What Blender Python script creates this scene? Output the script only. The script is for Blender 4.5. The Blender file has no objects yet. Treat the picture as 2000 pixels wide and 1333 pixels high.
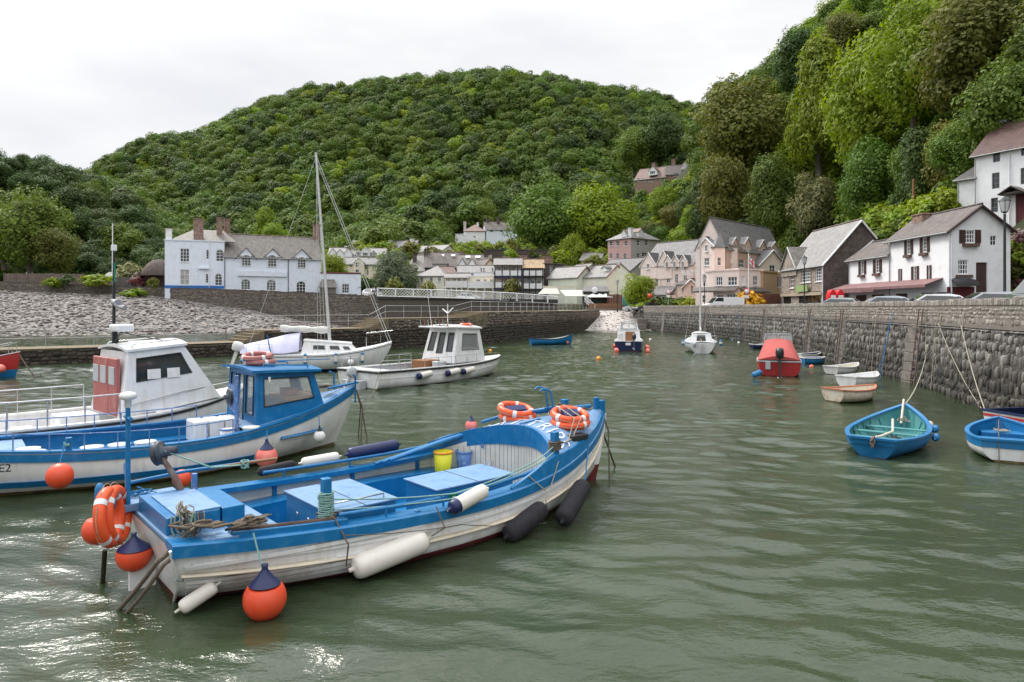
import bpy, bmesh, math, random
import numpy as np
from mathutils import Vector, Matrix
from mathutils.noise import noise as mnoise
SC = bpy.context.scene
R = math.radians
H = 3.4            # eye height above the water
F = 1333.0         # focal length in photo pixels (24 mm on full frame)
def W(px, Y): return ((px-1000)/F*Y, Y)              # direction of a photo column at distance Y
def Zp(py, Y): return H+(602-py)*Y/F                 # height of a photo row at distance Y
def G(px, py, Z=0.0):                                # point of a level surface
    Y = F*(H-Z)/(py-602); return ((px-1000)/F*Y, Y)
# ------------------------------------------------------------------ camera
cd = bpy.data.cameras.new('camera'); cam = bpy.data.objects.new('camera', cd); SC.collection.objects.link(cam)
cam.location = (0, 0, H); cam.rotation_euler = (R(90), 0, 0)
cd.sensor_width = 36; cd.lens = 24.0; cd.shift_y = -64.5/2000; cd.clip_end = 6000; cd.clip_start = 0.1
SC.camera = cam
SC.view_settings.view_transform = 'Standard'; SC.view_settings.look = 'None'; SC.view_settings.exposure = 0.08; SC.view_settings.gamma = 1.0
SC.cycles.max_bounces = 6; SC.cycles.transparent_max_bounces = 8; SC.cycles.caustics_reflective = False; SC.cycles.caustics_refractive = False
# ------------------------------------------------------------------ sky and sun (bright broken overcast, sun high over the left)
SUN_EL, SUN_AZ = R(47), R(-44)      # azimuth from +Y towards +X
wd = bpy.data.worlds.new('World'); SC.world = wd; wd.use_nodes = True
nt = wd.node_tree; nt.nodes.clear()
def N(t, typ, **kw):
    n = t.nodes.new(typ)
    for k, v in kw.items():
        if k in n.inputs: n.inputs[k].default_value = v
        else: setattr(n, k, v)
    return n
out = N(nt, 'ShaderNodeOutputWorld'); bg = N(nt, 'ShaderNodeBackground'); bg.inputs['Strength'].default_value = 0.1
sky = N(nt, 'ShaderNodeTexSky', sky_type='NISHITA', sun_disc=False, sun_elevation=SUN_EL, sun_rotation=SUN_AZ, altitude=10, air_density=1.0, dust_density=2.0)
tc = N(nt, 'ShaderNodeTexCoord'); mp = N(nt, 'ShaderNodeMapping'); mp.inputs['Scale'].default_value = (1, 1, 3.2)
nz = N(nt, 'ShaderNodeTexNoise', Scale=2.1, Detail=5.0, Roughness=0.55)
r1 = N(nt, 'ShaderNodeValToRGB'); r1.color_ramp.elements[0].position = .36; r1.color_ramp.elements[0].color = (7.3, 7.45, 7.8, 1); r1.color_ramp.elements[1].position = .62; r1.color_ramp.elements[1].color = (9.0, 9.0, 9.0, 1)
nz2 = N(nt, 'ShaderNodeTexNoise', Scale=1.3, Detail=3.0); r2 = N(nt, 'ShaderNodeValToRGB'); r2.color_ramp.elements[0].position = .3; r2.color_ramp.elements[0].color = (.86,)*3+(1,); r2.color_ramp.elements[1].position = .5; r2.color_ramp.elements[1].color = (.97,)*3+(1,)
mx = N(nt, 'ShaderNodeMix', data_type='RGBA')
L = nt.links.new
L(tc.outputs['Generated'], mp.inputs[0]); L(mp.outputs[0], nz.inputs['Vector']); L(mp.outputs[0], nz2.inputs['Vector'])
L(nz.outputs[0], r1.inputs[0]); L(nz2.outputs[0], r2.inputs[0]); L(r2.outputs[0], mx.inputs[0]); L(sky.outputs[0], mx.inputs[6]); L(r1.outputs[0], mx.inputs[7])
SVEC = (math.sin(SUN_AZ)*math.cos(SUN_EL), math.cos(SUN_AZ)*math.cos(SUN_EL), math.sin(SUN_EL))
nm = N(nt, 'ShaderNodeVectorMath', operation='NORMALIZE'); dt = N(nt, 'ShaderNodeVectorMath', operation='DOT_PRODUCT'); dt.inputs[1].default_value = SVEC; L(tc.outputs['Generated'], nm.inputs[0]); L(nm.outputs[0], dt.inputs[0])
mr = N(nt, 'ShaderNodeMapRange', interpolation_type='SMOOTHERSTEP'); mr.inputs[1].default_value = .80; mr.inputs[2].default_value = 1.0; mr.inputs[3].default_value = 0; mr.inputs[4].default_value = 5; L(dt.outputs['Value'], mr.inputs[0])
ad = N(nt, 'ShaderNodeMix', data_type='RGBA', blend_type='ADD'); ad.inputs[0].default_value = 1; L(mx.outputs[2], ad.inputs[6]); L(mr.outputs[0], ad.inputs[7])   # thin cloud glowing round the veiled sun
sz = N(nt, 'ShaderNodeSeparateXYZ'); L(nm.outputs[0], sz.inputs[0]); mz = N(nt, 'ShaderNodeMapRange', interpolation_type='SMOOTHSTEP'); mz.inputs[1].default_value = .38; mz.inputs[2].default_value = .66; mz.inputs[3].default_value = .11; mz.inputs[4].default_value = .25; L(sz.outputs[2], mz.inputs[0])
L(mz.outputs[0], bg.inputs['Strength']); L(ad.outputs[2], bg.inputs[0]); L(bg.outputs[0], out.inputs[0])   # overcast skies are brighter overhead
sd = bpy.data.lights.new('sun', 'SUN'); so = bpy.data.objects.new('sun', sd); SC.collection.objects.link(so)
sd.energy = 2.6; sd.angle = R(14); sd.color = (1, .95, .86)
sv = Vector((math.sin(SUN_AZ)*math.cos(SUN_EL), math.cos(SUN_AZ)*math.cos(SUN_EL), math.sin(SUN_EL)))
so.rotation_euler = sv.to_track_quat('Z', 'Y').to_euler(); so.location = (-40, 20, 60)
# ------------------------------------------------------------------ materials
MATS = {}
def mat(name, col, rough=.6, var=.0, scale=6.0, metal=0., bump=0., bscale=None, col2=None, spec=.4, objrand=0., stretch=None, coords='Object', dirt=None, dirtscale=2.0, dirtamt=.5, coat=0., dstretch=None):
    """procedural principled material: base colour mixed with a second one by noise, optional dirt patches and bump"""
    if name in MATS: return MATS[name]
    m = bpy.data.materials.new(name); m.use_nodes = True; t = m.node_tree; b = t.nodes['Principled BSDF']; l = t.links.new
    b.inputs['Roughness'].default_value = rough; b.inputs['Metallic'].default_value = metal; b.inputs['Specular IOR Level'].default_value = spec
    if coat: b.inputs['Coat Weight'].default_value = coat; b.inputs['Coat Roughness'].default_value = .15
    c = N(t, 'ShaderNodeTexCoord'); src = c.outputs[coords]
    if stretch:
        mpn = N(t, 'ShaderNodeMapping'); mpn.inputs['Scale'].default_value = stretch; l(src, mpn.inputs[0]); src = mpn.outputs[0]
    n = N(t, 'ShaderNodeTexNoise', Scale=scale, Detail=5.0, Roughness=.6); l(src, n.inputs['Vector'])
    rp = N(t, 'ShaderNodeValToRGB'); rp.color_ramp.elements[0].position = .32; rp.color_ramp.elements[1].position = .68
    c2 = col2 if col2 else tuple(x*(1-var) for x in col)
    rp.color_ramp.elements[0].color = tuple(c2)+(1,); rp.color_ramp.elements[1].color = tuple(col)+(1,)
    l(n.outputs[0], rp.inputs[0]); o = rp.outputs[0]
    if dirt:
        n3 = N(t, 'ShaderNodeTexNoise', Scale=dirtscale, Detail=8.0, Roughness=.7); l(c.outputs[coords], n3.inputs['Vector'])
        if dstretch: m9 = N(t, 'ShaderNodeMapping'); m9.inputs['Scale'].default_value = dstretch; l(c.outputs[coords], m9.inputs[0]); l(m9.outputs[0], n3.inputs['Vector'])
        r3 = N(t, 'ShaderNodeValToRGB'); r3.color_ramp.elements[0].position = .5; r3.color_ramp.elements[0].color = (0,0,0,1); r3.color_ramp.elements[1].position = .72; r3.color_ramp.elements[1].color = (dirtamt,)*3+(1,)
        l(n3.outputs[0], r3.inputs[0]); x = N(t, 'ShaderNodeMix', data_type='RGBA'); l(r3.outputs[0], x.inputs[0]); l(o, x.inputs[6]); x.inputs[7].default_value = tuple(dirt)+(1,); o = x.outputs[2]
    if objrand:
        oi = N(t, 'ShaderNodeObjectInfo'); mr = N(t, 'ShaderNodeMapRange'); mr.inputs[3].default_value = 1-objrand; mr.inputs[4].default_value = 1+objrand; l(oi.outputs['Random'], mr.inputs[0])
        hs = N(t, 'ShaderNodeHueSaturation'); l(mr.outputs[0], hs.inputs['Value']); l(o, hs.inputs['Color']); o = hs.outputs[0]
    l(o, b.inputs['Base Color'])
    if bump:
        n2 = N(t, 'ShaderNodeTexNoise', Scale=bscale or scale*3, Detail=6.0, Roughness=.65); l(src, n2.inputs['Vector'])
        bp = N(t, 'ShaderNodeBump', Strength=bump, Distance=.02); l(n2.outputs[0], bp.inputs['Height']); l(bp.outputs[0], b.inputs['Normal'])
    MATS[name] = m; return m
def glass_mat(name, col=(.035,.045,.05), rough=.06):
    if name in MATS: return MATS[name]
    m = mat(name, col, rough, .5, 1.3, spec=.7); return m
# ------------------------------------------------------------------ mesh builder
def rotz(v, a):
    c, s = math.cos(a), math.sin(a); return Vector((v[0]*c-v[1]*s, v[0]*s+v[1]*c, v[2]))
class MB:
    def __init__(s): s.v = []; s.f = []; s.m = []; s.sm = []
    def add(s, vs, fs, mi=0, smooth=False):
        o = len(s.v); s.v += [tuple(v) for v in vs]
        for f in fs: s.f.append(tuple(i+o for i in f)); s.m.append(mi); s.sm.append(smooth)
        return s
    def quad(s, a, b, c, d, mi=0): return s.add([a, b, c, d], [(0, 1, 2, 3)], mi)
    def poly(s, pts, mi=0): return s.add(pts, [tuple(range(len(pts)))], mi)
    def box(s, c, d, rz=0, mi=0, rx=0, ry=0):
        M = Matrix.Rotation(rz, 3, 'Z') @ Matrix.Rotation(ry, 3, 'Y') @ Matrix.Rotation(rx, 3, 'X'); c = Vector(c)
        vs = [c+M@Vector((x*d[0]/2, y*d[1]/2, z*d[2]/2)) for z in (-1, 1) for y in (-1, 1) for x in (-1, 1)]
        return s.add(vs, [(0,2,3,1),(4,5,7,6),(0,1,5,4),(2,6,7,3),(0,4,6,2),(1,3,7,5)], mi)
    def b2(s, x0, x1, y0, y1, z0, z1, mi=0): return s.box(((x0+x1)/2, (y0+y1)/2, (z0+z1)/2), (x1-x0, y1-y0, z1-z0), 0, mi)
    def prism(s, pts, z0, z1, mi=0):
        n = len(pts); vs = [(p[0], p[1], z0) for p in pts]+[(p[0], p[1], z1) for p in pts]
        a = sum(pts[i][0]*pts[(i+1)%n][1]-pts[(i+1)%n][0]*pts[i][1] for i in range(n))
        fs = [tuple(range(n))[::-1], tuple(range(n, 2*n))]+[(i, (i+1)%n, (i+1)%n+n, i+n) for i in range(n)]
        if a < 0: fs = [f[::-1] for f in fs]
        return s.add(vs, fs, mi)
    def loft(s, rings, mi=0, smooth=True, closed=True, caps=True):
        n = len(rings[0]); vs = [p for r in rings for p in r]; fs = []
        for i in range(len(rings)-1):
            for j in range(n if closed else n-1):
                k = (j+1) % n; fs.append((i*n+j, i*n+k, (i+1)*n+k, (i+1)*n+j))
        s.add(vs, fs, mi, smooth)
        if caps and closed: s.poly(rings[0][::-1], mi); s.poly(rings[-1], mi)
        return s
    def tube(s, pts, r, n=6, mi=0, caps=True):
        pts = [Vector(p) for p in pts]; rr = r if isinstance(r, (list, tuple)) else [r]*len(pts); rings = []
        up = None
        for i, p in enumerate(pts):
            d = (pts[min(i+1, len(pts)-1)]-pts[max(i-1, 0)])
            d = d.normalized() if d.length > 1e-9 else Vector((0, 0, 1))
            if up is None: up = Vector((0, 0, 1)) if abs(d.z) < .9 else Vector((1, 0, 0))
            a = d.cross(up); a = a.normalized() if a.length > 1e-6 else Vector((1, 0, 0)); b = a.cross(d).normalized(); up = b
            rings.append([p+(a*math.cos(2*math.pi*k/n)+b*math.sin(2*math.pi*k/n))*rr[i] for k in range(n)])
        return s.loft(rings, mi, True, True, caps)
    def lathe(s, prof, c=(0, 0, 0), axis=(0, 0, 1), n=16, mi=0, caps=True):
        """prof: (radius, height) pairs along the axis"""
        c = Vector(c); d = Vector(axis).normalized(); up = Vector((0, 0, 1)) if abs(d.z) < .9 else Vector((1, 0, 0))
        a = d.cross(up).normalized(); b = d.cross(a).normalized()
        rings = [[c+d*h+(a*math.cos(2*math.pi*k/n)+b*math.sin(2*math.pi*k/n))*max(r, .0005) for k in range(n)] for r, h in prof]
        return s.loft(rings, mi, True, True, caps)
    def ball(s, c, r, n=16, mi=0, sq=1.0):
        return s.lathe([(r*math.sin(math.pi*i/(n//2)), -r*sq*math.cos(math.pi*i/(n//2))) for i in range(n//2+1)], c, n=n, mi=mi)
    def torus(s, c, R0, r, rot=None, n=32, k=12, mi=0, flat=1., mif=None):
        M = rot or Matrix.Identity(3); c = Vector(c); vs = []; 
        for i in range(n):
            a = 2*math.pi*i/n
            for j in range(k):
                b = 2*math.pi*j/k; q = R0+r*math.cos(b); vs.append(c+M@Vector((q*math.cos(a), q*math.sin(a), r*flat*math.sin(b))))
        o = len(s.v); s.v += [tuple(v) for v in vs]
        for i in range(n):
            for j in range(k):
                s.f.append((o+i*k+j, o+((i+1)%n)*k+j, o+((i+1)%n)*k+(j+1)%k, o+i*k+(j+1)%k)); s.m.append(mif(i) if mif else mi); s.sm.append(True)
        return s
    def mesh(s, name, mats):
        me = bpy.data.meshes.new(name); me.from_pydata(s.v, [], s.f)
        for m in (mats if isinstance(mats, (list, tuple)) else [mats]): me.materials.append(m)
        me.polygons.foreach_set('material_index', s.m); me.polygons.foreach_set('use_smooth', s.sm); me.update(); return me
    def build(s, name, mats, parent=None, bevel=0):
        o = bpy.data.objects.new(name, s.mesh(name, mats)); SC.collection.objects.link(o)
        if parent: o.parent = parent
        if bevel:
            b = o.modifiers.new('bevel', 'BEVEL'); b.width = bevel; b.segments = 2; b.limit_method = 'ANGLE'; b.angle_limit = R(40)
        return o
def tag(o, label=None, cat=None, group=None, kind=None):
    if label: o['label'] = label
    if cat: o['category'] = cat
    if group: o['group'] = group
    if kind: o['kind'] = kind
    return o
def thing(name, label, cat, loc=(0, 0, 0), rz=0, group=None):
    o = bpy.data.objects.new(name, None); SC.collection.objects.link(o); o.location = loc; o.rotation_euler = (0, 0, rz); o.empty_display_size = .3
    return tag(o, label, cat, group)
def copy_tree(o, parent=None):
    c = o.copy(); SC.collection.objects.link(c)
    if parent: c.parent = parent
    for ch in o.children: copy_tree(ch, c)
    return c
def inplace(o):
    """give a mesh built in world coordinates an origin at its own base, without moving it"""
    me = o.data; n = len(me.vertices); co = np.empty(n*3); me.vertices.foreach_get('co', co); co = co.reshape(-1, 3)
    c = co.mean(0); c[2] = co[:, 2].min(); co -= c; me.vertices.foreach_set('co', co.ravel()); me.update(); o.location = tuple(c); return o
def npmesh(name, V, Fq, mats, smooth=False, mi=None, attr=None):
    """mesh from numpy arrays; Fq: (n,k) faces"""
    me = bpy.data.meshes.new(name); k = Fq.shape[1]; nf = len(Fq)
    me.vertices.add(len(V)); me.vertices.foreach_set('co', np.asarray(V, np.float32).ravel())
    me.loops.add(nf*k); me.loops.foreach_set('vertex_index', Fq.astype(np.int32).ravel())
    me.polygons.add(nf); me.polygons.foreach_set('loop_start', np.arange(0, nf*k, k, dtype=np.int32))
    for m in (mats if isinstance(mats, (list, tuple)) else [mats]): me.materials.append(m)
    if mi is not None: me.polygons.foreach_set('material_index', np.asarray(mi, np.int32))
    me.polygons.foreach_set('use_smooth', np.full(nf, smooth)); 
    if attr is not None:
        a = me.attributes.new('rnd', 'FLOAT', 'POINT'); a.data.foreach_set('value', np.asarray(attr, np.float32))
    me.update(calc_edges=True); return me
def link(name, me, parent=None):
    o = bpy.data.objects.new(name, me); SC.collection.objects.link(o)
    if parent: o.parent = parent
    return o
def vnoise(x, y, seed=0):
    """numpy gradient noise, about -.7 .. .7"""
    xi = np.floor(x).astype(np.int64); yi = np.floor(y).astype(np.int64); xf = x-xi; yf = y-yi
    def g(ix, iy):
        h = (ix*374761393+iy*668265263+seed*1274126177) & 0xffffffff; h = ((h ^ (h >> 13))*1274126177) & 0xffffffff; h = h ^ (h >> 16)
        a = (h & 0xffff)/65536.*2*np.pi; return np.cos(a), np.sin(a)
    u = xf*xf*xf*(xf*(xf*6-15)+10); v = yf*yf*yf*(yf*(yf*6-15)+10)
    r = []
    for dx in (0, 1):
        for dy in (0, 1):
            a, b = g(xi+dx, yi+dy); r.append(a*(xf-dx)+b*(yf-dy))
    return (r[0]*(1-u)+r[2]*u)*(1-v)+(r[1]*(1-u)+r[3]*u)*v
def interp(x, pts): return np.interp(x, [p[0] for p in pts], [p[1] for p in pts])
def sst(a, b, x):
    t = np.clip((x-a)/(b-a), 0, 1); return t*t*(3-2*t)
# ================================================================== WATER
m = bpy.data.materials.new('harbour_water'); m.use_nodes = True; t = m.node_tree; b = t.nodes['Principled BSDF']; l = t.links.new
b.inputs['Roughness'].default_value = .06; b.inputs['IOR'].default_value = 1.38; b.inputs['Specular IOR Level'].default_value = .5
c = N(t, 'ShaderNodeTexCoord'); n1 = N(t, 'ShaderNodeTexNoise', Scale=.16, Detail=4.0); l(c.outputs['Object'], n1.inputs['Vector'])
rp = N(t, 'ShaderNodeValToRGB'); rp.color_ramp.elements[0].position = .35; rp.color_ramp.elements[0].color = (.024, .038, .018, 1); rp.color_ramp.elements[1].position = .65; rp.color_ramp.elements[1].color = (.037, .054, .028, 1)
l(n1.outputs[0], rp.inputs[0]); l(rp.outputs[0], b.inputs['Base Color'])
mp = N(t, 'ShaderNodeMapping'); mp.inputs['Scale'].default_value = (1, 2.0, 1); mp.inputs['Rotation'].default_value = (0, 0, R(-12)); l(c.outputs['Object'], mp.inputs[0])
n2 = N(t, 'ShaderNodeTexNoise', Scale=5.5, Detail=4.0, Roughness=.6); l(mp.outputs[0], n2.inputs['Vector'])
bp = N(t, 'ShaderNodeBump', Strength=.5, Distance=.03); l(n2.outputs[0], bp.inputs['Height']); l(bp.outputs[0], b.inputs['Normal'])
MATS['water'] = m
def build_water():
    ys = np.concatenate([[-30, -8, 0, 2.5], np.geomspace(4.5, 128, 860), [140]])
    us = np.concatenate([[-4, -2.2, -1.4, -1.05], np.linspace(-.86, .86, 720), [1.05, 1.4, 2.2, 4]])
    Yg, Ug = np.meshgrid(ys, us, indexing='ij'); Xg = Ug*np.maximum(Yg, 4.5)
    def wv(x, y, ang, wl, asp, seed):
        c, s = math.cos(ang), math.sin(ang); u = (x*c+y*s)/wl; v = (-x*s+y*c)/(wl/asp); return vnoise(v, u, seed)
    # long slow swell, wind chop and sharp crested ripples; the crests run roughly across the view
    Z = .055*wv(Xg, Yg, R(78), 2.6, .45, 1)+.062*wv(Xg, Yg, R(97), 1.05, .42, 2)+.066*wv(Xg, Yg, R(84), .62, .40, 7)+.030*wv(Xg, Yg, R(70), .36, .42, 6)
    a = wv(Xg+.4*vnoise(Xg*.8, Yg*.8, 9), Yg+.4*vnoise(Xg*.8, Yg*.8, 8), R(86), .55, .5, 3); Z += (.026+.05*sst(12, 32, Yg))*(.5-np.abs(a)*1.6)
    fade = np.clip(22/np.maximum(Yg, 1), .0, 1)
    Z += fade*.014*wv(Xg, Yg, R(70), .26, .45, 4)+fade*.002*wv(Xg, Yg, R(118), .13, .7, 5)
    amp = .55+.45*sst(-.25, .3, vnoise(Xg/9, Yg/9, 11)); Z = Z*amp*np.clip((Yg-3)/3, 0, 1)
    Z[np.abs(Ug) > 1] = 0
    nr, nc = Yg.shape; V = np.stack([Xg, Yg, Z-.02], -1).reshape(-1, 3); i = np.arange((nr-1)*nc).reshape(nr-1, nc)[:, :-1].ravel()
    Fq = np.stack([i, i+1, i+nc+1, i+nc], 1); o = link('harbour_water', npmesh('harbour_water', V, Fq, MATS['water'], True)); tag(o, kind='structure')
build_water()
g = MB(); g.quad((-3000, -3000, -3.2), (3000, -3000, -3.2), (3000, 3000, -3.2), (-3000, 3000, -3.2)); tag(g.build('seabed', mat('mud', (.09, .08, .06), .9, .3, .3)), kind='structure')
# ================================================================== TERRAIN
QW = [(12.6, 8), (16.0, 23.3), (18.4, 31.7), (20.1, 44), (22.2, 56), (23.6, 70), (23.0, 84), (21.8, 99.6), (20.6, 108)]     # waterline of the quay wall
SKY = [(-0.85, 420), (-.70, 385), (-.626, 385), (-.59, 350), (-.55, 318), (-.51, 306), (-.48, 308), (-.45, 298), (-.42, 276), (-.36, 240), (-.30, 220), (-.22, 210), (-.15, 198), (-.03, 190), (.06, 197), (.15, 207), (.21, 220), (.25, 238), (.36, 255), (.9, 280)]
def terrain(x, y):
    x = np.asarray(x, float); y = np.asarray(y, float); t = x/np.maximum(y, 1)
    base = 2.55+sst(112, 128, y)*1.6+sst(134, 190, y)*13.0*(1-.45*sst(20, 60, x))*sst(-75, -40, x)
    lawn = sst(-48, -60, x)*sst(100, 114, y); base = base*(1-lawn)+lawn*(6.4+.03*np.maximum(y-118, 0))
    Yr = 470.; zr = H+(602-interp(t, SKY))*Yr/F; u = np.clip((y-192)/(Yr-192), 0, 1.0)
    far = (zr-15)*np.sin(np.pi/2*u)**1.95; far = np.where(y > Yr, (zr-15)-(y-Yr)*.4, far)
    far = far+vnoise(x/45, y/45, 3)*6*sst(230, 290, y)*sst(470, 400, y)
    # steep wooded slope behind the quay
    xb = interp(y, [(0, 38), (40, 39.5), (60, 41.5), (75, 41), (95, 44), (120, 47), (150, 43), (190, 37), (230, 27), (290, 45), (400, 110)])
    d = np.maximum(x-xb, 0); hmax = interp(y, [(0, 88), (150, 92), (230, 86), (300, 70), (420, 60)])
    rt = hmax*(1-np.exp(-(d/52)**1.25))*1.08+np.minimum(d, 6)*.5+vnoise(x/16, y/16, 5)*5*sst(6, 25, d)
    # wooded knoll on the far left
    xl = -.47*y; dl = np.maximum(xl-x, 0)*sst(134, 150, y); lf = 26*(1-np.exp(-(dl/19)**1.15))*sst(134, 178, y)*np.clip(1.15-.0012*(y-180), .5, 1.15)
    lf = lf*np.where(t < -.6, 1+.0*t, 1)
    return np.maximum(np.maximum(base+far, base+rt), base+lf)
xs = np.arange(-420, 424, 4.0); ys = np.concatenate([np.arange(2, 118, 3), np.arange(118, 260, 3), np.arange(260, 640, 6)])
Xg, Yg = np.meshgrid(xs, ys); Zg = terrain(Xg, Yg)
wx = np.interp(Yg, [p[1] for p in QW], [p[0] for p in QW]); inw = (Yg < 112) & (Xg < wx+3); Zg = np.where(inw, -3.0, Zg)
Zg = np.where((Yg >= 112) & (Yg < 119) & (Xg < 27), -2.5, Zg)
nr, nc = Xg.shape; i = np.arange((nr-1)*nc).reshape(nr-1, nc)[:, :-1].ravel(); Fq = np.stack([i, i+1, i+nc+1, i+nc], 1)
earth = mat('hill_earth', (.035, .045, .018), .95, 0, .12, col2=(.055, .05, .025), bump=.3)
tag(link('hillside', npmesh('hillside', np.stack([Xg, Yg, Zg], -1).reshape(-1, 3), Fq, earth, True)), kind='structure')
# quay road, behind the wall
road = mat('road_asphalt', (.075, .075, .078), .9, .25, .6, bump=.3, bscale=60)
g = MB(); pts = [(p[0]+.55, p[1]) for p in QW]+[(20.5, 121), (20, 132)]
for a, c2 in zip(pts, pts[1:]):
    g.quad((a[0], a[1], 2.72+.0*a[1]), (46, a[1], 2.78), (46, c2[1], 2.78), (c2[0], c2[1], 2.72))
tag(g.build('quay_road', road), kind='structure')
# lawn in front of the left knoll
g = MB(); xs2 = np.arange(-125, -44, 5.); ys2 = np.arange(118, 150, 4.)
for xa in xs2:
    for ya in ys2:
        q = [(xa, ya), (xa+5, ya), (xa+5, ya+4), (xa, ya+4)]; g.poly([(p[0], p[1], float(terrain(p[0], p[1]))+.06) for p in q])
tag(g.build('lawn', mat('lawn_grass', (.12, .15, .035), .9, 0, .5, col2=(.07, .10, .025), bump=.5, bscale=30)), kind='structure')
# ================================================================== STONE WALLS
def stone_mat(name, dark, mid, light, wetz=None, wet=(.3, .3, .28), rough=.85):
    m = bpy.data.materials.new(name); m.use_nodes = True; t = m.node_tree; b = t.nodes['Principled BSDF']; l = t.links.new
    a = N(t, 'ShaderNodeAttribute', attribute_name='rnd'); c = N(t, 'ShaderNodeTexCoord'); n = N(t, 'ShaderNodeTexNoise', Scale=3.0, Detail=6.0, Roughness=.7); l(c.outputs['Object'], n.inputs['Vector'])
    ad = N(t, 'ShaderNodeMath', operation='MULTIPLY_ADD'); ad.inputs[1].default_value = .55; l(n.outputs[0], ad.inputs[0]); sc = N(t, 'ShaderNodeMath', operation='MULTIPLY'); sc.inputs[1].default_value = .5; l(a.outputs['Fac'], sc.inputs[0]); l(sc.outputs[0], ad.inputs[2])
    rp = N(t, 'ShaderNodeValToRGB'); e = rp.color_ramp.elements; e[0].position = .22; e[0].color = tuple(dark)+(1,); e[1].position = .82; e[1].color = tuple(light)+(1,); x = e.new(.5); x.color = tuple(mid)+(1,)
    l(ad.outputs[0], rp.inputs[0]); o = rp.outputs[0]
    n4 = N(t, 'ShaderNodeTexNoise', Scale=9.0, Detail=4.0, Roughness=.8); l(c.outputs['Object'], n4.inputs['Vector']); r4 = N(t, 'ShaderNodeValToRGB'); r4.color_ramp.elements[0].position = .63; r4.color_ramp.elements[0].color = (0,0,0,1); r4.color_ramp.elements[1].position = .72; r4.color_ramp.elements[1].color = (.55,.55,.55,1); l(n4.outputs[0], r4.inputs[0])
    x = N(t, 'ShaderNodeMix', data_type='RGBA'); l(r4.outputs[0], x.inputs[0]); l(o, x.inputs[6]); x.inputs[7].default_value = (light[0]*1.4, light[1]*1.4, light[2]*1.35, 1); o = x.outputs[2]
    if wetz is not None:      # tide stain with a ragged upper edge
        sp = N(t, 'ShaderNodeSeparateXYZ'); ge = N(t, 'ShaderNodeNewGeometry'); l(ge.outputs['Position'], sp.inputs[0])
        n5 = N(t, 'ShaderNodeTexNoise', Scale=.8, Detail=4.0); l(c.outputs['Object'], n5.inputs['Vector']); m1 = N(t, 'ShaderNodeMath', operation='MULTIPLY_ADD'); m1.inputs[1].default_value = 1.1; l(n5.outputs[0], m1.inputs[0]); l(sp.outputs[2], m1.inputs[2])
        mr = N(t, 'ShaderNodeMapRange'); mr.inputs[1].default_value = wetz-.2+.5; mr.inputs[2].default_value = wetz+.5+.5; l(m1.outputs[0], mr.inputs[0])
        mu = N(t, 'ShaderNodeMix', data_type='RGBA', blend_type='MULTIPLY'); mu.inputs[0].default_value = 1; l(o, mu.inputs[6]); r6 = N(t, 'ShaderNodeValToRGB'); r6.color_ramp.elements[0].color = tuple(wet)+(1,); r6.color_ramp.elements[1].color = (1, 1, 1, 1); l(mr.outputs[0], r6.inputs[0]); l(r6.outputs[0], mu.inputs[7]); o = mu.outputs[2]
    l(o, b.inputs['Base Color']); b.inputs['Roughness'].default_value = rough
    n2 = N(t, 'ShaderNodeTexNoise', Scale=14.0, Detail=6.0, Roughness=.7); l(c.outputs['Object'], n2.inputs['Vector']); bp = N(t, 'ShaderNodeBump', Strength=.6, Distance=.03); l(n2.outputs[0], bp.inputs['Height']); l(bp.outputs[0], b.inputs['Normal'])
    MATS[name] = m; return m
stone_mat('quay_stone', (.045, .040, .036), (.125, .113, .103), (.29, .27, .245), 1.2, (.42, .41, .38))
stone_mat('parapet_stone', (.15, .13, .115), (.235, .21, .185), (.36, .33, .29))
stone_mat('pier_stone', (.065, .050, .040), (.14, .11, .088), (.25, .205, .165), 1.7, (.30, .30, .28))
stone_mat('sea_wall_stone', (.08, .068, .058), (.15, .125, .105), (.24, .205, .17))
stone_mat('cobble_stone', (.15, .14, .14), (.25, .235, .225), (.38, .36, .345), .1, (.35, .35, .35))
class Path:
    def __init__(s, pts):
        s.p = [Vector((p[0], p[1], 0)) for p in pts]; s.d = [0]
        for a, b in zip(s.p, s.p[1:]): s.d.append(s.d[-1]+(b-a).length)
        s.L = s.d[-1]
    def at(s, d):
        d = min(max(d, 0), s.L-1e-6); i = max(k for k in range(len(s.d)-1) if s.d[k] <= d); f = (d-s.d[i])/(s.d[i+1]-s.d[i]); dr = (s.p[i+1]-s.p[i]).normalized(); return s.p[i].lerp(s.p[i+1], f), dr
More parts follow.
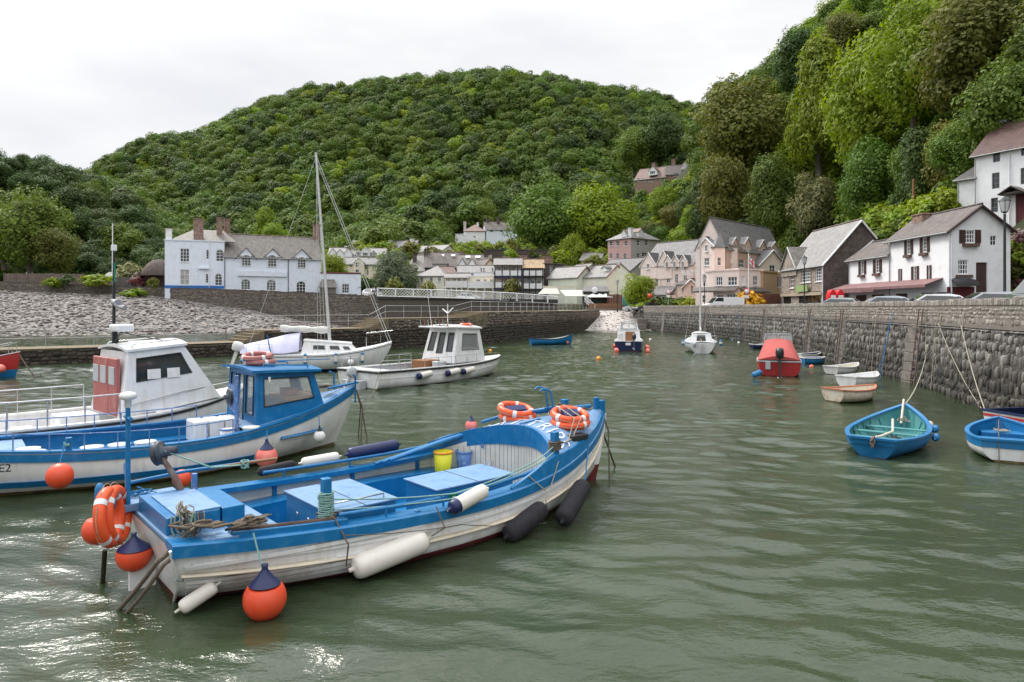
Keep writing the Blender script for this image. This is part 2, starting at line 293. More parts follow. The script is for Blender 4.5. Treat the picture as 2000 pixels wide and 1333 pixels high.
def stones(path, z0, z1, sw, sh, out, prot, batter=0., seed=0, gap=.02, coping=None, ztop=None):
    """individual domed stones laid over a wall face; out: +1 face to the left of the path, -1 to its right"""
    rnd = random.Random(seed); V = []; Fs = []; A = []; K = 7; z = z0
    while z < z1-.04:
        h = min(rnd.uniform(*sh), z1-z+.02); d = rnd.uniform(0, sw[0])
        while d < path.L:
            w = rnd.uniform(*sw); hh = h*rnd.uniform(.8, 1.12); p, dr = path.at(d+w/2); nr = Vector((-dr.y, dr.x, 0))*out
            zc = z+h/2+rnd.uniform(-.24, .24)*h; pr = rnd.uniform(*prot); base = p-nr*(batter*(zc-0))
            if ztop and zc > ztop(d): d += w+gap; continue
            o = len(V); r = rnd.random(); tl = rnd.uniform(-.3, .3)
            for ring, (sc, dp) in enumerate(((1., -.05), (.93, .45), (.62, .95))):
                for k in range(K):
                    a = 2*math.pi*k/K+r*6; ca, sa = math.cos(a), math.sin(a); e = .62
                    u = math.copysign(abs(ca)**e, ca)*w/2*sc; v = math.copysign(abs(sa)**e, sa)*hh/2*sc; q = base+dr*(u+v*tl*.3)+nr*(pr*dp); V.append((q.x, q.y, zc+v)); A.append(r)
            q = base+nr*pr; V.append((q.x, q.y, zc)); A.append(r)
            for g_ in (0, 1):
                for k in range(K):
                    k2 = (k+1) % K; Fs.append((o+g_*K+k, o+g_*K+k2, o+(g_+1)*K+k2, o+(g_+1)*K+k))
            for k in range(K): Fs.append((o+2*K+k, o+2*K+(k+1) % K, o+3*K, o+3*K))
            d += w+gap
        z += h+gap
    return V, Fs, A
def stones_obj(name, data, m, parent):
    V, Fs, A = data; me = bpy.data.meshes.new(name); me.from_pydata(V, [], [f[:3] if f[2] == f[3] else f for f in Fs]); me.materials.append(m)
    a = me.attributes.new('rnd', 'FLOAT', 'POINT'); a.data.foreach_set('value', A); me.polygons.foreach_set('use_smooth', [True]*len(me.polygons)); me.update()
    return link(name, me, parent)
def wall_core(name, pts, z0, ztops, thick, side, m, parent=None, batter=0.):
    """solid core of a wall along a polyline; side +1: body to the right of the path"""
    g = MB(); n = len(pts); P = [Vector((p[0], p[1], 0)) for p in pts]; rows = []
    for i in range(n):
        d = (P[min(i+1, n-1)]-P[max(i-1, 0)]).normalized(); nr = Vector((d.y, -d.x, 0))*side; zt = ztops[i] if isinstance(ztops, (list, tuple)) else ztops
        a = P[i]+nr*(batter*z0); b_ = P[i]+nr*(batter*zt); c = P[i]+nr*(batter*zt+thick)
        rows.append([(a.x, a.y, z0), (b_.x, b_.y, zt), (c.x, c.y, zt), (c.x, c.y, z0)])
    g.loft(rows, 0, False); o = g.build(name, m, parent); return o
# --- the quay wall on the right, battered, with parapet and vertical coping stones
qm, pm = MATS['quay_stone'], MATS['parapet_stone']
qw = thing('quay_wall', 'long battered stone harbour wall with pale parapet, below the quay road', 'wall', (0, 0, 0))
QP = [(12.6, 8)]+QW[1:]+[(20.0, 114), (20.4, 121)]
B = .12
wall_core('wall_core', QP, -3, 2.72, 1.0, 1, qm, qw, B)
pa = Path(QP)
stones_obj('wall_face', stones(pa, -.35, 2.62, (.09, .24), (.24, .46), 1, (.02, .085), B, 4, .012), qm, qw)
PP = [(p[0]+B*2.75, p[1]) for p in QP]; pp = Path(PP)
wall_core('string_course', [(p[0]-.05, p[1]) for p in PP], 2.68, 2.80, .5, 1, pm, qw)
wall_core('parapet', PP, 2.78, 3.50, .40, 1, pm, qw)
stones_obj('parapet_face', stones(pp, 2.82, 3.46, (.12, .38), (.08, .22), 1, (.0, .035), 0, 6, .03), pm, qw)
rnd = random.Random(5); g = MB(); d = 0
while d < pp.L:
    w = rnd.uniform(.10, .22); p, dr = pp.at(d+w/2); h = rnd.uniform(.16, .27); nr = Vector((dr.y, -dr.x, 0)); c_ = p+nr*.2
    g.box((c_.x, c_.y, 3.49+h/2), (w*.92, .46, h), math.atan2(dr.y, dr.x), 0, rnd.uniform(-.06, .06), rnd.uniform(-.1, .1)); d += w
cp = g.build('coping', pm, qw, .02)
a = cp.data.attributes.new('rnd', 'FLOAT', 'POINT'); a.data.foreach_set('value', [v for k in range(len(cp.data.vertices)//8) for v in [rnd.random()]*8])
# smooth stone ribs beside the ladders
for i, (px, Y0) in enumerate(((1782, 31.5), (1650, 41), (1560, 48), (1462, 62), (1378, 82), (1290, 99))):
    x0 = float(np.interp(Y0, [p[1] for p in QP], [p[0] for p in QP])); gg = MB()
    for k in range(7):
        za = -.4+k*.44; gg.box((x0-.0+B*(za+.2), Y0, za+.21), (.26, .78+.05*(k % 2), .42), R(8), 0, 0, 0)
    gg.build('dressed_stone_rib', mat('rib_stone', (.27, .245, .22), .9, .45, 2.5, dirt=(.10, .09, .08), dirtscale=3, dirtamt=.8, bump=.6), qw, .02)
# --- breakwater (inner pier) across the middle
PI = [(-48, 27), (-30.2, 39.6), (-25.6, 42.8), (-18.0, 49.9), (-10.2, 57.1), (-6.6, 60.6), (-2.2, 65.7), (14.8, 114.5)]
pi_ = thing('breakwater', 'dark stone inner breakwater with steps and low walkway crossing the harbour', 'breakwater')
sm = MATS['pier_stone']; walk = mat('pier_paving', (.20, .16, .11), .9, .35, 2., dirt=(.20, .16, .03), dirtscale=1.2, dirtamt=.7, bump=.4)
def pseg(i0, i1, z0, z1, nm='pier_block', th=3.2):
    pts = PI[i0:i1+1]; wall_core(nm, pts, -3, [z0+(z1-z0)*k/(len(pts)-1) for k in range(len(pts))], th, -1, sm, pi_, .04); return pts
pseg(0, 3, .9, .95); pseg(3, 4, 1.72, 1.72); pseg(4, 6, 2.5, 2.5); pseg(6, 7, 2.98, 2.98, th=4.5)
zt = lambda d, P=Path(PI): .9 if d < P.d[3] else 1.72 if d < P.d[4] else 2.5 if d < P.d[6] else 2.95
stones_obj('pier_face', stones(Path(PI), -.3, 3.0, (.2, .5), (.12, .3), -1, (.02, .09), .04, 9, .02, ztop=lambda d: zt(d)-.1), sm, pi_)
def steps(a, b, z0, z1, n, side=.0):
    g = MB()
    a = Vector(a+(0,)); b = Vector(b+(0,)); d = (b-a); dn = d.normalized(); nr = Vector((-dn.y, dn.x, 0))
    for k in range(n):
        c = a+d*((k+.5)/n)+nr*1.6; z = z0+(z1-z0)*(k+1)/n; g.box((c.x, c.y, z/2+.004*k), (d.length/n, 3.1, z), math.atan2(d.y, d.x))
    g.build('steps', walk, pi_, .01)
steps((-19.1, 48.85), (-18.05, 49.85), .95, 1.7, 4); steps((-11.6, 55.8), (-10.25, 57.05), 1.74, 2.5, 5); steps((-4.2, 63.4), (-2.3, 65.6), 2.52, 2.97, 4)
for (a, b, z, w, th) in ((0, 3, .93, 0, 3.0), (3, 4, 1.73, 0, 3.0), (4, 6, 2.505, 0, 3.0), (6, 7, 2.985, 0, 4.3)):
    wall_core('paving', PI[a:b+1], z-.15, z+.03, th, -1, walk, pi_, .04)
# east end of the breakwater
# --- railings along the pier
rail_m = mat('galvanised_rail', (.42, .44, .45), .5, .25, 3., metal=.3)
def railing(pts, label, off=.35, sp=2.0, h=1.05):
    """pts: (x,y,z)"""
    P = [Vector(p) for p in pts]; o = thing('pier_railing', label, 'railing', P[0], 0, 'railings on the breakwater'); top = MB(); c0 = P[0]
    for q, r in ((h, .028), (h*.52, .022)): top.tube([p-c0+Vector((0, 0, q)) for p in P], r, 6)
    top.build('rail', rail_m, o)
    for a, b in zip(P, P[1:]):
        n = max(1, round((b-a).length/sp))
        for k in range(n+(1 if b is P[-1] else 0)):
            p = a.lerp(b, k/n)-c0; g = MB(); g.tube([p, p+Vector((0, 0, h))], .026, 6); g.ball(p+Vector((0, 0, h*.52)), .045, 8); g.ball(p+Vector((0, 0, h)), .045, 8); g.build('post', rail_m, o)
    return o
def off(i, k, z): 
    p = Vector((PI[i][0], PI[i][1], 0)); q = Vector((PI[min(i+1, 7)][0], PI[min(i+1, 7)][1], 0)) if i < 7 else p+(p-Vector((PI[6][0], PI[6][1], 0))); d = (q-p).normalized(); n = Vector((-d.y, d.x, 0)); p = p+n*k; return (p.x, p.y, z)
railing([off(0, 2.6, .95), off(1, 2.6, .95), off(2, 2.6, .95), (-21.2, 50.6, .95)], 'grey pipe railing along the low walkway in front of the pebble beach', sp=2.4)
railing([(-21.2, 50.6, .95), (-19.6, 52.2, 1.76), (-12.4, 59.2, 1.76)], 'grey pipe railing rising to the middle walkway behind the yacht', sp=2.2)
railing([(-12.4, 59.2, 1.76), (-11.2, 60.4, 2.55), (-5.6, 66.0, 2.55)], 'grey pipe railing beside the mossy steps of the breakwater', sp=2.2)
railing([(-5.6, 66.0, 2.55), (-4.0, 67.4, 3.0), (12.6, 115.5, 3.0)], 'long grey pipe railing on the high part of the breakwater', sp=2.6)
railing([(-3.2, 70.0, 3.02), (9.6, 113, 3.02)], 'second grey pipe railing on the rear edge of the high breakwater', sp=3.0)
# --- sea wall behind the river, with the lattice parapet
SW = [(-112, 113), (-88, 116), (-62.8, 118), (-40, 114), (-25.5, 111), (-22, 112)]
sw = thing('sea_wall', 'old brown stone sea wall above the pebble beach, under the white house', 'wall')
wall_core('wall_core', SW, -3, [8.0, 7.75, 6.9, 6.05, 5.4, 5.3], 1.0, -1, MATS['sea_wall_stone'], sw)
stones_obj('wall_face', stones(Path(SW), -.2, 8, (.25, .6), (.15, .35), -1, (.02, .08), 0, 12, .03, ztop=lambda d, P=Path(SW): np.interp(d, P.d, [8.0, 7.75, 6.9, 6.05, 5.4, 5.3])-.12), MATS['sea_wall_stone'], sw)
rnd = random.Random(8); g = MB(); P_ = Path(SW); d = 0
while d < P_.L:
    w = rnd.uniform(.18, .4); p, dr = P_.at(d+w/2); z = np.interp(d, P_.d, [8.0, 7.75, 6.9, 6.05, 5.4, 5.3]); h = rnd.uniform(.12, .3); g.box((p.x-dr.y*.4, p.y+dr.x*.4, z+h/2-.03), (w*.9, .8, h), math.atan2(dr.y, dr.x)); d += w
g.build('coping', MATS['sea_wall_stone'], sw)
SW2 = [(-22, 112), (-10, 113.5), (0, 115.5), (8.0, 119)]
s2 = thing('river_wall', 'stone wall carrying the white lattice parapet beside the river mouth', 'wall')
wall_core('wall_core', SW2, -3, [5.25, 4.95, 4.55, 4.0], 5.5, -1, MATS['sea_wall_stone'], s2)
stones_obj('wall_face', stones(Path(SW2), -.2, 5.1, (.25, .6), (.15, .35), -1, (.02, .08), 0, 13, .03, ztop=lambda d, P=Path(SW2): np.interp(d, P.d, [5.25, 4.95, 4.55, 4.0])-.45), MATS['sea_wall_stone'], s2)
wall_core('deck_slab', [(p[0]-.0, p[1]-.25) for p in SW2], 4.9, [5.3, 5.0, 4.6, 4.05], 5.0, -1, mat('dark_slab', (.05, .05, .05), .8, .3), s2)
for v in s2.children[-1].data.vertices:
    if v.co.z < 4.95: v.co.z = np.interp(v.co.x, [-22, -10, 0, 8], [4.95, 4.65, 4.25, 3.7])
white = mat('white_paint', (.80, .81, .82), .5, .12, 3., dirt=(.5, .48, .42), dirtamt=.35)
lat = thing('lattice_parapet', 'white diagonal lattice railing on the river wall in front of the village', 'railing')
P_ = Path([(p[0], p[1]-.2) for p in SW2]); g = MB(); n = int(P_.L/.5)
def lz(d): return float(np.interp(d, P_.d, [5.3, 5.0, 4.6, 4.05]))
for k in range(n):
    for s_ in (0, 1):
        a, _ = P_.at(k*.5); b_, _ = P_.at(k*.5+1.15); za, zb = (0.1, 1.25) if s_ == 0 else (1.25, .1)
        g.tube([(a.x, a.y+.02*s_, lz(k*.5)+za), (b_.x, b_.y+.02*s_, lz(k*.5+1.15)+zb)], .03, 4)
g.build('lattice', white, lat)
g = MB()
for q in (.06, 1.32): g.tube([(P_.at(d)[0].x, P_.at(d)[0].y, lz(d)+q) for d in np.linspace(0, P_.L, 24)], .075, 4)
g.build('rail', white, lat)
for k in range(int(P_.L/2.9)+1):
    p, _ = P_.at(k*2.9); g = MB(); g.box((p.x, p.y-.02, lz(k*2.9)+.72), (.22, .2, 1.44)); g.build('post', white, lat)
# ================================================================== BEACHES
def gn_scatter(name, pts, rots, scales, idx, protos, parent=None):
    """one object of uncountable instances: protos (unlinked objects) on the given points"""
    me = bpy.data.meshes.new(name); me.vertices.add(len(pts)); me.vertices.foreach_set('co', np.asarray(pts, np.float32).ravel())
    for nm, ty, dat in (('rot', 'FLOAT_VECTOR', rots), ('scl', 'FLOAT_VECTOR', scales), ('idx', 'INT', idx)):
        a = me.attributes.new(nm, ty, 'POINT'); a.data.foreach_set('vector' if ty == 'FLOAT_VECTOR' else 'value', np.asarray(dat, np.int32 if ty == 'INT' else np.float32).ravel())
    me.update(); o = link(name, me, parent)
    tr = bpy.data.node_groups.new(name, 'GeometryNodeTree'); tr.interface.new_socket('Geometry', in_out='INPUT', socket_type='NodeSocketGeometry'); tr.interface.new_socket('Geometry', in_out='OUTPUT', socket_type='NodeSocketGeometry')
    gi = tr.nodes.new('NodeGroupInput'); go = tr.nodes.new('NodeGroupOutput'); iop = tr.nodes.new('GeometryNodeInstanceOnPoints'); gi_ = tr.nodes.new('GeometryNodeGeometryToInstance')
    for p in reversed(protos):
        oi = tr.nodes.new('GeometryNodeObjectInfo'); oi.inputs['Object'].default_value = p; oi.inputs['As Instance'].default_value = True; tr.links.new(oi.outputs['Geometry'], gi_.inputs[0])
    tr.links.new(gi.outputs[0], iop.inputs['Points']); tr.links.new(gi_.outputs[0], iop.inputs['Instance']); iop.inputs['Pick Instance'].default_value = True
    for nm, ty, sk in (('rot', 'FLOAT_VECTOR', 'Rotation'), ('scl', 'FLOAT_VECTOR', 'Scale'), ('idx', 'INT', 'Instance Index')):
        a = tr.nodes.new('GeometryNodeInputNamedAttribute'); a.data_type = ty; a.inputs['Name'].default_value = nm; tr.links.new(a.outputs[0], iop.inputs[sk])
    tr.links.new(iop.outputs[0], go.inputs[0]); md = o.modifiers.new('scatter', 'NODES'); md.node_group = tr
    return o
def rock_proto(seed):
    bm = bmesh.new(); bmesh.ops.create_icosphere(bm, subdivisions=2, radius=.5)
    for v in bm.verts:
        p = v.co.copy(); k = 1+.25*mnoise(p*2.2+Vector((seed*7.1, 0, 0))); v.co = Vector((p.x*k, p.y*k*.8, p.z*k*.55))
    me = bpy.data.meshes.new('cobble'); bm.to_mesh(me); bm.free(); me.materials.append(MATS['cobble_rand']); return bpy.data.objects.new('cobble_shape', me)
mat('cobble_rand', (.27, .24, .22), .85, 0, 5., col2=(.16, .145, .135), objrand=.5, bump=.4)
beach_m = mat('beach_shingle', (.22, .205, .195), .9, 0, 2.5, col2=(.13, .12, .115), bump=.8, bscale=9)
wp = [(-130, 70), (-66, 84), (-50, 88.5), (-36, 96), (-27, 108), (-20, 112)]   # waterline of the beach
def beach_z(x, y):
    yw = interp(x, wp); yt = interp(x, [(-112, 113), (-88, 116), (-62.8, 118), (-40, 114), (-25.5, 111.5), (-20, 113)]); zt_ = interp(x, [(-112, 6.6), (-88, 6.3), (-62.8, 5.6), (-45, 3.2), (-33, 1.1), (-25, .2)])
    u = (y-yw)/np.maximum(yt-yw, 1); return np.where(u > 0, zt_*np.clip(u, 0, 1.1)**.85, u*2.5)+vnoise(x/3, y/3, 2)*.25
xs = np.arange(-125, -19, 1.5); ys = np.arange(66, 119.5, 1.25); Xg, Yg = np.meshgrid(xs, ys); Zg = beach_z(Xg, Yg)
nr, nc = Xg.shape; i = np.arange((nr-1)*nc).reshape(nr-1, nc)[:, :-1].ravel(); Fq = np.stack([i, i+1, i+nc+1, i+nc], 1)
tag(link('beach', npmesh('beach', np.stack([Xg, Yg, Zg], -1).reshape(-1, 3), Fq, beach_m, True)), kind='structure')
slip = [(13.6, 104), (22.5, 103), (21.6, 118), (20.6, 128), (18, 140), (12, 140), (11.5, 119), (13.2, 115)]
def slip_z(x, y): return float(np.interp(y, [98, 105.5, 118, 131, 141], [-.6, .2, 3.0, 3.1, 3.2]))+.12*float(vnoise(np.array([x/2.]), np.array([y/2.]), 4)[0])
g = MB()
for ya in np.arange(98, 141, 1.5):
    for xa in np.arange(8, 24, 1.6):
        q = [(xa, ya), (xa+1.6, ya), (xa+1.6, ya+1.5), (xa, ya+1.5)]; g.add([(p[0], p[1], slip_z(*p)) for p in q], [(0, 1, 2, 3)], 0, True)
tag(g.build('slipway', mat('slip_shingle', (.50, .46, .43), .9, 0, 3., col2=(.36, .33, .31), bump=.7, bscale=12)), kind='structure')
rk = [rock_proto(k) for k in range(5)]; rs = np.random.RandomState(3); n = 9500
px_ = rs.uniform(-112, -24, n*2); py_ = rs.uniform(72, 117, n*2); zz = beach_z(px_, py_); ok = (zz > -.25) & (py_ < interp(px_, [(-112, 112), (-88, 115), (-62.8, 117), (-40, 113), (-25, 110)])); px_, py_, zz = px_[ok][:n], py_[ok][:n], zz[ok][:n]
sz = .28+.5*rs.rand(len(px_))**3+.35*sst(1.5, 0, zz)*rs.rand(len(px_))
tag(gn_scatter('cobbles', np.stack([px_, py_, zz+sz*.12], 1), np.stack([rs.uniform(-.4, .4, len(px_)), rs.uniform(-.4, .4, len(px_)), rs.uniform(0, 6.3, len(px_))], 1), np.stack([sz*1.2, sz, sz*.9], 1), rs.randint(0, 5, len(px_)), rk), 'grey pebbles and cobbles covering the beach', kind='stuff')
px_ = rs.uniform(12, 21, 1500); py_ = rs.uniform(104, 132, 1500); zz = np.array([slip_z(a, b) for a, b in zip(px_, py_)]); sz = .1+.3*rs.rand(1500)**3
tag(gn_scatter('shingle', np.stack([px_, py_, zz], 1), np.stack([rs.uniform(-.4, .4, 1500)]*2+[rs.uniform(0, 6.3, 1500)], 1), np.stack([sz]*3, 1), rs.randint(0, 5, 1500), rk), 'pale shingle strewn over the slipway', kind='stuff')
# ================================================================== VEGETATION
def foliage(name, c1, c2, trans=.28, orand=.16):
    m = bpy.data.materials.new(name); m.use_nodes = True; t = m.node_tree; l = t.links.new; b = t.nodes['Principled BSDF']; o = t.nodes['Material Output']
    b.inputs['Roughness'].default_value = .62; b.inputs['Specular IOR Level'].default_value = .25
    c = N(t, 'ShaderNodeTexCoord'); n = N(t, 'ShaderNodeTexNoise', Scale=7.0, Detail=4.0, Roughness=.7); l(c.outputs['Object'], n.inputs['Vector'])
    rp = N(t, 'ShaderNodeValToRGB'); rp.color_ramp.elements[0].position = .35; rp.color_ramp.elements[0].color = tuple(c2)+(1,); rp.color_ramp.elements[1].position = .65; rp.color_ramp.elements[1].color = tuple(c1)+(1,); l(n.outputs[0], rp.inputs[0])
    oi = N(t, 'ShaderNodeObjectInfo'); mr = N(t, 'ShaderNodeMapRange'); mr.inputs[3].default_value = 1-orand; mr.inputs[4].default_value = 1+orand; l(oi.outputs['Random'], mr.inputs[0])
    m2 = N(t, 'ShaderNodeMapRange'); m2.inputs[3].default_value = .485; m2.inputs[4].default_value = .515; mm = N(t, 'ShaderNodeMath', operation='FRACT'); m7 = N(t, 'ShaderNodeMath', operation='MULTIPLY'); m7.inputs[1].default_value = 7.31; l(oi.outputs['Random'], m7.inputs[0]); l(m7.outputs[0], mm.inputs[0]); l(mm.outputs[0], m2.inputs[0])
    hs = N(t, 'ShaderNodeHueSaturation'); l(mr.outputs[0], hs.inputs['Value']); l(m2.outputs[0], hs.inputs['Hue']); l(rp.outputs[0], hs.inputs['Color']); l(hs.outputs[0], b.inputs['Base Color'])
    tr = N(t, 'ShaderNodeBsdfTranslucent'); g = N(t, 'ShaderNodeHueSaturation', Saturation=1.1, Value=1.3); l(hs.outputs[0], g.inputs['Color']); l(g.outputs[0], tr.inputs[0]); ms = N(t, 'ShaderNodeMixShader'); ms.inputs[0].default_value = trans; l(b.outputs[0], ms.inputs[1]); l(tr.outputs[0], ms.inputs[2]); l(ms.outputs[0], o.inputs[0])
    MATS[name] = m; return m
FO = {'dark': foliage('leaves_dark', (.072, .120, .026), (.048, .082, .020)), 'mid': foliage('leaves_mid', (.130, .200, .030), (.085, .135, .022)), 'bright': foliage('leaves_bright', (.26, .34, .030), (.155, .22, .022), .35),
      'olive': foliage('leaves_olive', (.175, .18, .035), (.11, .12, .024)), 'silver': foliage('leaves_silver', (.15, .19, .115), (.085, .115, .065)), 'blossom': foliage('leaves_blossom', (.30, .26, .13), (.10, .12, .045)),
      'yellow': foliage('flowers_yellow', (.75, .40, .015), (.50, .32, .02), .2), 'lime': foliage('leaves_lime', (.26, .32, .025), (.15, .21, .02), .35), 'red': foliage('leaves_red', (.13, .03, .03), (.07, .02, .02)), 'pink': foliage('flowers_pink', (.35, .12, .20), (.08, .10, .03))}
bark = mat('bark', (.11, .09, .07), .95, .5, 6., bump=.8, bscale=18)
def crown_mesh(name, seed, nl, leaf, lobes=34, rx=.45, z0=.03, shape='round', soft=0):
    rs = np.random.RandomState(seed); V = []; cz = (1+z0)/2; hz = (1-z0)/2; L_ = []
    for i in range(lobes):
        u = rs.uniform(-.95, 1); a = i*2.39996+rs.uniform(-.4, .4); rr = math.sqrt(max(0, 1-u*u))*rs.uniform(.62, .98)
        w = 1. if shape == 'round' else (1.05-.45*u if shape == 'cone' else .85+.2*u)
        L_.append((rr*w*math.cos(a)*rx*.78, rr*w*math.sin(a)*rx*.78, cz+u*hz*.80, rs.uniform(.15, .38)*rx*(1.75 if soft else 1.05)))
    for i in range(lobes//4): L_.append((rs.uniform(-.3, .3)*rx, rs.uniform(-.3, .3)*rx, cz+rs.uniform(-.5, .5)*hz, .42*rx))
    Ls = np.array(L_); wgt = Ls[:, 3]**2; k = rs.choice(len(Ls), nl, p=wgt/wgt.sum()); C = Ls[k]
    d = rs.normal(size=(nl, 3)); d[:, 2] += .25; d /= np.linalg.norm(d, axis=1)[:, None]
    # lobes are themselves lumpy: several secondary bumps
    bump = 1+(.10 if soft else .34)*np.sin(d[:, 0]*7+k)*np.sin(d[:, 1]*7+k*2)*np.sin(d[:, 2]*6+k*3)
    P = C[:, :3]+d*(C[:, 3]*bump*(1-.28*rs.rand(nl)**2))[:, None]*np.array([1, 1, .82])
    stray = rs.rand(nl) < .09; P[stray] += d[stray]*(leaf*rs.uniform(.5, 2.2, stray.sum()))[:, None]
    out_ = P-np.array([0, 0, cz-.15]); out_ /= np.linalg.norm(out_, axis=1)[:, None]+1e-6
    n = d*.75+out_*.35+rs.normal(size=(nl, 3))*(.20 if soft else .30)+np.array([0, 0, .22]); n /= np.linalg.norm(n, axis=1)[:, None]
    a = np.cross(n, rs.normal(size=(nl, 3))); a /= np.linalg.norm(a, axis=1)[:, None]; b = np.cross(n, a); s = (leaf*rs.uniform(.55, 1.35, nl))[:, None]
    q = [P+a*s, P+b*s*.62+n*s*.12, P-a*s, P-b*s*.62-n*s*.1]
    V = np.stack(q, 1).reshape(-1, 3); Fq = np.arange(nl*4).reshape(nl, 4); return npmesh(name, V, Fq, FO['mid'])
def trunk_mesh(name, seed, h=.62, r=.03):
    rs = random.Random(seed); g = MB(); x = y = 0; pts = []; 
    for i in range(6):
        pts.append((x, y, -.06+i/5*h)); x += rs.uniform(-.015, .015); y += rs.uniform(-.015, .015)
    g.tube(pts, [r*1.35, r*1.05, r*.9, r*.75, r*.6, r*.4], 7)
    for i in range(7):
        a = i*2.4+rs.uniform(-.5, .5); z = h*rs.uniform(.35, .9); q = [(0, 0, z), (.1*math.cos(a), .1*math.sin(a), z+.09), (.22*math.cos(a), .22*math.sin(a), z+.2)]; g.tube(q, [r*.5, r*.35, r*.15], 5)
    return g.mesh(name, bark)
CH = [crown_mesh('crown', 11, 12500, .0175, 44), crown_mesh('crown', 12, 12500, .0175, 56, .48, .02), crown_mesh('crown', 13, 11500, .0175, 42, .40, .02, 'cone'), crown_mesh('crown', 14, 12500, .0175, 34, .50, .10, 'flat')]
CL = [crown_mesh('crown', 21, 2600, .036, 9, soft=1), crown_mesh('crown', 22, 2600, .036, 12, .5, .1, soft=1), crown_mesh('crown', 23, 2100, .040, 18, .40, .12, 'cone', soft=1)]
CB = [crown_mesh('bush', 31, 420, .085, 16, .55, .0), crown_mesh('bush', 32, 420, .085, 14, .6, .05)]
TK = [trunk_mesh('trunk', k) for k in range(3)]
trnd = random.Random(77)
def tree(x, y, z, h, kind, label, group=None, w=1., crown=None, hi=True, cat='tree', name='broadleaf_tree', trunk=True):
    o = thing(name, label, cat, (x, y, z), trnd.uniform(0, 6.28), group); o.scale = (h*w, h*w, h)
    me = crown if crown is not None else trnd.choice(CH if hi else CL)
    c = link('crown', me, o); c.material_slots[0].link = 'OBJECT'; c.material_slots[0].material = FO[kind]
    if trunk: link('trunk', trnd.choice(TK), o)
    return o
def proto(me, kind):
    m2 = me.copy(); m2.materials.clear(); m2.materials.append(FO[kind]); return bpy.data.objects.new('crown_shape', m2)
COLW = {'dark': 'dark green', 'mid': 'mid green', 'bright': 'bright yellow-green', 'olive': 'olive brown', 'silver': 'silvery green', 'blossom': 'cream blossomed', 'lime': 'lime green', 'red': 'dark red'}
# clearings in which houses stand: photo column range, row range, distance
CLEAR = [(1238, 1346, 305, 364, 232), (1862, 2050, 225, 452, 66), (884, 1018, 425, 472, 238)]
def hidden(x, y, z, h, w):
    """would a tree here stand between the camera side and one of the hillside houses?"""
    for a, b, c, d, Y in CLEAR:
        if y < Y+6:
            px = 1000+F*x/y; r = .42*h*w*F/y; t_ = 602-F*(z+h-H)/y; b_ = 602-F*(z+.1*h-H)/y
            if px+r > a and px-r < b and t_ < d-6 and b_ > c: return True
    return False
big = []      # (x, y, radius) of hand placed trees
def big_tree(px, py_top, py_bot, Y, wpx, kind, label, crown, **k):
    x, y = W(px, Y); z0_, z1_ = Zp(py_bot, Y), Zp(py_top, Y); h = z1_-z0_; w = wpx*Y/F/(h*.88); big.append((x, y, wpx*Y/F*.5)); return tree(x, y, z0_, h, kind, label, w=w, crown=CH[crown], **k)
for a in ((1450, 146, 345, 150, 190, 'olive', 'huge round olive-brown tree with a domed crown on the slope', 1), (1600, 70, 330, 128, 150, 'bright', 'tall yellow-green tree below the ridge, above the stone house', 2),
          (1700, 62, 345, 112, 190, 'bright', 'tallest bright green tree in the middle of the steep slope', 0), (1790, 0, 260, 98, 190, 'bright', 'tall bright green tree near the top edge of the slope', 1),
          (1590, 338, 478, 118, 95, 'blossom', 'tree with cream-brown blossom behind the stone house', 3), (1905, -40, 230, 84, 230, 'olive', 'broad olive tree high above the upper white house', 0),
          (1065, 352, 512, 196, 150, 'mid', 'big rounded green tree beside the white hillside villa', 1), (1172, 355, 500, 190, 150, 'bright', 'broad bright green tree behind the tall pink-grey house', 1),
          (1410, 298, 470, 140, 110, 'olive', 'drooping olive tree behind the pink terrace', 3), (1372, 345, 480, 150, 80, 'dark', 'dark conical tree below the brick hillside house', 2),
          (1510, 300, 470, 128, 110, 'mid', 'mid green tree behind the turreted hotel', 0), (1700, 270, 440, 100, 130, 'mid', 'leafy green tree above the slate roof of the stone house', 0),
          (1790, 250, 440, 84, 120, 'dark', 'dark ivy-clad tree beside the telegraph pole', 2), (1860, 230, 420, 80, 120, 'olive', 'yellowish green tree beside the upper white house', 3),
          (1290, 225, 330, 250, 110, 'dark', 'dense dark tree above the brick hillside house', 1), (1240, 250, 340, 250, 90, 'mid', 'mid green tree uphill of the brick house', 0),
          (1405, 160, 240, 220, 60, 'dark', 'thin topped dark tree on the ridge at the dip in the skyline', 2), (1560, 55, 200, 165, 110, 'dark', 'dark tree on the skyline over the slope', 0),
          (1650, 20, 150, 150, 100, 'olive', 'brownish tree topping the skyline of the slope', 3), (1960, 120, 330, 70, 170, 'mid', 'mid green tree hanging over the roof of the upper white house', 0),
          (1950, 170, 300, 74, 120, 'dark', 'dark tree behind the chimney of the upper white house', 1),
          (60, 368, 530, 128, 150, 'mid', 'spreading leafy green tree over the beach garden', 3), (10, 372, 520, 135, 120, 'mid', 'green tree cut by the picture edge above the garden', 0),
          (110, 440, 545, 126, 90, 'olive', 'low olive tree leaning over the garden fence', 3)):
    big_tree(*a, group='big trees that stand out from the wooded slopes')
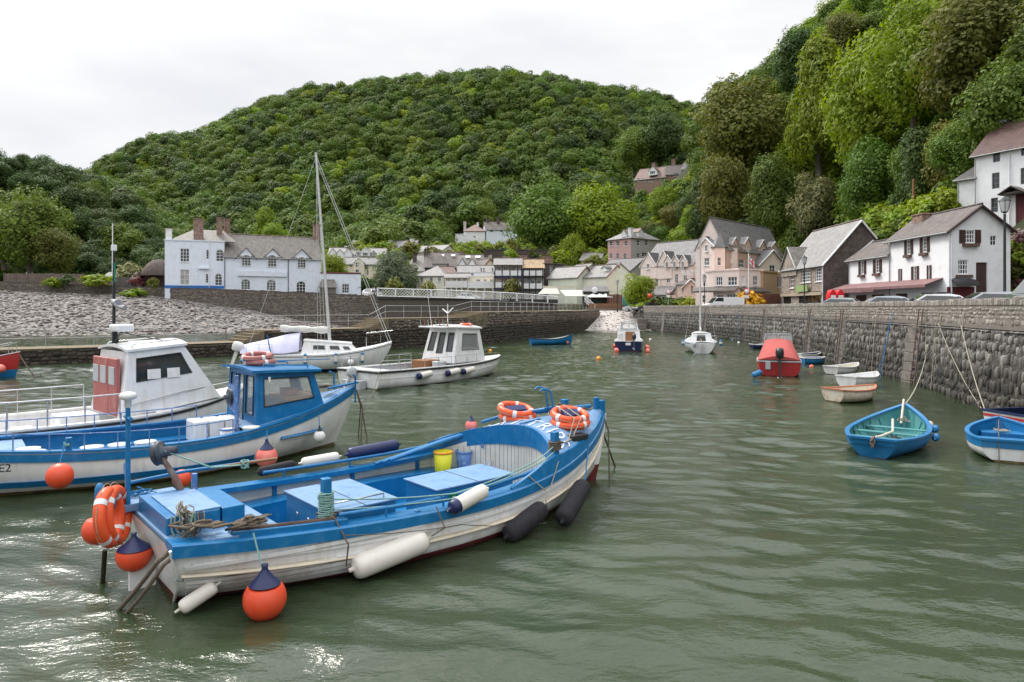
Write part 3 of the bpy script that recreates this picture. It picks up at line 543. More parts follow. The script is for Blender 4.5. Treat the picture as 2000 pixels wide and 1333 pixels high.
# --- trees on the steep slope behind the quay, one by one
cand = []; rs = random.Random(9)
for yy in np.arange(24, 262, 6.6):
    xb = float(interp(yy, [(0, 38), (40, 39.5), (60, 41.5), (75, 41), (95, 44), (120, 47), (150, 43), (190, 37), (230, 27), (290, 45)]))
    for k in range(14):
        x = xb+3+k*6.6+rs.uniform(-2.3, 2.3); y = yy+rs.uniform(-2.3, 2.3); z = float(terrain(x, y)); 
        if x/y > .86 or z > 96: continue
        h = rs.uniform(8.5, 14)*(.72 if k < 2 else 1); cand.append((x, y, z, h))
cand = [c for c in cand if all((c[0]-b[0])**2+(c[1]-b[1])**2 > (b[2]*.6)**2 for b in big) and not hidden(*c, 1) and not (c[0] < 52 and c[1] < 72 and c[1] > 44) and not (c[0] < 46 and 60 < c[1] < 92) and not (c[0] < 56 and 92 < c[1] < 122)]
cand.sort(key=lambda c: c[1]); near, rest = cand[:185], cand[185:]
def kindof(x, y, z, rs):
    px = 1000+F*x/y; py = 602-F*(z+6-H)/y; u = rs.random()
    if 1540 < px < 1830 and py < 420: return 'bright' if u < .6 else 'mid'
    if px >= 1830: return 'olive' if u < .2 else 'bright' if u < .4 else 'mid' if u < .8 else 'dark'
    return 'dark' if u < .32 else 'mid' if u < .72 else 'olive' if u < .82 else 'bright'
LM = [(1300, 'the pink terrace'), (1400, 'the turreted hotel'), (1520, 'the pink gabled house'), (1600, 'the stone house'), (1690, 'the red phone box'), (1770, 'the low white wing'), (1860, 'the shuttered white house'), (1930, 'the tall quay lamp'), (2200, 'the upper white house')]
used = {}
def slope_label(x, y, z, h, kind):
    px = 1000+F*x/y; py = 602-F*(z+h*.6-H)/y; lm = min(LM, key=lambda q: abs(q[0]-px))[1]; tier = 'on the ridge' if z > 78 else 'high on the slope' if z > 50 else 'halfway up the slope' if z > 26 else 'low on the slope'
    size = 'tall' if h > 12 else 'small' if h < 9.5 else 'medium'; s = f'{size} {COLW[kind]} tree {tier} above {lm}'; used[s] = used.get(s, 0)+1; k = used[s]
    return s if k == 1 else s+f', {["second", "third", "fourth", "fifth", "sixth", "seventh", "eighth", "ninth"][min(k-2, 7)]} farther back'
for c in near:
    k = kindof(*c[:3], rs); tree(*c[:2], c[2]-.4, c[3], k, slope_label(*c, k), 'trees on the steep slope behind the quay', rs.uniform(1.05, 1.4), hi=True)
# the thicker woods beyond: uncountable
def wood(name, label, P, protos, hmin, hmax, seed):
    r = np.random.RandomState(seed); P = np.array(P); n = len(P); s = r.uniform(hmin, hmax, n)
    return tag(gn_scatter(name, P, np.stack([r.uniform(-.06, .06, n), r.uniform(-.06, .06, n), r.uniform(0, 6.28, n)], 1), np.stack([s*r.uniform(.9, 1.25, n), s*r.uniform(.9, 1.25, n), s], 1), r.randint(0, len(protos), n), protos), label, kind='stuff')
wp_ = [proto(m_, k) for m_ in CL for k in ('mid', 'dark', 'mid', 'mid')]+[proto(CL[0], 'bright')]
P = [(c[0], c[1], c[2]-.6) for c in rest]; r = np.random.RandomState(4)
xs = np.arange(-330, 330, 5.7); ys = np.arange(196, 500, 5.7); X, Y = np.meshgrid(xs, ys); X = X+r.uniform(-2.2, 2.2, X.shape); Y = Y+r.uniform(-2.2, 2.2, Y.shape); Z = terrain(X, Y)
px = 1000+F*X/Y; ok = (px > 60) & (px < 1500) & (Y < 486)
rt = (X > interp(Y, [(190, 37), (230, 27), (290, 45)])) & (Y < 262); ok &= ~rt; ok &= ~((Y < 245) & (px > 860) & (px < 1030))
ok &= ~((X < -.47*Y-4) & (Y < 250) & False)
for x, y, z in zip(X[ok], Y[ok], Z[ok]):
    if not hidden(x, y, z, 10, 1) and not (abs(x-50) < 14 and abs(y-238) < 8): P.append((x, y, z-.8))
wood('wood', 'dense oak wood covering the far hill', P, wp_, 7.0, 12.0, 6)
# --- left knoll: trees one by one, the rest behind them as one wood
rs2 = random.Random(21); kn = []
for yy in np.arange(140, 200, 6.3):
    for xx in np.arange(-175, -58, 6.3):
        x = xx+rs2.uniform(-2.5, 2.5); y = yy+rs2.uniform(-2.5, 2.5); px = 1000+F*x/y
        if x > -.47*y-2 or px < -60: continue
        kn.append((x, y, float(terrain(x, y)), rs2.uniform(7, 9.3)))
kn.sort(key=lambda c: c[1]); ln = 0
kl = ['behind the white notice', 'behind the closed parasols', 'behind the play frame', 'above the orange fence panel', 'beside the tall white pole', 'behind the garden shed', 'behind the thatched hut', 'behind the beach house chimneys']
for i, (x, y, z, h) in enumerate(kn[:70]):
    px = 1000+F*x/y; k = rs2.choice(['dark', 'dark', 'dark', 'mid']); s = f'{"tall" if h > 8.4 else "low"} {COLW[k]} tree on the knoll {kl[sum(px > q for q in (30, 80, 140, 190, 225, 260, 310))]}'; used[s] = used.get(s, 0)+1
    tree(x, y, z-.5, h, k, s if used[s] == 1 else s+f', {["second", "third", "fourth", "fifth", "sixth", "seventh", "eighth", "ninth", "tenth", "eleventh", "twelfth", "topmost"][min(used[s]-2, 11)]} up', 'trees on the wooded knoll by the beach', rs2.uniform(1.1, 1.4), hi=True)
wood('wood', 'wood on the back of the knoll', [(c[0], c[1], c[2]-.5) for c in kn[70:]]+[(x, y, float(terrain(x, y))-.5) for x in np.arange(-230, -100, 7) for y in np.arange(200, 262, 7) if x < -.47*y], [proto(CL[0], 'dark'), proto(CL[1], 'mid'), proto(CL[2], 'dark')], 8, 10, 8)
# --- undergrowth and ivy on the slopes
P = []; r = np.random.RandomState(12)
for _ in range(5200):
    y = r.uniform(22, 235); xb = float(interp(y, [(0, 38), (40, 39.5), (60, 41.5), (75, 41), (95, 44), (120, 47), (150, 43), (190, 37), (230, 27)])); x = xb+r.uniform(.5, 1)*0+r.rand()**1.3*60+.6
    if x/y > .9 or (44 < y < 72 and x < 47) or (60 < y < 92 and x < 40) or hidden(x, y, float(terrain(x, y)), 1.2, 1): continue
    P.append((x, y, float(terrain(x, y))-.3))
wood('undergrowth', 'ivy and scrub between the trees on the slope', P, [proto(CB[0], 'mid'), proto(CB[1], 'bright'), proto(CB[0], 'dark'), proto(CB[1], 'mid')], 2.2, 4.2, 14)
P = []
for _ in range(2600):
    y = r.uniform(150, 232); x = r.uniform(-75, 50); px = 1000+F*x/y
    if not 330 < px < 1260: continue
    z = float(terrain(x, y)); py = 602-F*(z-H)/y
    if y < 186+r.uniform(-3, 3) and px > 640 and r.rand() < .86: continue
    if hidden(x, y, z, 4, 1) or (884 < px < 1012 and 222 < y < 242): continue
    P.append((x, y, z-.3))
wood('undergrowth', 'hedges and garden scrub above the village roofs', P, [proto(CB[0], 'mid'), proto(CB[1], 'olive'), proto(CB[0], 'dark'), proto(CB[1], 'bright')], 2., 5., 15)
# ================================================================== BUILDINGS
def render_m(name, col, dirt=(.42, .40, .36)): return mat(name, col, .8, .07, 1.2, dirt=dirt, dirtscale=.9, dirtamt=.35, bump=.15, bscale=25)
def slate(name, c1, c2, lich=None):
    """roof covering in courses: a wave of courses over mottled slates"""
    m = bpy.data.materials.new(name); m.use_nodes = True; t = m.node_tree; b = t.nodes['Principled BSDF']; l = t.links.new; b.inputs['Roughness'].default_value = .62
    c = N(t, 'ShaderNodeTexCoord'); mp = N(t, 'ShaderNodeMapping'); mp.inputs['Rotation'].default_value = (0, 0, 0); l(c.outputs['UV'], mp.inputs[0])
    br = N(t, 'ShaderNodeTexBrick', Scale=1.0); br.inputs['Brick Width'].default_value = .32; br.inputs['Row Height'].default_value = .22; br.inputs['Mortar Size'].default_value = .018; br.inputs['Color1'].default_value = tuple(c1)+(1,); br.inputs['Color2'].default_value = tuple(c2)+(1,); br.inputs['Mortar'].default_value = tuple(x*.45 for x in c2)+(1,)
    l(mp.outputs[0], br.inputs['Vector']); n = N(t, 'ShaderNodeTexNoise', Scale=1.4, Detail=8.0, Roughness=.75); l(c.outputs['Object'], n.inputs['Vector']); rp = N(t, 'ShaderNodeValToRGB'); rp.color_ramp.elements[0].position = .45; rp.color_ramp.elements[0].color = (0, 0, 0, 1); rp.color_ramp.elements[1].position = .7; rp.color_ramp.elements[1].color = (.75,)*3+(1,); l(n.outputs[0], rp.inputs[0])
    x = N(t, 'ShaderNodeMix', data_type='RGBA'); l(rp.outputs[0], x.inputs[0]); l(br.outputs[0], x.inputs[6]); x.inputs[7].default_value = tuple(lich or [k*1.25 for k in c1])+(1,); l(x.outputs[2], b.inputs['Base Color'])
    bp = N(t, 'ShaderNodeBump', Strength=.7, Distance=.02); l(br.outputs['Fac'], bp.inputs['Height']); bp.invert = True; l(bp.outputs[0], b.inputs['Normal']); MATS[name] = m; return m
SL = {'grey': slate('slate_grey', (.20, .19, .20), (.13, .125, .13), (.26, .25, .24)), 'pale': slate('slate_pale', (.27, .26, .255), (.20, .19, .19), (.33, .32, .30)), 'dark': slate('slate_dark', (.10, .095, .095), (.065, .06, .062), (.15, .14, .13)),
      'lichen': slate('slate_lichen', (.19, .17, .155), (.12, .108, .10), (.27, .245, .20)), 'orange': slate('roof_orange', (.42, .25, .10), (.30, .20, .12), (.50, .42, .30)), 'red': slate('roof_tile_red', (.115, .058, .052), (.08, .042, .04), (.15, .09, .075)),
      'clay': slate('roof_clay', (.24, .15, .13), (.17, .11, .10), (.30, .20, .17)), 'brown': slate('roof_brown', (.13, .105, .095), (.075, .06, .055), (.19, .16, .14))}
WL = {'white': render_m('render_white', (.80, .81, .83)), 'shadewhite': render_m('render_shadewhite', (.74, .80, .90)), 'cream': render_m('render_cream', (.76, .70, .55)), 'pink': render_m('render_pink', (.80, .60, .52), (.5, .36, .32)),  # second entry: white render with the beach house's bluish shade in its colour
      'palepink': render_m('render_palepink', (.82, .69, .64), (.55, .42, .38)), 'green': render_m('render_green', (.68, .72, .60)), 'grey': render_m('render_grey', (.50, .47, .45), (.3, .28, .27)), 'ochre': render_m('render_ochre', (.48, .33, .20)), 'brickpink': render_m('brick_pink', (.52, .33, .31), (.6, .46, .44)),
      'palegreen': render_m('render_palegreen', (.76, .76, .64))}
def brick(name, c1, c2, mo, bw=.24, rh=.09, rough=.9):
    m = bpy.data.materials.new(name); m.use_nodes = True; t = m.node_tree; b = t.nodes['Principled BSDF']; l = t.links.new; b.inputs['Roughness'].default_value = rough
    c = N(t, 'ShaderNodeTexCoord'); br = N(t, 'ShaderNodeTexBrick', Scale=1.0); br.inputs['Brick Width'].default_value = bw; br.inputs['Row Height'].default_value = rh; br.inputs['Mortar Size'].default_value = .012; br.inputs['Color1'].default_value = tuple(c1)+(1,); br.inputs['Color2'].default_value = tuple(c2)+(1,); br.inputs['Mortar'].default_value = tuple(mo)+(1,)
    n = N(t, 'ShaderNodeTexNoise', Scale=3.0, Detail=6.0); l(c.outputs['Object'], n.inputs['Vector']); ad = N(t, 'ShaderNodeMix', data_type='RGBA'); ad.inputs[0].default_value = .06; l(c.outputs['UV'], ad.inputs[6]); l(n.outputs['Color'], ad.inputs[7]); l(ad.outputs[2], br.inputs['Vector']); 
    rp = N(t, 'ShaderNodeValToRGB'); rp.color_ramp.elements[0].color = (.55,)*3+(1,); rp.color_ramp.elements[0].position = .3; rp.color_ramp.elements[1].color = (1.25,)*3+(1,); rp.color_ramp.elements[1].position = .7; l(n.outputs[0], rp.inputs[0]); mu = N(t, 'ShaderNodeMix', data_type='RGBA', blend_type='MULTIPLY'); mu.inputs[0].default_value = 1; l(br.outputs[0], mu.inputs[6]); l(rp.outputs[0], mu.inputs[7]); l(mu.outputs[2], b.inputs['Base Color'])
    bp = N(t, 'ShaderNodeBump', Strength=.6, Distance=.02); bp.invert = True; l(br.outputs['Fac'], bp.inputs['Height']); l(bp.outputs[0], b.inputs['Normal']); MATS[name] = m; return m
WL['stone'] = brick('house_stone', (.36, .30, .25), (.24, .20, .17), (.40, .36, .31), .38, .17); WL['darkstone'] = brick('dark_rubble', (.105, .08, .07), (.065, .05, .045), (.15, .125, .11), .34, .10); WL['redbrick'] = brick('red_brick', (.30, .17, .13), (.22, .12, .095), (.36, .30, .26))
frame_m = mat('window_frame_white', (.82, .83, .84), .45, .05); glass = glass_mat('window_glass'); dkwood = mat('dark_brown_wood', (.075, .04, .03), .7, .4, 4., stretch=(1, 1, .2)); navy = mat('navy_paint', (.02, .03, .085), .5, .2); black = mat('black_paint', (.018, .018, .02), .5, .2); curtain = mat('net_curtain', (.45, .45, .44), .9, .4, 3.)
redtrim = mat('dull_red_trim', (.22, .06, .055), .6, .3)
def uvmap(o):
    """box-project UVs in metres: u along the wall or eaves, v up the slope"""
    me = o.data; uv = me.uv_layers.new(name='UVMap'); 
    for p in me.polygons:
        n = p.normal; h = Vector((-n.y, n.x, 0)); h = h.normalized() if h.length > .01 else Vector((1, 0, 0)); s = n.cross(h)
        for li in p.loop_indices:
            c = me.vertices[me.loops[li].vertex_index].co; uv.data[li].uv = (c.dot(h), c.dot(s))
    return o
def slab(g, P, t=.12, mi=0):
    n = len(P); P = [Vector(p) for p in P]; top = [p+Vector((0, 0, t)) for p in P]; g.poly(top, mi); g.poly(P[::-1], mi)
    for i in range(n): j = (i+1) % n; g.quad(P[i], P[j], top[j], top[i], mi)
class House:
    def __init__(s, name, label, pl, Yl, pr, Yr, D, zb, py_eave, wall, group=None, cat='house', top=None):
        """front wall runs from photo column pl at distance Yl to column pr at distance Yr; eaves height read at the nearer end"""
        a = Vector(W(pl, Yl)); b = Vector(W(pr, Yr)); s.a = a; s.u = (b-a).normalized(); s.v = Vector((-s.u.y, s.u.x)); s.W = (b-a).length; s.D = D; s.zb = zb; s.wm = WL[wall]
        s.ze = (Zp(py_eave, Yl) if top is None else top); s.ang = math.atan2(s.u.y, s.u.x); s.root = thing(name, label, cat, (a.x, a.y, zb), s.ang, group); s.H = s.ze-zb; s.holes = {'f': [], 'r': [], 'l': [], 'b': []}; s.roofo = None
    def fr(s, face):
        return {'f': (Vector((0, 0, 0)), Vector((1, 0, 0)), Vector((0, -1, 0)), s.W), 'r': (Vector((s.W, 0, 0)), Vector((0, 1, 0)), Vector((1, 0, 0)), s.D), 'l': (Vector((0, s.D, 0)), Vector((0, -1, 0)), Vector((-1, 0, 0)), s.D), 'b': (Vector((s.W, s.D, 0)), Vector((-1, 0, 0)), Vector((0, 1, 0)), s.W)}[face]
    def s_at(s, face, px):
        o, d, n, L_ = s.fr(face); ow = s.a+s.u*o.x+s.v*o.y; dw = s.u*d.x+s.v*d.y; t = (px-1000)/F; k = (t*ow.y-ow.x)/(dw.x-t*dw.y); return k, ow.y+dw.y*k
    def win(s, face, x0, x1, y0, y1, cols=2, rows=2, style='', fm=None, gm=None, proud=False):
        k0, Y0 = s.s_at(face, x0); k1, Y1 = s.s_at(face, x1); Y = (Y0+Y1)/2; za = Zp(y1, Y)-s.zb; zt = Zp(y0, Y)-s.zb
        s.winm(face, (k0+k1)/2, za, abs(k1-k0), zt-za, cols, rows, style, fm, gm, proud)
    def winm(s, face, c, z, w, h, cols=2, rows=2, style='', fm=None, gm=None, proud=False):
        o, d, n, L_ = s.fr(face); up = Vector((0, 0, 1)); fm = fm or frame_m; dep = .0 if proud else -.13
        if not proud: s.holes[face].append((c-w/2, c+w/2, z, z+h))
        g = MB(); P = lambda a, b_, q: o+d*(c+a)+up*(z+b_)+n*(dep+q)
        def bar(a0, a1, b0, b1, q0=.0, q1=.07): 
            v = [P(a, b_, q) for q in (q0, q1) for b_ in (b0, b1) for a in (a0, a1)]; g.add(v, [(0,2,3,1),(4,5,7,6),(0,1,5,4),(2,6,7,3),(0,4,6,2),(1,3,7,5)])
        t = min(.07, w*.09); bar(-w/2, -w/2+t, 0, h); bar(w/2-t, w/2, 0, h); bar(-w/2+t, w/2-t, 0, t*1.2); bar(-w/2+t, w/2-t, h-t, h)
        for i in range(1, cols): x = -w/2+w*i/cols; bar(x-t*.4, x+t*.4, t, h-t, .0, .055)
        for i in range(1, rows): y = h*i/rows; bar(-w/2+t, w/2-t, y-t*.4, y+t*.4, .0, .05)
        if 'arch' in style:   # pointed head: filled spandrels
            for sg in (-1, 1):
                pts = [P(sg*w/2, h, .08), P(sg*w/2, h*.68, .08), P(sg*w*.42, h*.84, .08), P(sg*w*.2, h*.96, .08), P(0, h, .08)]; g.poly(pts if sg < 0 else pts[::-1])
        fo = g.build('window', fm, s.root)
        pg = MB(); pg.quad(P(-w/2, 0, .012), P(w/2, 0, .012), P(w/2, h, .012), P(-w/2, h, .012)); pg.build('pane', gm or glass, fo)
        if 'sill' in style: g2 = MB(); q = [P(a, b_, q_) for q_ in (.02, .24) for b_ in (-.09, 0) for a in (-w/2-.06, w/2+.06)]; g2.add(q, [(0,2,3,1),(4,5,7,6),(0,1,5,4),(2,6,7,3),(0,4,6,2),(1,3,7,5)]); g2.build('sill', fm, fo)
        if 'shut' in style:
            for sg in (-1, 1):
                g3 = MB(); a0, a1 = (sg*w/2, sg*(w/2+w*.55)); a0, a1 = min(a0, a1), max(a0, a1); q = [P(a, b_, q_) for q_ in (.14, .19) for b_ in (-.02, h+.02) for a in (a0, a1)]; g3.add(q, [(0,2,3,1),(4,5,7,6),(0,1,5,4),(2,6,7,3),(0,4,6,2),(1,3,7,5)])
                for k in range(8): q = [P(a, b_, q_) for q_ in (.19, .205) for b_ in (h*(k+.3)/8, h*(k+.75)/8) for a in (a0+.05, a1-.05)]; g3.add(q, [(0,2,3,1),(4,5,7,6),(0,1,5,4),(2,6,7,3),(0,4,6,2),(1,3,7,5)])
                g3.build('shutter', dkwood, fo)
        if 'box' in style:
            g4 = MB(); q = [P(a, b_, q_) for q_ in (.15, .42) for b_ in (-.30, -.06) for a in (-w*.75, w*.75)]; g4.add(q, [(0,2,3,1),(4,5,7,6),(0,1,5,4),(2,6,7,3),(0,4,6,2),(1,3,7,5)]); g4.build('window_box', mat('weathered_box', (.16, .10, .08), .9, .5, 5.), fo)
        return fo
    def door(s, face, x0, x1, y0, m_=None):
        k0, Y0 = s.s_at(face, x0); k1, Y1 = s.s_at(face, x1); o, d, n, L_ = s.fr(face); w = abs(k1-k0); c = (k0+k1)/2; h = Zp(y0, (Y0+Y1)/2)-s.zb; s.holes[face].append((c-w/2, c+w/2, 0, h)); g = MB(); P = lambda a, b_, q: o+d*(c+a)+Vector((0, 0, b_))+n*(q-.13)
        g.quad(P(-w/2, 0, .01), P(w/2, 0, .01), P(w/2, h, .01), P(-w/2, h, .01))
        for i in range(2):
            for j in range(2): a = -w*.38+i*w*.42; b_ = h*.1+j*h*.45; g.quad(P(a, b_, .03), P(a+w*.34, b_, .03), P(a+w*.34, b_+h*.36, .03), P(a, b_+h*.36, .03))
        do = g.build('door', m_ or dkwood, s.root); g = MB(); g.ball(P(w*.38, h*.45, .08), .04, 8); g.build('handle', rail_m, do)
    def walls(s, gable=None, zr=None, rf=.5, zback=None, faces='frlb', name='wall'):
        """four walls with real window openings; gable 'u' = ridge along the front, 'v' = gable over the front"""
        g = MB()
        for f in faces:
            o, d, n, L_ = s.fr(f); hs = [(max(a, .01), min(b, L_-.01), max(c, 0.01), min(e, s.H-.01)) for a, b, c, e in s.holes[f] if b > 0 and a < L_ and c < s.H]
            xs = sorted({0, L_}|{h[0] for h in hs}|{h[1] for h in hs}); zs = sorted({-3, s.H}|{h[2] for h in hs}|{h[3] for h in hs})
            for x0, x1 in zip(xs, xs[1:]):
                for z0, z1 in zip(zs, zs[1:]):
                    cx, cz = (x0+x1)/2, (z0+z1)/2
                    if any(h[0] < cx < h[1] and h[2] < cz < h[3] for h in hs): continue
                    g.quad(o+d*x0+Vector((0, 0, z0)), o+d*x1+Vector((0, 0, z0)), o+d*x1+Vector((0, 0, z1)), o+d*x0+Vector((0, 0, z1)))
            for a, b, c, e in hs:
                P = lambda x, z, q: o+d*x+Vector((0, 0, z))+n*q
                for q in ((a, c, a, e), (b, e, b, c), (a, e, b, e), (b, c, a, c)): g.quad(P(q[0], q[1], 0), P(q[0], q[1], -.14), P(q[2], q[3], -.14), P(q[2], q[3], 0))
        zr_ = (zr or 0)
        if gable == 'u':
            y = s.D*rf
            if 'r' in faces: g.poly([(s.W, 0, s.H), (s.W, s.D, s.H+(zback or 0)), (s.W, y, s.H+zr_)])
            if 'l' in faces: g.poly([(0, s.D, s.H+(zback or 0)), (0, 0, s.H), (0, y, s.H+zr_)])
            if zback: g.quad((0, s.D, s.H), (s.W, s.D, s.H), (s.W, s.D, s.H+zback), (0, s.D, s.H+zback)); g.quad((s.W, 0, s.H), (s.W, s.D, s.H), (s.W, s.D, s.H+.001), (s.W, 0, s.H+.001))
        if gable == 'v': x = s.W*rf; g.poly([(0, 0, s.H), (s.W, 0, s.H), (x, 0, s.H+zr_)]); g.poly([(s.W, s.D, s.H), (0, s.D, s.H), (x, s.D, s.H+zr_)])
        return uvmap(g.build(name, s.wm, s.root))
    def roof(s, kind, zr, m_, rf=.5, ov=.3, hip=None, zback=0., barge=None, ridge=True):
        g = MB(); H_ = s.H; Wd, D = s.W, s.D
        if kind == 'u':
            y = D*rf; sf = zr/y; sb = (zr-zback)/(D-y)
            slab(g, [(-ov, -ov, H_-ov*sf), (Wd+ov, -ov, H_-ov*sf), (Wd+ov, y, H_+zr), (-ov, y, H_+zr)]); slab(g, [(Wd+ov, D+ov, H_+zback-ov*sb), (-ov, D+ov, H_+zback-ov*sb), (-ov, y, H_+zr), (Wd+ov, y, H_+zr)])
            e = [[(Wd+ov, -ov, H_-ov*sf), (Wd+ov, y, H_+zr), (Wd+ov, D+ov, H_+zback-ov*sb)], [(-ov, -ov, H_-ov*sf), (-ov, y, H_+zr), (-ov, D+ov, H_+zback-ov*sb)]]; rd = [(-ov, y, H_+zr+.1), (Wd+ov, y, H_+zr+.1)]
        elif kind == 'v':
            x = Wd*rf; sl = zr/x; sr = zr/(Wd-x)
            slab(g, [(-ov, D+ov, H_-ov*sl), (-ov, -ov, H_-ov*sl), (x, -ov, H_+zr), (x, D+ov, H_+zr)]); slab(g, [(Wd+ov, -ov, H_-ov*sr), (Wd+ov, D+ov, H_-ov*sr), (x, D+ov, H_+zr), (x, -ov, H_+zr)])
            e = [[(-ov, -ov, H_-ov*sl), (x, -ov, H_+zr), (Wd+ov, -ov, H_-ov*sr)]]; rd = [(x, -ov, H_+zr+.1), (x, D+ov, H_+zr+.1)]
        elif kind == 'hip':
            h = hip if hip is not None else D/2; o_ = ov; z = H_-.1; R1, R2 = (h, D/2, H_+zr), (Wd-h, D/2, H_+zr)
            if h*2 >= Wd: R1 = R2 = (Wd/2, D/2, H_+zr)
            A, B_, C, E = (-o_, -o_, z), (Wd+o_, -o_, z), (Wd+o_, D+o_, z), (-o_, D+o_, z)
            if R1 == R2:
                for q in ((A, B_, R1), (B_, C, R1), (C, E, R1), (E, A, R1)): slab(g, q)
            else:
                slab(g, [A, B_, R2, R1]); slab(g, [C, E, R1, R2]); slab(g, [B_, C, R2]); slab(g, [E, A, R1])
            e = []; rd = [R1, R2] if R1 != R2 else None
        elif kind == 'flat':
            g.b2(-.05, Wd+.05, -.05, D+.05, H_, H_+.12); g.b2(-.12, Wd+.12, -.12, .12, H_+.12, H_+.3); g.b2(-.12, Wd+.12, D-.12, D+.12, H_+.12, H_+.3); g.b2(-.12, .12, .12, D-.12, H_+.12, H_+.3); g.b2(Wd-.12, Wd+.12, .12, D-.12, H_+.12, H_+.3); e = []; rd = None
        s.roofo = uvmap(g.build('roof', m_, s.root))
        if kind == 'u' and ov >= .15: z_ = H_-ov*sf; MB().tube([(-ov, -ov-.05, z_), (Wd+ov, -ov-.05, z_)], .065, 6).build('gutter', rail_m, s.roofo); MB().tube([(.12, -ov-.05, z_), (.12, -.08, z_-.35), (.12, -.08, -1)], .045, 5).build('drainpipe', rail_m, s.root)
        if barge:
            for q in e: g = MB(); [g.tube([Vector(a)+Vector((0, 0, -.02)), Vector(b)+Vector((0, 0, -.02))], .11, 4) for a, b in zip(q, q[1:])]; g.build('bargeboard', barge, s.roofo)
        if ridge and rd and kind != 'flat': g = MB(); g.tube([Vector(rd[0])+Vector((0, 0, .04)), Vector(rd[1])+Vector((0, 0, .04))], .10, 6); g.build('ridge_tile', ridge if ridge is not True else SL['clay'], s.roofo)
        return s.roofo
    def chimney(s, x, y, w, d, z0, z1, m_=None, pots=2):
        g = MB(); g.b2(x-w/2, x+w/2, y-d/2, y+d/2, z0, z1); g.b2(x-w/2-.08, x+w/2+.08, y-d/2-.08, y+d/2+.08, z1, z1+.12); c = uvmap(g.build('chimney', m_ or WL['redbrick'], s.roofo)); 
        for k in range(pots): g = MB(); g.lathe([(.13, 0), (.11, .35), (.15, .38), (.1, .42)], (x+(k-(pots-1)/2)*.38, y, z1+.12), n=8); g.build('chimney_pot', SL['red'], s.roofo)
    def chim_px(s, px, py_t, Y_, w, d, m_=None, pots=2, py_b=None):
        p = Vector(W(px, Y_))-s.a; s.chimney(p.dot(s.u), p.dot(s.v), w, d, s.H*.9 if py_b is None else Zp(py_b, Y_)-s.zb, Zp(py_t, Y_)-s.zb, m_, pots)
    def gablet(s, face, c, w, z0, z1, zt, depth, m_=None, wm=None, barge=None, fwd=.02):
        """small gabled bay or dormer: wall from z0 to z1, apex zt"""
        o, d, n, L_ = s.fr(face); P = lambda a, q, z: o+d*(c+a)+n*q+Vector((0, 0, z)); g = MB()
        g.poly([P(-w/2, fwd, z0), P(w/2, fwd, z0), P(w/2, fwd, z1), P(0, fwd, zt), P(-w/2, fwd, z1)]); g.quad(P(-w/2, -depth, z0), P(-w/2, fwd, z0), P(-w/2, fwd, z1), P(-w/2, -depth, z1)); g.quad(P(w/2, fwd, z0), P(w/2, -depth, z0), P(w/2, -depth, z1), P(w/2, fwd, z1))
        do = uvmap(g.build('dormer', wm or s.wm, s.root)); g = MB(); e = .14; k = (zt-z1)/(w/2)
        slab(g, [P(-w/2-e, -depth, z1-e*k), P(-w/2-e, fwd+e, z1-e*k), P(0, fwd+e, zt), P(0, -depth, zt)], .08); slab(g, [P(w/2+e, fwd+e, z1-e*k), P(w/2+e, -depth, z1-e*k), P(0, -depth, zt), P(0, fwd+e, zt)], .08); ro = uvmap(g.build('dormer_roof', m_ or SL['grey'], do))
        if barge: g = MB(); g.tube([P(-w/2-e, fwd+e, z1-e*k), P(0, fwd+e, zt+.02), P(w/2+e, fwd+e, z1-e*k)], .075, 4); g.build('bargeboard', barge, do)
        return do
    def gab_px(s, face, x0, x1, yb, ys, yt, depth, **k):
        k0, Y0 = s.s_at(face, x0); k1, Y1 = s.s_at(face, x1); Y = (Y0+Y1)/2; return s.gablet(face, (k0+k1)/2, abs(k1-k0), Zp(yb, Y)-s.zb, Zp(ys, Y)-s.zb, Zp(yt, Y)-s.zb, depth, **k)
    def pipe(s, face, px, py0, py1, m_=None):
        k, Y = s.s_at(face, px); o, d, n, L_ = s.fr(face); g = MB(); g.tube([o+d*k+n*.08+Vector((0, 0, Zp(p, Y)-s.zb)) for p in (py0, py1)], .06, 6); g.build('drainpipe', m_ or black, s.root)
    def awn(s, face, x0, x1, y_t, y_b, out_, m_, side=True, name='awning'):
        k0, Y0 = s.s_at(face, x0); k1, Y1 = s.s_at(face, x1); o, d, n, L_ = s.fr(face); a, b = Zp(y_t, Y0)-s.zb, Zp(y_b, Y0)-s.zb; g = MB(); P = lambda k, q, z: o+d*k+n*q+Vector((0, 0, z)); slab(g, [P(k0, 0, a), P(k1, 0, a), P(k1, out_, b), P(k0, out_, b)][::-1], .05); g.quad(P(k0, out_, b-.18), P(k1, out_, b-.18), P(k1, out_, b), P(k0, out_, b)); return uvmap(g.build(name, m_, s.root))
def simple(name, label, pl, Yl, pr, Yr, D, zb, pe, wall, rk, pr_top, rm, wins=(), group=None, rf=.5, barge=None, hip=None, pots=(), cat='house', zback=0, ridge=True, ov=.3):
    h = House(name, label, pl, Yl, pr, Yr, D, zb, pe, wall, group, cat)
    for w in wins: h.win(*w)
    ym = Yl+(D*rf if rk in 'u' else D/2 if rk == 'hip' else 0); zr = Zp(pr_top, ym)-h.ze if rk != 'flat' else 0
    h.walls(None if rk in ('hip', 'flat') else rk, zr, rf, zback); h.roof(rk, zr, SL[rm] if isinstance(rm, str) else rm, rf, ov=ov, barge=barge, hip=hip, zback=zback, ridge=ridge)
    for p in pots: h.chim_px(*p)
    return h
VG = 'houses of the harbour village'
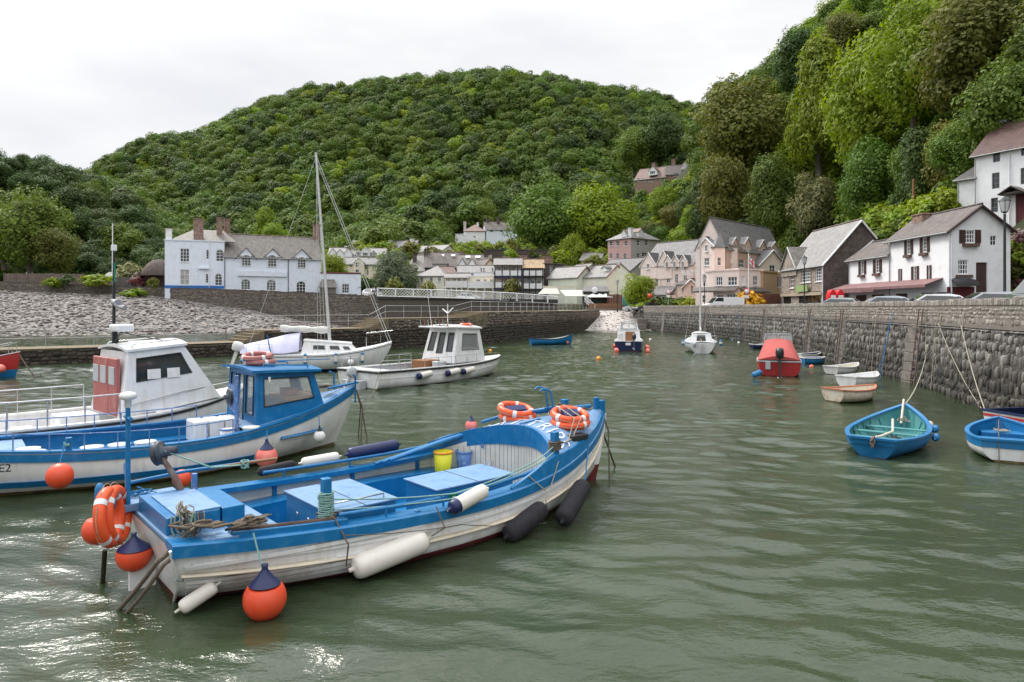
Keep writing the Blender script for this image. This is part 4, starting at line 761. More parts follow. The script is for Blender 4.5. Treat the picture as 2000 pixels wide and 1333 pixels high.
# ---- white beach house on the sea wall
h = House('beach_house', 'large white seaside house with blue plinth, arched windows and brick chimneys above the beach', 322, 117, 438, 120, 9, 6.0, 471, 'shadewhite')
h.win('f', 352, 370, 486, 512, 3, 4, 'sill'); h.win('f', 352, 370, 527, 557, 2, 3, 'sill', None, curtain); h.win('f', 403, 408, 488, 506, 1, 4, 'arch'); h.win('f', 402, 407, 535, 553, 1, 4, 'arch'); h.win('f', 422, 437, 488, 511, 2, 4, 'arch'); h.win('f', 420, 434, 535, 558, 2, 4, 'arch')
h.walls(); h.roof('flat', 0, WL['shadewhite']); h.roofo.name = 'parapet'; ro = h.roofo
g = MB(); P0 = h.H+.1; slab(g, [(.6, .5, P0), (h.W+2, .5, P0), (h.W-.5, 5, P0+2.4), (4, 5, P0+2.4)]); slab(g, [(h.W+2, 11, P0), (.6, 11, P0), (4, 5, P0+2.4), (h.W-.5, 5, P0+2.4)]); slab(g, [(.6, 11, P0), (.6, .5, P0), (4, 5, P0+2.4)]); h.roofo = uvmap(g.build('roof', SL['lichen'], h.root))
g = MB(); g.b2(-.06, h.W+.06, -.06, 0, .8, 1.3); g.build('plinth', mat('blue_plinth', (.03, .17, .50), .6, .2), h.root)
h.chim_px(330, 449, 118, .9, .9, WL['white'], 1); h.chim_px(388, 429, 120, 1.5, 1.0, None, 3); h.chim_px(429, 427, 123, .9, .9, WL['redbrick'], 2); h.pipe('f', 409, 474, 562, WL['white'])
g = MB(); g.b2(h.s_at('f', 388)[0], h.s_at('f', 409)[0], -.3, 0, Zp(526, 119)-6, Zp(524, 119)-6+.1); g.build('ledge', WL['shadewhite'], h.root)
hb = h
h = House('beach_house', 'right', 438, 119.6, 627, 127, 9, 6.0, 500, 'shadewhite'); h.root['label'] = 'white gabled wing of the beach house under a long mottled slate roof'; h.root['category'] = 'house'
for a in ((472, 490, 499, 520), (523, 540, 499, 522), (581, 597, 503, 524)): h.win('f', *a, 3, 4, 'arch')
for a in ((471, 489, 546, 566), (521, 539, 547, 568), (579, 597, 550, 573)): h.win('f', *a, 3, 4, 'arch')
h.walls('u', 4.2); h.roof('u', 4.2, SL['lichen'], ov=.25, ridge=SL['orange'])
for x0, x1, yt in ((461, 500, 484), (513, 552, 486), (570, 608, 487)): h.gab_px('f', x0, x1, 512, 505, yt, 2.6, m_=SL['lichen'], barge=black, fwd=.05)
for a in ((472, 490, 498, 519), (523, 540, 498, 521), (581, 597, 502, 523)):
    k0, Y0 = h.s_at('f', a[0]); k1, _ = h.s_at('f', a[1]); h.winm('f', (k0+k1)/2, Zp(a[3], Y0)-6, k1-k0, Zp(a[2], Y0)-Zp(a[3], Y0), 3, 4, 'arch', proud=True)
    for f in h.root.children[-1:]:
        for o_ in (f,)+tuple(f.children): o_.location = (0, -.08, 0) if o_ is f else (0, 0, 0)
h.pipe('f', 563, 505, 573); h.pipe('f', 439, 502, 562); h.chim_px(443.5, 430, 125, .95, .95, WL['redbrick'], 2); h.chim_px(618, 440, 131, 1.1, 1, None, 2)
g = MB(); k0 = h.s_at('f', 465)[0]; k1 = h.s_at('f', 560)[0]; g.b2(k0, k1, -.25, 0, Zp(540, 122)-6, Zp(530, 122)-6); g.build('fascia', WL['shadewhite'], h.root)
h = simple('annex', 'low white flat-topped annex beside the beach house with one small window', 627, 127, 705, 129, 6, 5.0, 535, 'shadewhite', 'flat', 533, redtrim, [('f', 668, 682, 555, 573, 3, 3, '')], ridge=False)
g = MB(); a = h.s_at('f', 622)[0]; b = h.s_at('f', 658)[0]; z = Zp(563, 127)-5; z1 = Zp(547, 127)-5; slab(g, [(a, -1.6, z), (b, -1.6, z), (b-.4, 0, z1), (a+.6, 0, z1)]); g.b2(a+.3, b-.2, -1.4, 0, 0, z); uvmap(g.build('lean_to', SL['lichen'], h.root))
# thatched hut, garden fence, sheds
t_ = thing('thatched_hut', 'small hut with a rounded thatched roof beside the white beach house', 'hut', W(306, 121)+(6.0,)); g = MB(); g.b2(-1.7, 1.9, -1, 2, -1, 3.6); g.build('wall', mat('dark_timber', (.05, .035, .03), .8, .4), t_); g = MB()
g.lathe([(2.9, 3.1), (2.95, 3.4), (2.6, 4.3), (1.9, 5.2), (1.0, 5.9), (.05, 6.1)], (0.2, .5, 0), n=20); g.build('thatched_roof', mat('thatch', (.15, .12, .105), .95, .5, 3., stretch=(1, 1, .15), bump=.8), t_)
def fence(name, label, p0, Y0, p1, Y1, zb, pt, m_, pw=.14):
    a, b = Vector(W(p0, Y0)), Vector(W(p1, Y1)); o = thing(name, label, 'fence', (a.x, a.y, zb), math.atan2(b.y-a.y, b.x-a.x)); L_ = (b-a).length; h_ = Zp(pt, Y0)-zb; g = MB(); x = 0; r = random.Random(2)
    while x < L_: g.b2(x, x+pw*.93, 0, .025, 0, h_*r.uniform(.97, 1.0)); x += pw
    g.build('boards', m_, o)
    for k in range(int(L_/1.9)+1): g = MB(); g.b2(k*1.9-.05, k*1.9+.05, -.07, 0, 0, h_+.06); g.build('post', m_, o)
    return o
fence('garden_fence', 'weathered grey-brown board fence behind the beach wall', 8, 119, 166, 121, 6.3, 534, mat('weathered_boards', (.20, .155, .13), .9, .4, 2.))
fence('garden_fence', 'new orange-brown fence panel beside the white pole', 169, 120, 211, 121, 6.3, 539, mat('new_boards', (.42, .25, .10), .8, .3, 2.))
fence('garden_fence', 'dark grey close-boarded fence in front of the thatched hut', 211, 120, 296, 121, 6.3, 541, mat('grey_boards', (.15, .13, .125), .9, .3, 2.))
t_ = thing('garden_shed', 'low shed with felt roof behind the grey garden fence', 'shed', W(232, 126)+(6.3,)); g = MB(); g.b2(-3, 3, 0, 3, 0, 2.6); g.build('wall', mat('grey_boards', ()), t_); g = MB(); slab(g, [(-3.2, -.3, 2.6), (3.6, -.3, 2.6), (3.0, 1.5, 3.7), (-2.7, 1.5, 3.7)]); g.build('roof', SL['grey'], t_)
for px, Yp, lb in ((52, 124, 'closed green and white parasol near the garden table'), (63, 126, 'taller closed green and white parasol by the play frame')):
    t_ = thing('garden_parasol', lb, 'parasol', W(px, Yp)+(6.6,), 0, 'parasols in the beach garden'); g = MB(); g.tube([(0, 0, 0), (0, 0, 3.3)], .04, 6); g.build('pole', rail_m, t_); g = MB(); g.lathe([(.36, 1.2), (.30, 2.0), (.12, 3.0), (.03, 3.3)], n=9); g.build('canopy', mat('parasol_green', (.03, .25, .17), .7, 0, 3.5, col2=(.7, .7, .68), stretch=(1, 1, .1)), t_)
t_ = thing('play_frame', 'wooden goal-like play frame on the lawn', 'play frame', W(108, 127)+(6.6,)); g = MB(); [g.tube(q, .1, 6) for q in (((-1.7, 0, 0), (-1.7, 0, 3.2)), ((1.7, 0, 0), (1.7, 0, 3.2)), ((-1.8, 0, 3.2), (1.8, 0, 3.2)))]; g.build('frame', mat('pale_timber', (.33, .27, .22), .8, .2), t_)
x, y = W(220, 119); tag(inplace(MB().tube([(x, y, 6.3), (x, y, Zp(437, 119))], [.13, .07], 8).build('flagpole', white)), 'tall bare white pole standing behind the beach wall', 'flagpole')
tree(*W(290, 122), 6.3, 4.6, 'red', 'dark red leaved bush beside the thatched hut', w=1.5, crown=CB[0], trunk=False, cat='bush', name='garden_bush'); tree(*W(255, 123), 6.3, 5.0, 'blossom', 'flowering pale bush behind the shed', w=1., crown=CB[1], trunk=False, cat='bush', name='garden_bush')
for i, (px, pt, w_, k, lb) in enumerate(((105, 546, 34, 'lime', 'yellow-green plant hanging over the beach wall, near the fence'), (190, 546, 60, 'lime', 'yellow flowering plant on the beach wall below the white pole'), (262, 567, 44, 'lime', 'yellow-green plant at the foot of the beach wall, near the white house'), (300, 552, 20, 'olive', 'small olive shrub by the corner of the white house'), (130, 540, 26, 'dark', 'dark green shrub in front of the board fence'))):
    tree(*W(px, 116), Zp(pt+18, 116), 2.3, k, lb, w=w_/24, crown=CB[i % 2], trunk=False, cat='bush', name='wall_shrub')
# ---- village, from the back to the front
simple('terrace_cottage', 'small pale house with two chimneys at the back of the village', 688, 196, 728, 197, 7, 17, 483, 'palegreen', 'u', 474, 'pale', [('f', 712, 716, 484, 489, 1, 1, '')], VG, pots=((694, 471, 199, 1.6, 1, WL['white'], 1), (727, 472, 200, .8, 1, WL['white'], 1)))
h = simple('gabled_terrace', 'white terrace with three small gables and a pale roof under the wooded hill', 642, 177, 752, 179, 8, 15.5, 497, 'white', 'u', 485, 'pale', [('f', 664, 668, 497, 503, 1, 2, ''), ('f', 679, 682, 497, 503, 1, 2, '')], VG, pots=((677, 482, 182, 1, 1, WL['white'], 2),))
for x0, x1, yt in ((643, 658, 486), (657, 672, 488), (673, 688, 486)): h.gab_px('f', x0, x1, 505, 495, yt, 3.5, m_=SL['grey'], fwd=.6)
for x0, x1, yt in ((696, 705, 490), (705, 723, 484), (726, 734, 489)): h.gab_px('f', x0, x1, 501, 493, yt, 3.5, m_=SL['pale'], wm=WL['grey'] if x1-x0 < 12 else None, barge=white, fwd=.5); k = h.s_at('f', (x0+x1)/2)[0]; h.winm('f', k, Zp(500, 178)-15.5, (x1-x0)*.075, .85, 3 if x1-x0 > 12 else 2, 1, proud=True); h.root.children[-1].location = (0, -.55, 0)
h = simple('cream_house', 'cream two-storey house with a gabled bay behind the silvery tree', 671, 160, 742, 161, 8, 9.5, 516, 'cream', 'u', 504, 'grey', [('f', 684, 687, 516, 522, 1, 2, ''), ('f', 716, 720, 515, 522, 2, 2, ''), ('f', 728, 733, 515, 521, 2, 2, ''), ('f', 716, 720, 528, 537, 2, 2, '')], VG)
h.gab_px('f', 691, 712, 537, 513, 503, 4, barge=white, fwd=.8); h.winm('f', h.s_at('f', 698.5)[0], Zp(522, 160)-9.5, .85, 1.1, 2, 2, proud=True); h.root.children[-1].location = (0, -.85, 0); h.winm('f', h.s_at('f', 698.5)[0], Zp(533, 160)-9.5, .85, .8, 2, 1, proud=True); h.root.children[-1].location = (0, -.85, 0)
h = simple('white_house', 'white house with dark slate roof, three skylights and two end chimneys', 759, 189, 806, 187, 7, 15.5, 484, 'palegreen', 'u', 472, 'grey', [('f', 767, 771, 484.5, 489, 1, 1, ''), ('f', 778, 783, 484.5, 489, 1, 1, ''), ('f', 789, 794, 484.5, 489, 1, 1, ''), ('f', 789, 794, 493, 498, 1, 1, '')], VG, pots=((763, 471, 192, .9, 1, WL['white'], 1), (805, 468, 190, .9, 1, WL['white'], 1)))
for px in (771, 783, 796): k = h.s_at('f', px)[0]; g = MB(); g.box((k, 1.75, h.H+.72+.2), (.9, .7, .06), 0, 0, .46); g.build('skylight', white, h.roofo)
simple('grey_roofed_house', 'long low house with pale roof behind the dark chimneys', 808, 184, 862, 180, 8, 15, 493, 'palegreen', 'u', 482, 'pale', [], VG)
simple('slate_cottage', 'plain slate roofed cottage hidden partly by the silvery tree', 792, 158, 829, 156, 9, 7, 529, 'cream', 'u', 500, 'lichen', [], VG, pots=((810, 497, 160, .7, .8, WL['darkstone'], 1),))
h = simple('turret_roofed_house', 'brown-grey roofed house with a steep pyramid dormer roof', 829, 156, 902, 156, 9, 7, 521, 'darkstone', 'u', 494, 'brown', [], VG, pots=((833, 488, 160, 1, 1, WL['darkstone'], 2), (903, 494, 160, .8, .8, WL['redbrick'], 1)))
g = MB(); k0 = h.s_at('f', 845)[0]; k1 = h.s_at('f', 876)[0]; z0 = Zp(517, 156)-7; zt_ = Zp(496, 156)-7; c = (k0+k1)/2
for q in (((k0, -1.2, z0), (k1, -1.2, z0), (c, 1.5, zt_)), ((k1, -1.2, z0), (k1, 4, z0), (c, 1.5, zt_)), ((k0, 4, z0), (k0, -1.2, z0), (c, 1.5, zt_))): slab(g, q, .1)
uvmap(g.build('turret_roof', SL['brown'], h.root)); g = MB(); g.b2(k0+.3, k1-.3, -.9, 1, z0-2, z0); g.build('turret_wall', WL['grey'], h.root)
for px in (861, 883): k = h.s_at('f', px)[0]; g = MB(); g.box((k, 3.0, Zp(500, 159)-7+.1), (.9, .8, .06), 0, 0, .62); g.build('skylight', white, h.roofo)
h = simple('tudor_gabled_house', 'house with two black and white gables and skylights behind the verandah', 894, 151, 957, 151, 9, 7, 524, 'white', 'u', 499, 'lichen', [], VG, pots=((949, 493, 155, .9, .9, WL['darkstone'], 2),))
for x0, x1 in ((895, 911), (914, 931)): h.gab_px('f', x0, x1, 524, 518, 505, 4.5, m_=SL['dark'], barge=black, fwd=.6); h.winm('f', h.s_at('f', (x0+x1)/2)[0], Zp(524, 151)-7, .8, .6, 2, 1, proud=True); h.root.children[-1].location = (0, -.65, 0)
for px in (912, 932): k = h.s_at('f', px)[0]; g = MB(); g.box((k, 3.2, Zp(503, 154)-7+.15), (1.1, .9, .06), 0, 0, .6); g.build('skylight', white, h.roofo)
simple('small_gabled_cottage', 'little brown roofed cottage at the end of the tudor gables', 945, 147, 968, 148, 6, 6, 520, 'cream', 'v', 505, 'brown', [], VG, barge=redtrim)
h = simple('white_cottage', 'white single-storey cottage with hipped pale slate roof by the lattice parapet', 813, 141, 868, 139, 8, 4.6, 540, 'palegreen', 'hip', 521, 'pale', [('f', 821, 826, 542, 551, 2, 3, 'sill'), ('f', 839, 845, 542, 551, 2, 3, 'sill'), ('f', 855, 861, 541, 551, 2, 3, 'sill')], VG, hip=3.5)
simple('red_roofed_extension', 'cottage extension with dark reddish roof beside the white cottage', 868, 140, 893, 141, 7, 4.6, 541, 'white', 'u', 522, 'clay', [], VG)
bluewood, pan = navy, white
def verandah(name, label, pl, pr, Y, D, zb, levels, py_e, roofm, py_r, postm, wallm, posts, railm=None, wins=(), roofk='u'):
    """block with open balconies: posts, floor plates and solid balustrades in front of a set-back wall"""
    h = House(name, label, pl, Y, pr, Y, D, zb, py_e, wallm, VG)
    for w in wins: h.win(*w)
    h.walls('u' if py_r else None, (Zp(py_r, Y+D/2)-h.ze) if py_r else 0)
    if py_r: h.roof('u', Zp(py_r, Y+D/2)-h.ze, roofm, ov=.2, barge=postm)
    dp = 1.7; g = MB()
    if py_r: slab(g, [(-.2, -dp-.2, h.H-.35), (h.W+.2, -dp-.2, h.H-.35), (h.W+.2, -.2, h.H-.05), (-.2, -.2, h.H-.05)], .1); uvmap(g.build('verandah_roof', roofm, h.root))
    for zf in levels:
        z = Zp(zf, Y)-zb; g = MB(); g.b2(-.1, h.W+.1, -dp, 0, z-.28, z); g.build('balcony_floor', postm, h.root); g = MB()
        for a, b in zip(posts, posts[1:]): k0, k1 = h.s_at('f', a)[0], h.s_at('f', b)[0]; g = MB(); g.b2(k0+.1, k1-.1, -dp+.02, -dp+.07, z+.05, z+1.05); g.build('balustrade', railm or white, h.root)
    for p in posts: k = h.s_at('f', p)[0]; g = MB(); g.b2(k-.09, k+.09, -dp-.04, -dp+.12, -1, h.H-.3); g.build('post', postm, h.root)
    return h
wn = lambda xs, y0, y1, c=2, r=2: [('f', a, b, y0, y1, c, r, '') for a, b in xs]
verandah('verandah_house', 'low white house with a glazed verandah behind the lattice parapet', 870, 915, 137, 6, 4.4, (560,), 541, SL['pale'], 536, white, 'cream', (872, 883, 893, 903, 914), None, wn(((886, 892), (895, 901)), 549, 558))
h = verandah('white_balcony_house', 'white two-storey house with a roof terrace between the verandah and the blue balconies', 915, 964, 137, 6, 4.4, (561,), 541, None, None, white, 'cream', (915, 931, 947, 963), None, wn(((930, 938), (944, 950), (957, 963)), 546, 553)); h.roof('flat', 0, white, ridge=False)
simple('upper_white_block', 'white upper block with low pale roof behind the roof terrace', 895, 141, 963, 141, 6, 9, 532, 'white', 'u', 520, 'pale', wn(((938, 942), (943, 947), (960, 964)), 523, 533)+wn(((903, 905), (920, 925)), 534, 540, 1), VG)
h = verandah('blue_balcony_house', 'cream house with two storeys of navy blue balconies and a pale roof', 966, 1019, 135, 5.5, 4.2, (540, 563), 516, SL['pale'], 506, navy, 'cream', (967, 981, 996, 1011, 1018.5), None, wn(((970, 978), (984, 990), (999, 1006)), 521, 532)+wn(((984, 990), (999, 1006)), 545, 556)); h.chim_px(987, 503, 139, 1.3, .8, WL['redbrick'], 3); h.chim_px(1022, 501, 140, 1.6, .8, WL['redbrick'], 4)
h = verandah('timber_balcony_house', 'black and white balconied house with an orange lichened roof', 1021, 1062, 135, 5.5, 4.2, (540, 565), 522, SL['orange'], 508, black, 'white', (1022, 1033.5, 1046, 1059.5), None, wn(((1024, 1032), (1036, 1044), (1049, 1057)), 524, 532, 2, 1)+wn(((1036, 1044), (1049, 1057)), 548, 557, 2, 1)); h.chim_px(1068, 503, 140, 2.2, .8, WL['redbrick'], 4)
simple('dark_stone_house', 'dark rubble-stone house with small white windows', 1063, 136, 1104, 139, 8, 4.2, 517, 'darkstone', 'flat', 515, WL['darkstone'], [('f', 1073, 1079, 519, 533, 2, 3, ''), ('f', 1072, 1079, 548, 560, 2, 3, ''), ('f', 1099, 1105, 519, 532, 2, 3, '')], VG)
simple('retaining_wall_road', 'long dark stone retaining wall of the hill road above the village', 935, 182, 1192, 186, 1.2, 10, 489, 'darkstone', 'flat', 489, WL['darkstone'], [], cat='wall', ridge=False); SC.objects['retaining_wall_road'].name = 'retaining_wall'
simple('small_white_cottage', 'tiny white cottage with slate roof below the retaining wall', 1134, 170, 1172, 168, 6, 11, 508, 'white', 'u', 496, 'grey', [('f', 1140, 1144, 509, 514, 1, 2, '')], VG, pots=((1145, 492, 173, .9, .9, WL['darkstone'], 1),))
# tall pink and grey house: pink front, grey flank
h = House('tall_pink_house', 'tall three-storey house with faded pink front and grey flank above the village', 1187, 163, 1232, 157, 9.5, 8, 470, 'brickpink', VG)
h.wm = WL['brickpink']
for x in (1193, 1206, 1222): h.win('f', x-3, x+3, 471, 481, 2, 2, 'sill')
for x in (1193, 1206, 1220): h.win('f', x-2.7, x+2.7, 495, 506, 2, 2, 'arch sill')
for x0, x1, y0, y1 in ((1244, 1250, 469, 480), (1260, 1266, 469, 480), (1244, 1250, 495, 506), (1254, 1264, 494, 502)): h.win('r', x0, x1, y0, y1, 2, 2, '')
h.walls(faces='fl', name='wall'); h.wm = WL['grey']; h.walls(faces='rb', name='flank_wall'); h.roof('hip', 2.6, SL['pale'], hip=3, ov=.35); h.chimney(h.W*.86, 1.0, .9, .8, h.H, h.H+2.3, WL['white'], 0)
h.gablet('f', h.s_at('f', 1218)[0], 1.3, h.H+.3, h.H+1.4, h.H+2.1, 2.5, m_=SL['clay'], wm=white); h.gablet('r', h.s_at('r', 1252)[0], 1.7, h.H+.3, h.H+1.6, h.H+2.4, 2.5, m_=SL['clay'], wm=white)
h.winm('f', h.s_at('f', 1218)[0], h.H+.5, .8, .8, 2, 2, proud=True); h.winm('r', h.s_at('r', 1252)[0], h.H+.5, 1.1, 1, 3, 2, proud=True)
simple('grey_lean_house', 'grey rendered building with sloping slate roof below the tall pink house', 1170, 150, 1232, 145, 6, 6, 530, 'grey', 'u', 509, 'grey', [], VG, rf=.95)
# pale green gabled pair
h = simple('green_gabled_house', 'pale green house with red-edged gable by the cafe terrace', 1127, 128, 1161, 131, 8, 3.6, 541, 'green', 'v', 520, 'pale', [('f', 1141, 1148, 546, 556, 3, 2, 'sill')], VG, barge=redtrim)
simple('green_side_wing', 'pale green wing with three tall windows and pale roof', 1099, 133, 1127, 129, 7, 3.6, 540, 'green', 'u', 520, 'pale', wn(((1100, 1103), (1109, 1113), (1119, 1122)), 545, 559, 1), VG)
h = simple('gabled_cafe_house', 'larger pale green gabled house with a roof window behind the cafe parasols', 1184, 125, 1222, 129, 9, 3.6, 540, 'palegreen', 'v', 517, 'pale', [('f', 1199, 1205, 546, 562, 1, 2, '', None, WL['pink'])], VG, barge=redtrim)
h = simple('link_wing', 'short pale green link between the two gabled houses with a small dormer', 1160, 130, 1184, 126, 6, 3.6, 540, 'green', 'u', 519, 'pale', wn(((1168, 1173),), 546, 557), VG); h.gab_px('f', 1175, 1184, 531, 525, 521, 2, m_=SL['dark'], wm=white)
t_ = thing('cafe_canopy', 'slate canopy with an oval sign over the cafe front', 'canopy', W(1135, 124)+(3.5,)); g = MB(); z = Zp(571, 124)-3.5; slab(g, [(0, -2, z), (5, -2, z), (4.4, 0, z+1), (.6, 0, z+1)]); uvmap(g.build('roof', SL['grey'], t_)); g = MB(); g.b2(.2, 4.8, -1.8, 0, 0, z); g.build('front', mat('dark_green_shopfront', (.02, .035, .028), .5, .3), t_); g = MB(); g.lathe([(.0, 0), (.55, 0), (.55, .05), (0, .05)], (2.2, -2.15, z+.35), (0, -1, 0), 20); g.build('sign', white, t_)
# cafe terrace: awnings, parasols, fence
for i, (px, lb) in enumerate(((1158, 'white square cafe parasol nearest the white awning'), (1171, 'white square cafe parasol in the middle of the terrace'), (1183, 'white square cafe parasol by the street lamp'))):
    t_ = thing('cafe_parasol', lb, 'parasol', W(px, 122)+(3.2,), .2, 'parasols on the cafe terrace'); g = MB(); g.tube([(0, 0, 0), (0, 0, 2.75)], .03, 6); g.build('pole', dkwood, t_); g = MB(); g.add([(-1.2, -1.2, 2.2), (1.2, -1.2, 2.2), (1.2, 1.2, 2.2), (-1.2, 1.2, 2.2), (0, 0, 2.8), (-1.2, -1.2, 2.06), (1.2, -1.2, 2.06), (1.2, 1.2, 2.06), (-1.2, 1.2, 2.06)], [(0, 1, 4), (1, 2, 4), (2, 3, 4), (3, 0, 4), (5, 6, 1, 0), (6, 7, 2, 1), (7, 8, 3, 2), (8, 5, 0, 3)]); g.build('canopy', white, t_)
orangewood = mat('orange_timber', (.27, .14, .08), .8, .3)
for i in range(4):
    t_ = thing('cafe_table', ['small cafe table with two chairs under the first parasol', 'small cafe table with two chairs under the middle parasol', 'small cafe table with two chairs beside the street lamp', 'small cafe table with two chairs by the turquoise board'][i], 'table set', W(1159+i*12, 120.5)+(3.1,), i*.7, 'tables on the cafe terrace'); g = MB(); g.b2(-.45, .45, -.4, .4, .72, .77); g.build('tabletop', orangewood, t_)
    g = MB(); g.tube([(0, 0, 0), (0, 0, .72)], .04, 6); g.build('leg', orangewood, t_)
    for s_ in (-1, 1): g = MB(); g.b2(s_*.75-.2, s_*.75+.2, -.2, .2, .42, .47); g.b2(s_*.93-.02, s_*.93+.02, -.2, .2, .47, .95); [g.b2(s_*.75+a-.02, s_*.75+a+.02, b-.02, b+.02, 0, .42) for a in (-.17, .17) for b in (-.17, .17)]; g.build('chair', orangewood, t_)
fence('cafe_fence', 'orange-brown slatted fence around the cafe terrace', 1150, 119, 1214, 119, 3.0, 593, orangewood, .22)
fence('timber_screen', 'dark red-brown timber screen behind the cafe tables', 1186, 121, 1214, 121, 3.2, 575, mat('redbrown_screen', (.16, .07, .05), .8, .3), .3)
t_ = thing('notice_board', 'turquoise information board at the end of the cafe terrace', 'notice board', W(1216, 118)+(3.0,)); g = MB(); g.b2(0, 1.9, -.05, .05, .9, 2.3); g.build('board', mat('turquoise', (.02, .33, .36), .5, .3, 1.5), t_); [MB().b2(a-.05, a+.05, .05, .15, 0, 2.3).build('post', dkwood, t_) for a in (.1, 1.8)]
t_ = thing('terrace_awning', 'wide white awning with a scalloped edge over the waterside kiosk', 'awning', W(1050, 127)+(4.0,)); g = MB(); z = Zp(563, 127)-4; zb = Zp(575, 125)-4; slab(g, [(.0, -2.0, zb), (4.0, -2.0, zb), (3.6, 0, z), (1.2, 0, z)], .05); uvmap(g.build('canvas', mat('awning_cloth', (.52, .51, .46), .8, .1), t_)); g = MB(); [g.b2(1.+k*.38, 1.+k*.38+.3, .02, .06, z, z+.38) for k in range(18)]; g.build('valance', mat('cream_canvas', (.7, .68, .5), .8, .2), t_)
for k in (0.1, 3.9): MB().tube([(k, -2.2, 0), (k, -2.2, zb)], .05, 6).build('post', white, t_)
t_ = thing('ramp_awning', 'second white awning sloping down towards the slipway steps', 'awning', W(1103, 123)+(3.6,)); g = MB(); z = Zp(567, 123)-3.6; zb = Zp(579, 121)-3.6; slab(g, [(0, -1.5, zb), (4.6, -1.5, zb), (3.4, 1.5, z), (-.8, 1.5, z)], .05); g.build('canvas', mat('awning_cloth', ()), t_); [MB().tube([(k, -1.4, 0), (k, -1.4, zb)], .05, 6).build('post', white, t_) for k in (.1, 4.5)]
t_ = thing('stair_railing', 'white slanting stair railing going down to the slipway', 'railing', W(1142, 120)+(0,)); a = Vector((0, 0, Zp(578, 120))); b = Vector(W(1162, 119)+(0,))-Vector(W(1142, 120)+(0,))+Vector((0, 0, Zp(596, 119))); g = MB(); [g.tube([a-Vector((0, 0, q)), b-Vector((0, 0, q))], .06, 5) for q in (0, .5, 1.0)]; [g.tube([a.lerp(b, k/14), a.lerp(b, k/14)-Vector((0, 0, 1))], .03, 4) for k in range(15)]; g.build('rail', white, t_)
t_ = thing('slipway_wall', 'low stone wall at the head of the slipway', 'wall', (0, 0, 0)); wall_core('wall_core', [W(1145, 118), W(1212, 118.5)], 0, 3.35, .5, -1, MATS['parapet_stone'], t_)
t_ = thing('slipway_steps', 'concrete landing block with steps against the quay wall by the slipway', 'steps', W(1246, 107)+(0,)); MB().box((.6, 0, 1.0), (1.9, 2.6, 1.4)).build('block', MATS['parapet_stone'], t_); MB().box((.0, -2.0, .55), (1.6, 1.4, .7)).build('step', MATS['parapet_stone'], t_)
# ---- hillside villa and brick house
h = simple('hillside_villa', 'white villa with hipped pinkish roof and tiny bell turret on the hillside', 906, 231, 947, 231, 9, 22.5, 452, 'white', 'hip', 440, 'clay', wn(((925, 929),), 461, 465, 2, 1), hip=3.4); h.chimney(4.5, 3.5, .7, .7, h.H+1.6, h.H+3.2, WL['white'], 1); h.chim_px(908, 434, 236, .9, .9, WL['grey'], 1)
simple('hillside_villa', 'white villa wing with dark slate roof and three chimneys, beside the hipped villa', 949, 231, 1010, 233, 8, 22, 448, 'shadewhite', 'u', 434, 'brown', wn(((957, 963), (977, 982)), 449, 454, 2, 1)+wn(((996, 999),), 461, 465, 1, 1), pots=((952, 426, 235, .9, .9, WL['darkstone'], 1), (973, 426, 235, .9, .9, WL['darkstone'], 1), (997, 432, 236, .9, .9, WL['darkstone'], 1)))
simple('garden_wall', 'white battlemented garden wall beside the hillside villa', 889, 230, 906, 230, .8, 22, 459, 'white', 'flat', 459, WL['white'], [], cat='wall', ridge=False)
h = simple('brick_hillside_house', 'large brick house with clay roofs and white windows high among the trees', 1240, 232, 1300, 226, 10, 40, 352, 'redbrick', 'u', 333, 'clay', wn(((1244, 1250), (1252, 1261), (1267, 1275), (1290, 1297)), 348, 356, 3, 1), pots=((1277, 320, 234, 1.2, 1, None, 3), (1316, 312, 232, 1.3, 1, None, 3)))
h.gab_px('f', 1267, 1283, 343, 334, 325, 4, m_=SL['clay'], wm=white, barge=redtrim, fwd=.2); h.winm('f', h.s_at('f', 1275)[0], Zp(341, 229)-40, 1.8, 1, 3, 1, proud=True); h.root.children[-1].location = (0, -.22, 0)
h = simple('brick_hillside_house', 'right wing of the brick hillside house with a white dormer, beside its clay roofed front', 1300, 226, 1346, 224, 9, 40, 341, 'redbrick', 'u', 325, 'brown', wn(((1314, 1324),), 337, 345, 3, 2)+wn(((1314, 1324),), 353, 361, 3, 2), pots=()); h.gab_px('f', 1331, 1347, 332, 323, 314, 4, m_=SL['clay'], wm=white, barge=redtrim, fwd=.2)
# ---- pink terrace
h = House('pink_terrace', 'pale pink terrace with steep gables and slate roofs behind the lime tree', 1252, 121, 1353, 113, 10, 3.2, 524, 'palepink', VG, top=Zp(519, 117))
for x in (1305, 1321, 1338): h.win('f', x-2.7, x+2.7, 511, 526, 2, 3, 'arch sill')
for x in (1305, 1321, 1338): h.win('f', x-3.2, x+3.2, 536, 553, 2, 3, 'sill')
h.win('f', 1280, 1285, 539, 559, 2, 3, ''); h.win('f', 1265, 1271, 516, 526, 2, 2, '')
h.walls('u', 4.4); h.roof('u', 4.4, SL['grey'], ov=.2)
h.gab_px('f', 1253, 1284, 545, 519, 494, 6, m_=SL['dark'], barge=white, fwd=.25); h.gab_px('f', 1283, 1313, 545, 518, 491, 6, m_=SL['dark'], barge=white, fwd=.18)
for x in (1307, 1322, 1338): h.gab_px('f', x-7.5, x+7.5, 522, 511, 499, 4, m_=SL['dark'], barge=white, fwd=.4); k, Yk = h.s_at('f', x-1.5); h.winm('f', k, Zp(526, Yk)-3.2, .5, 1.25, 2, 3, 'arch', proud=True); h.root.children[-1].location = (0, -.43, 0)
k, Yk = h.s_at('f', 1268); h.winm('f', k, Zp(526, Yk)-3.2, .62, .9, 2, 2, 'sill', proud=True); h.root.children[-1].location = (0, -.27, 0)
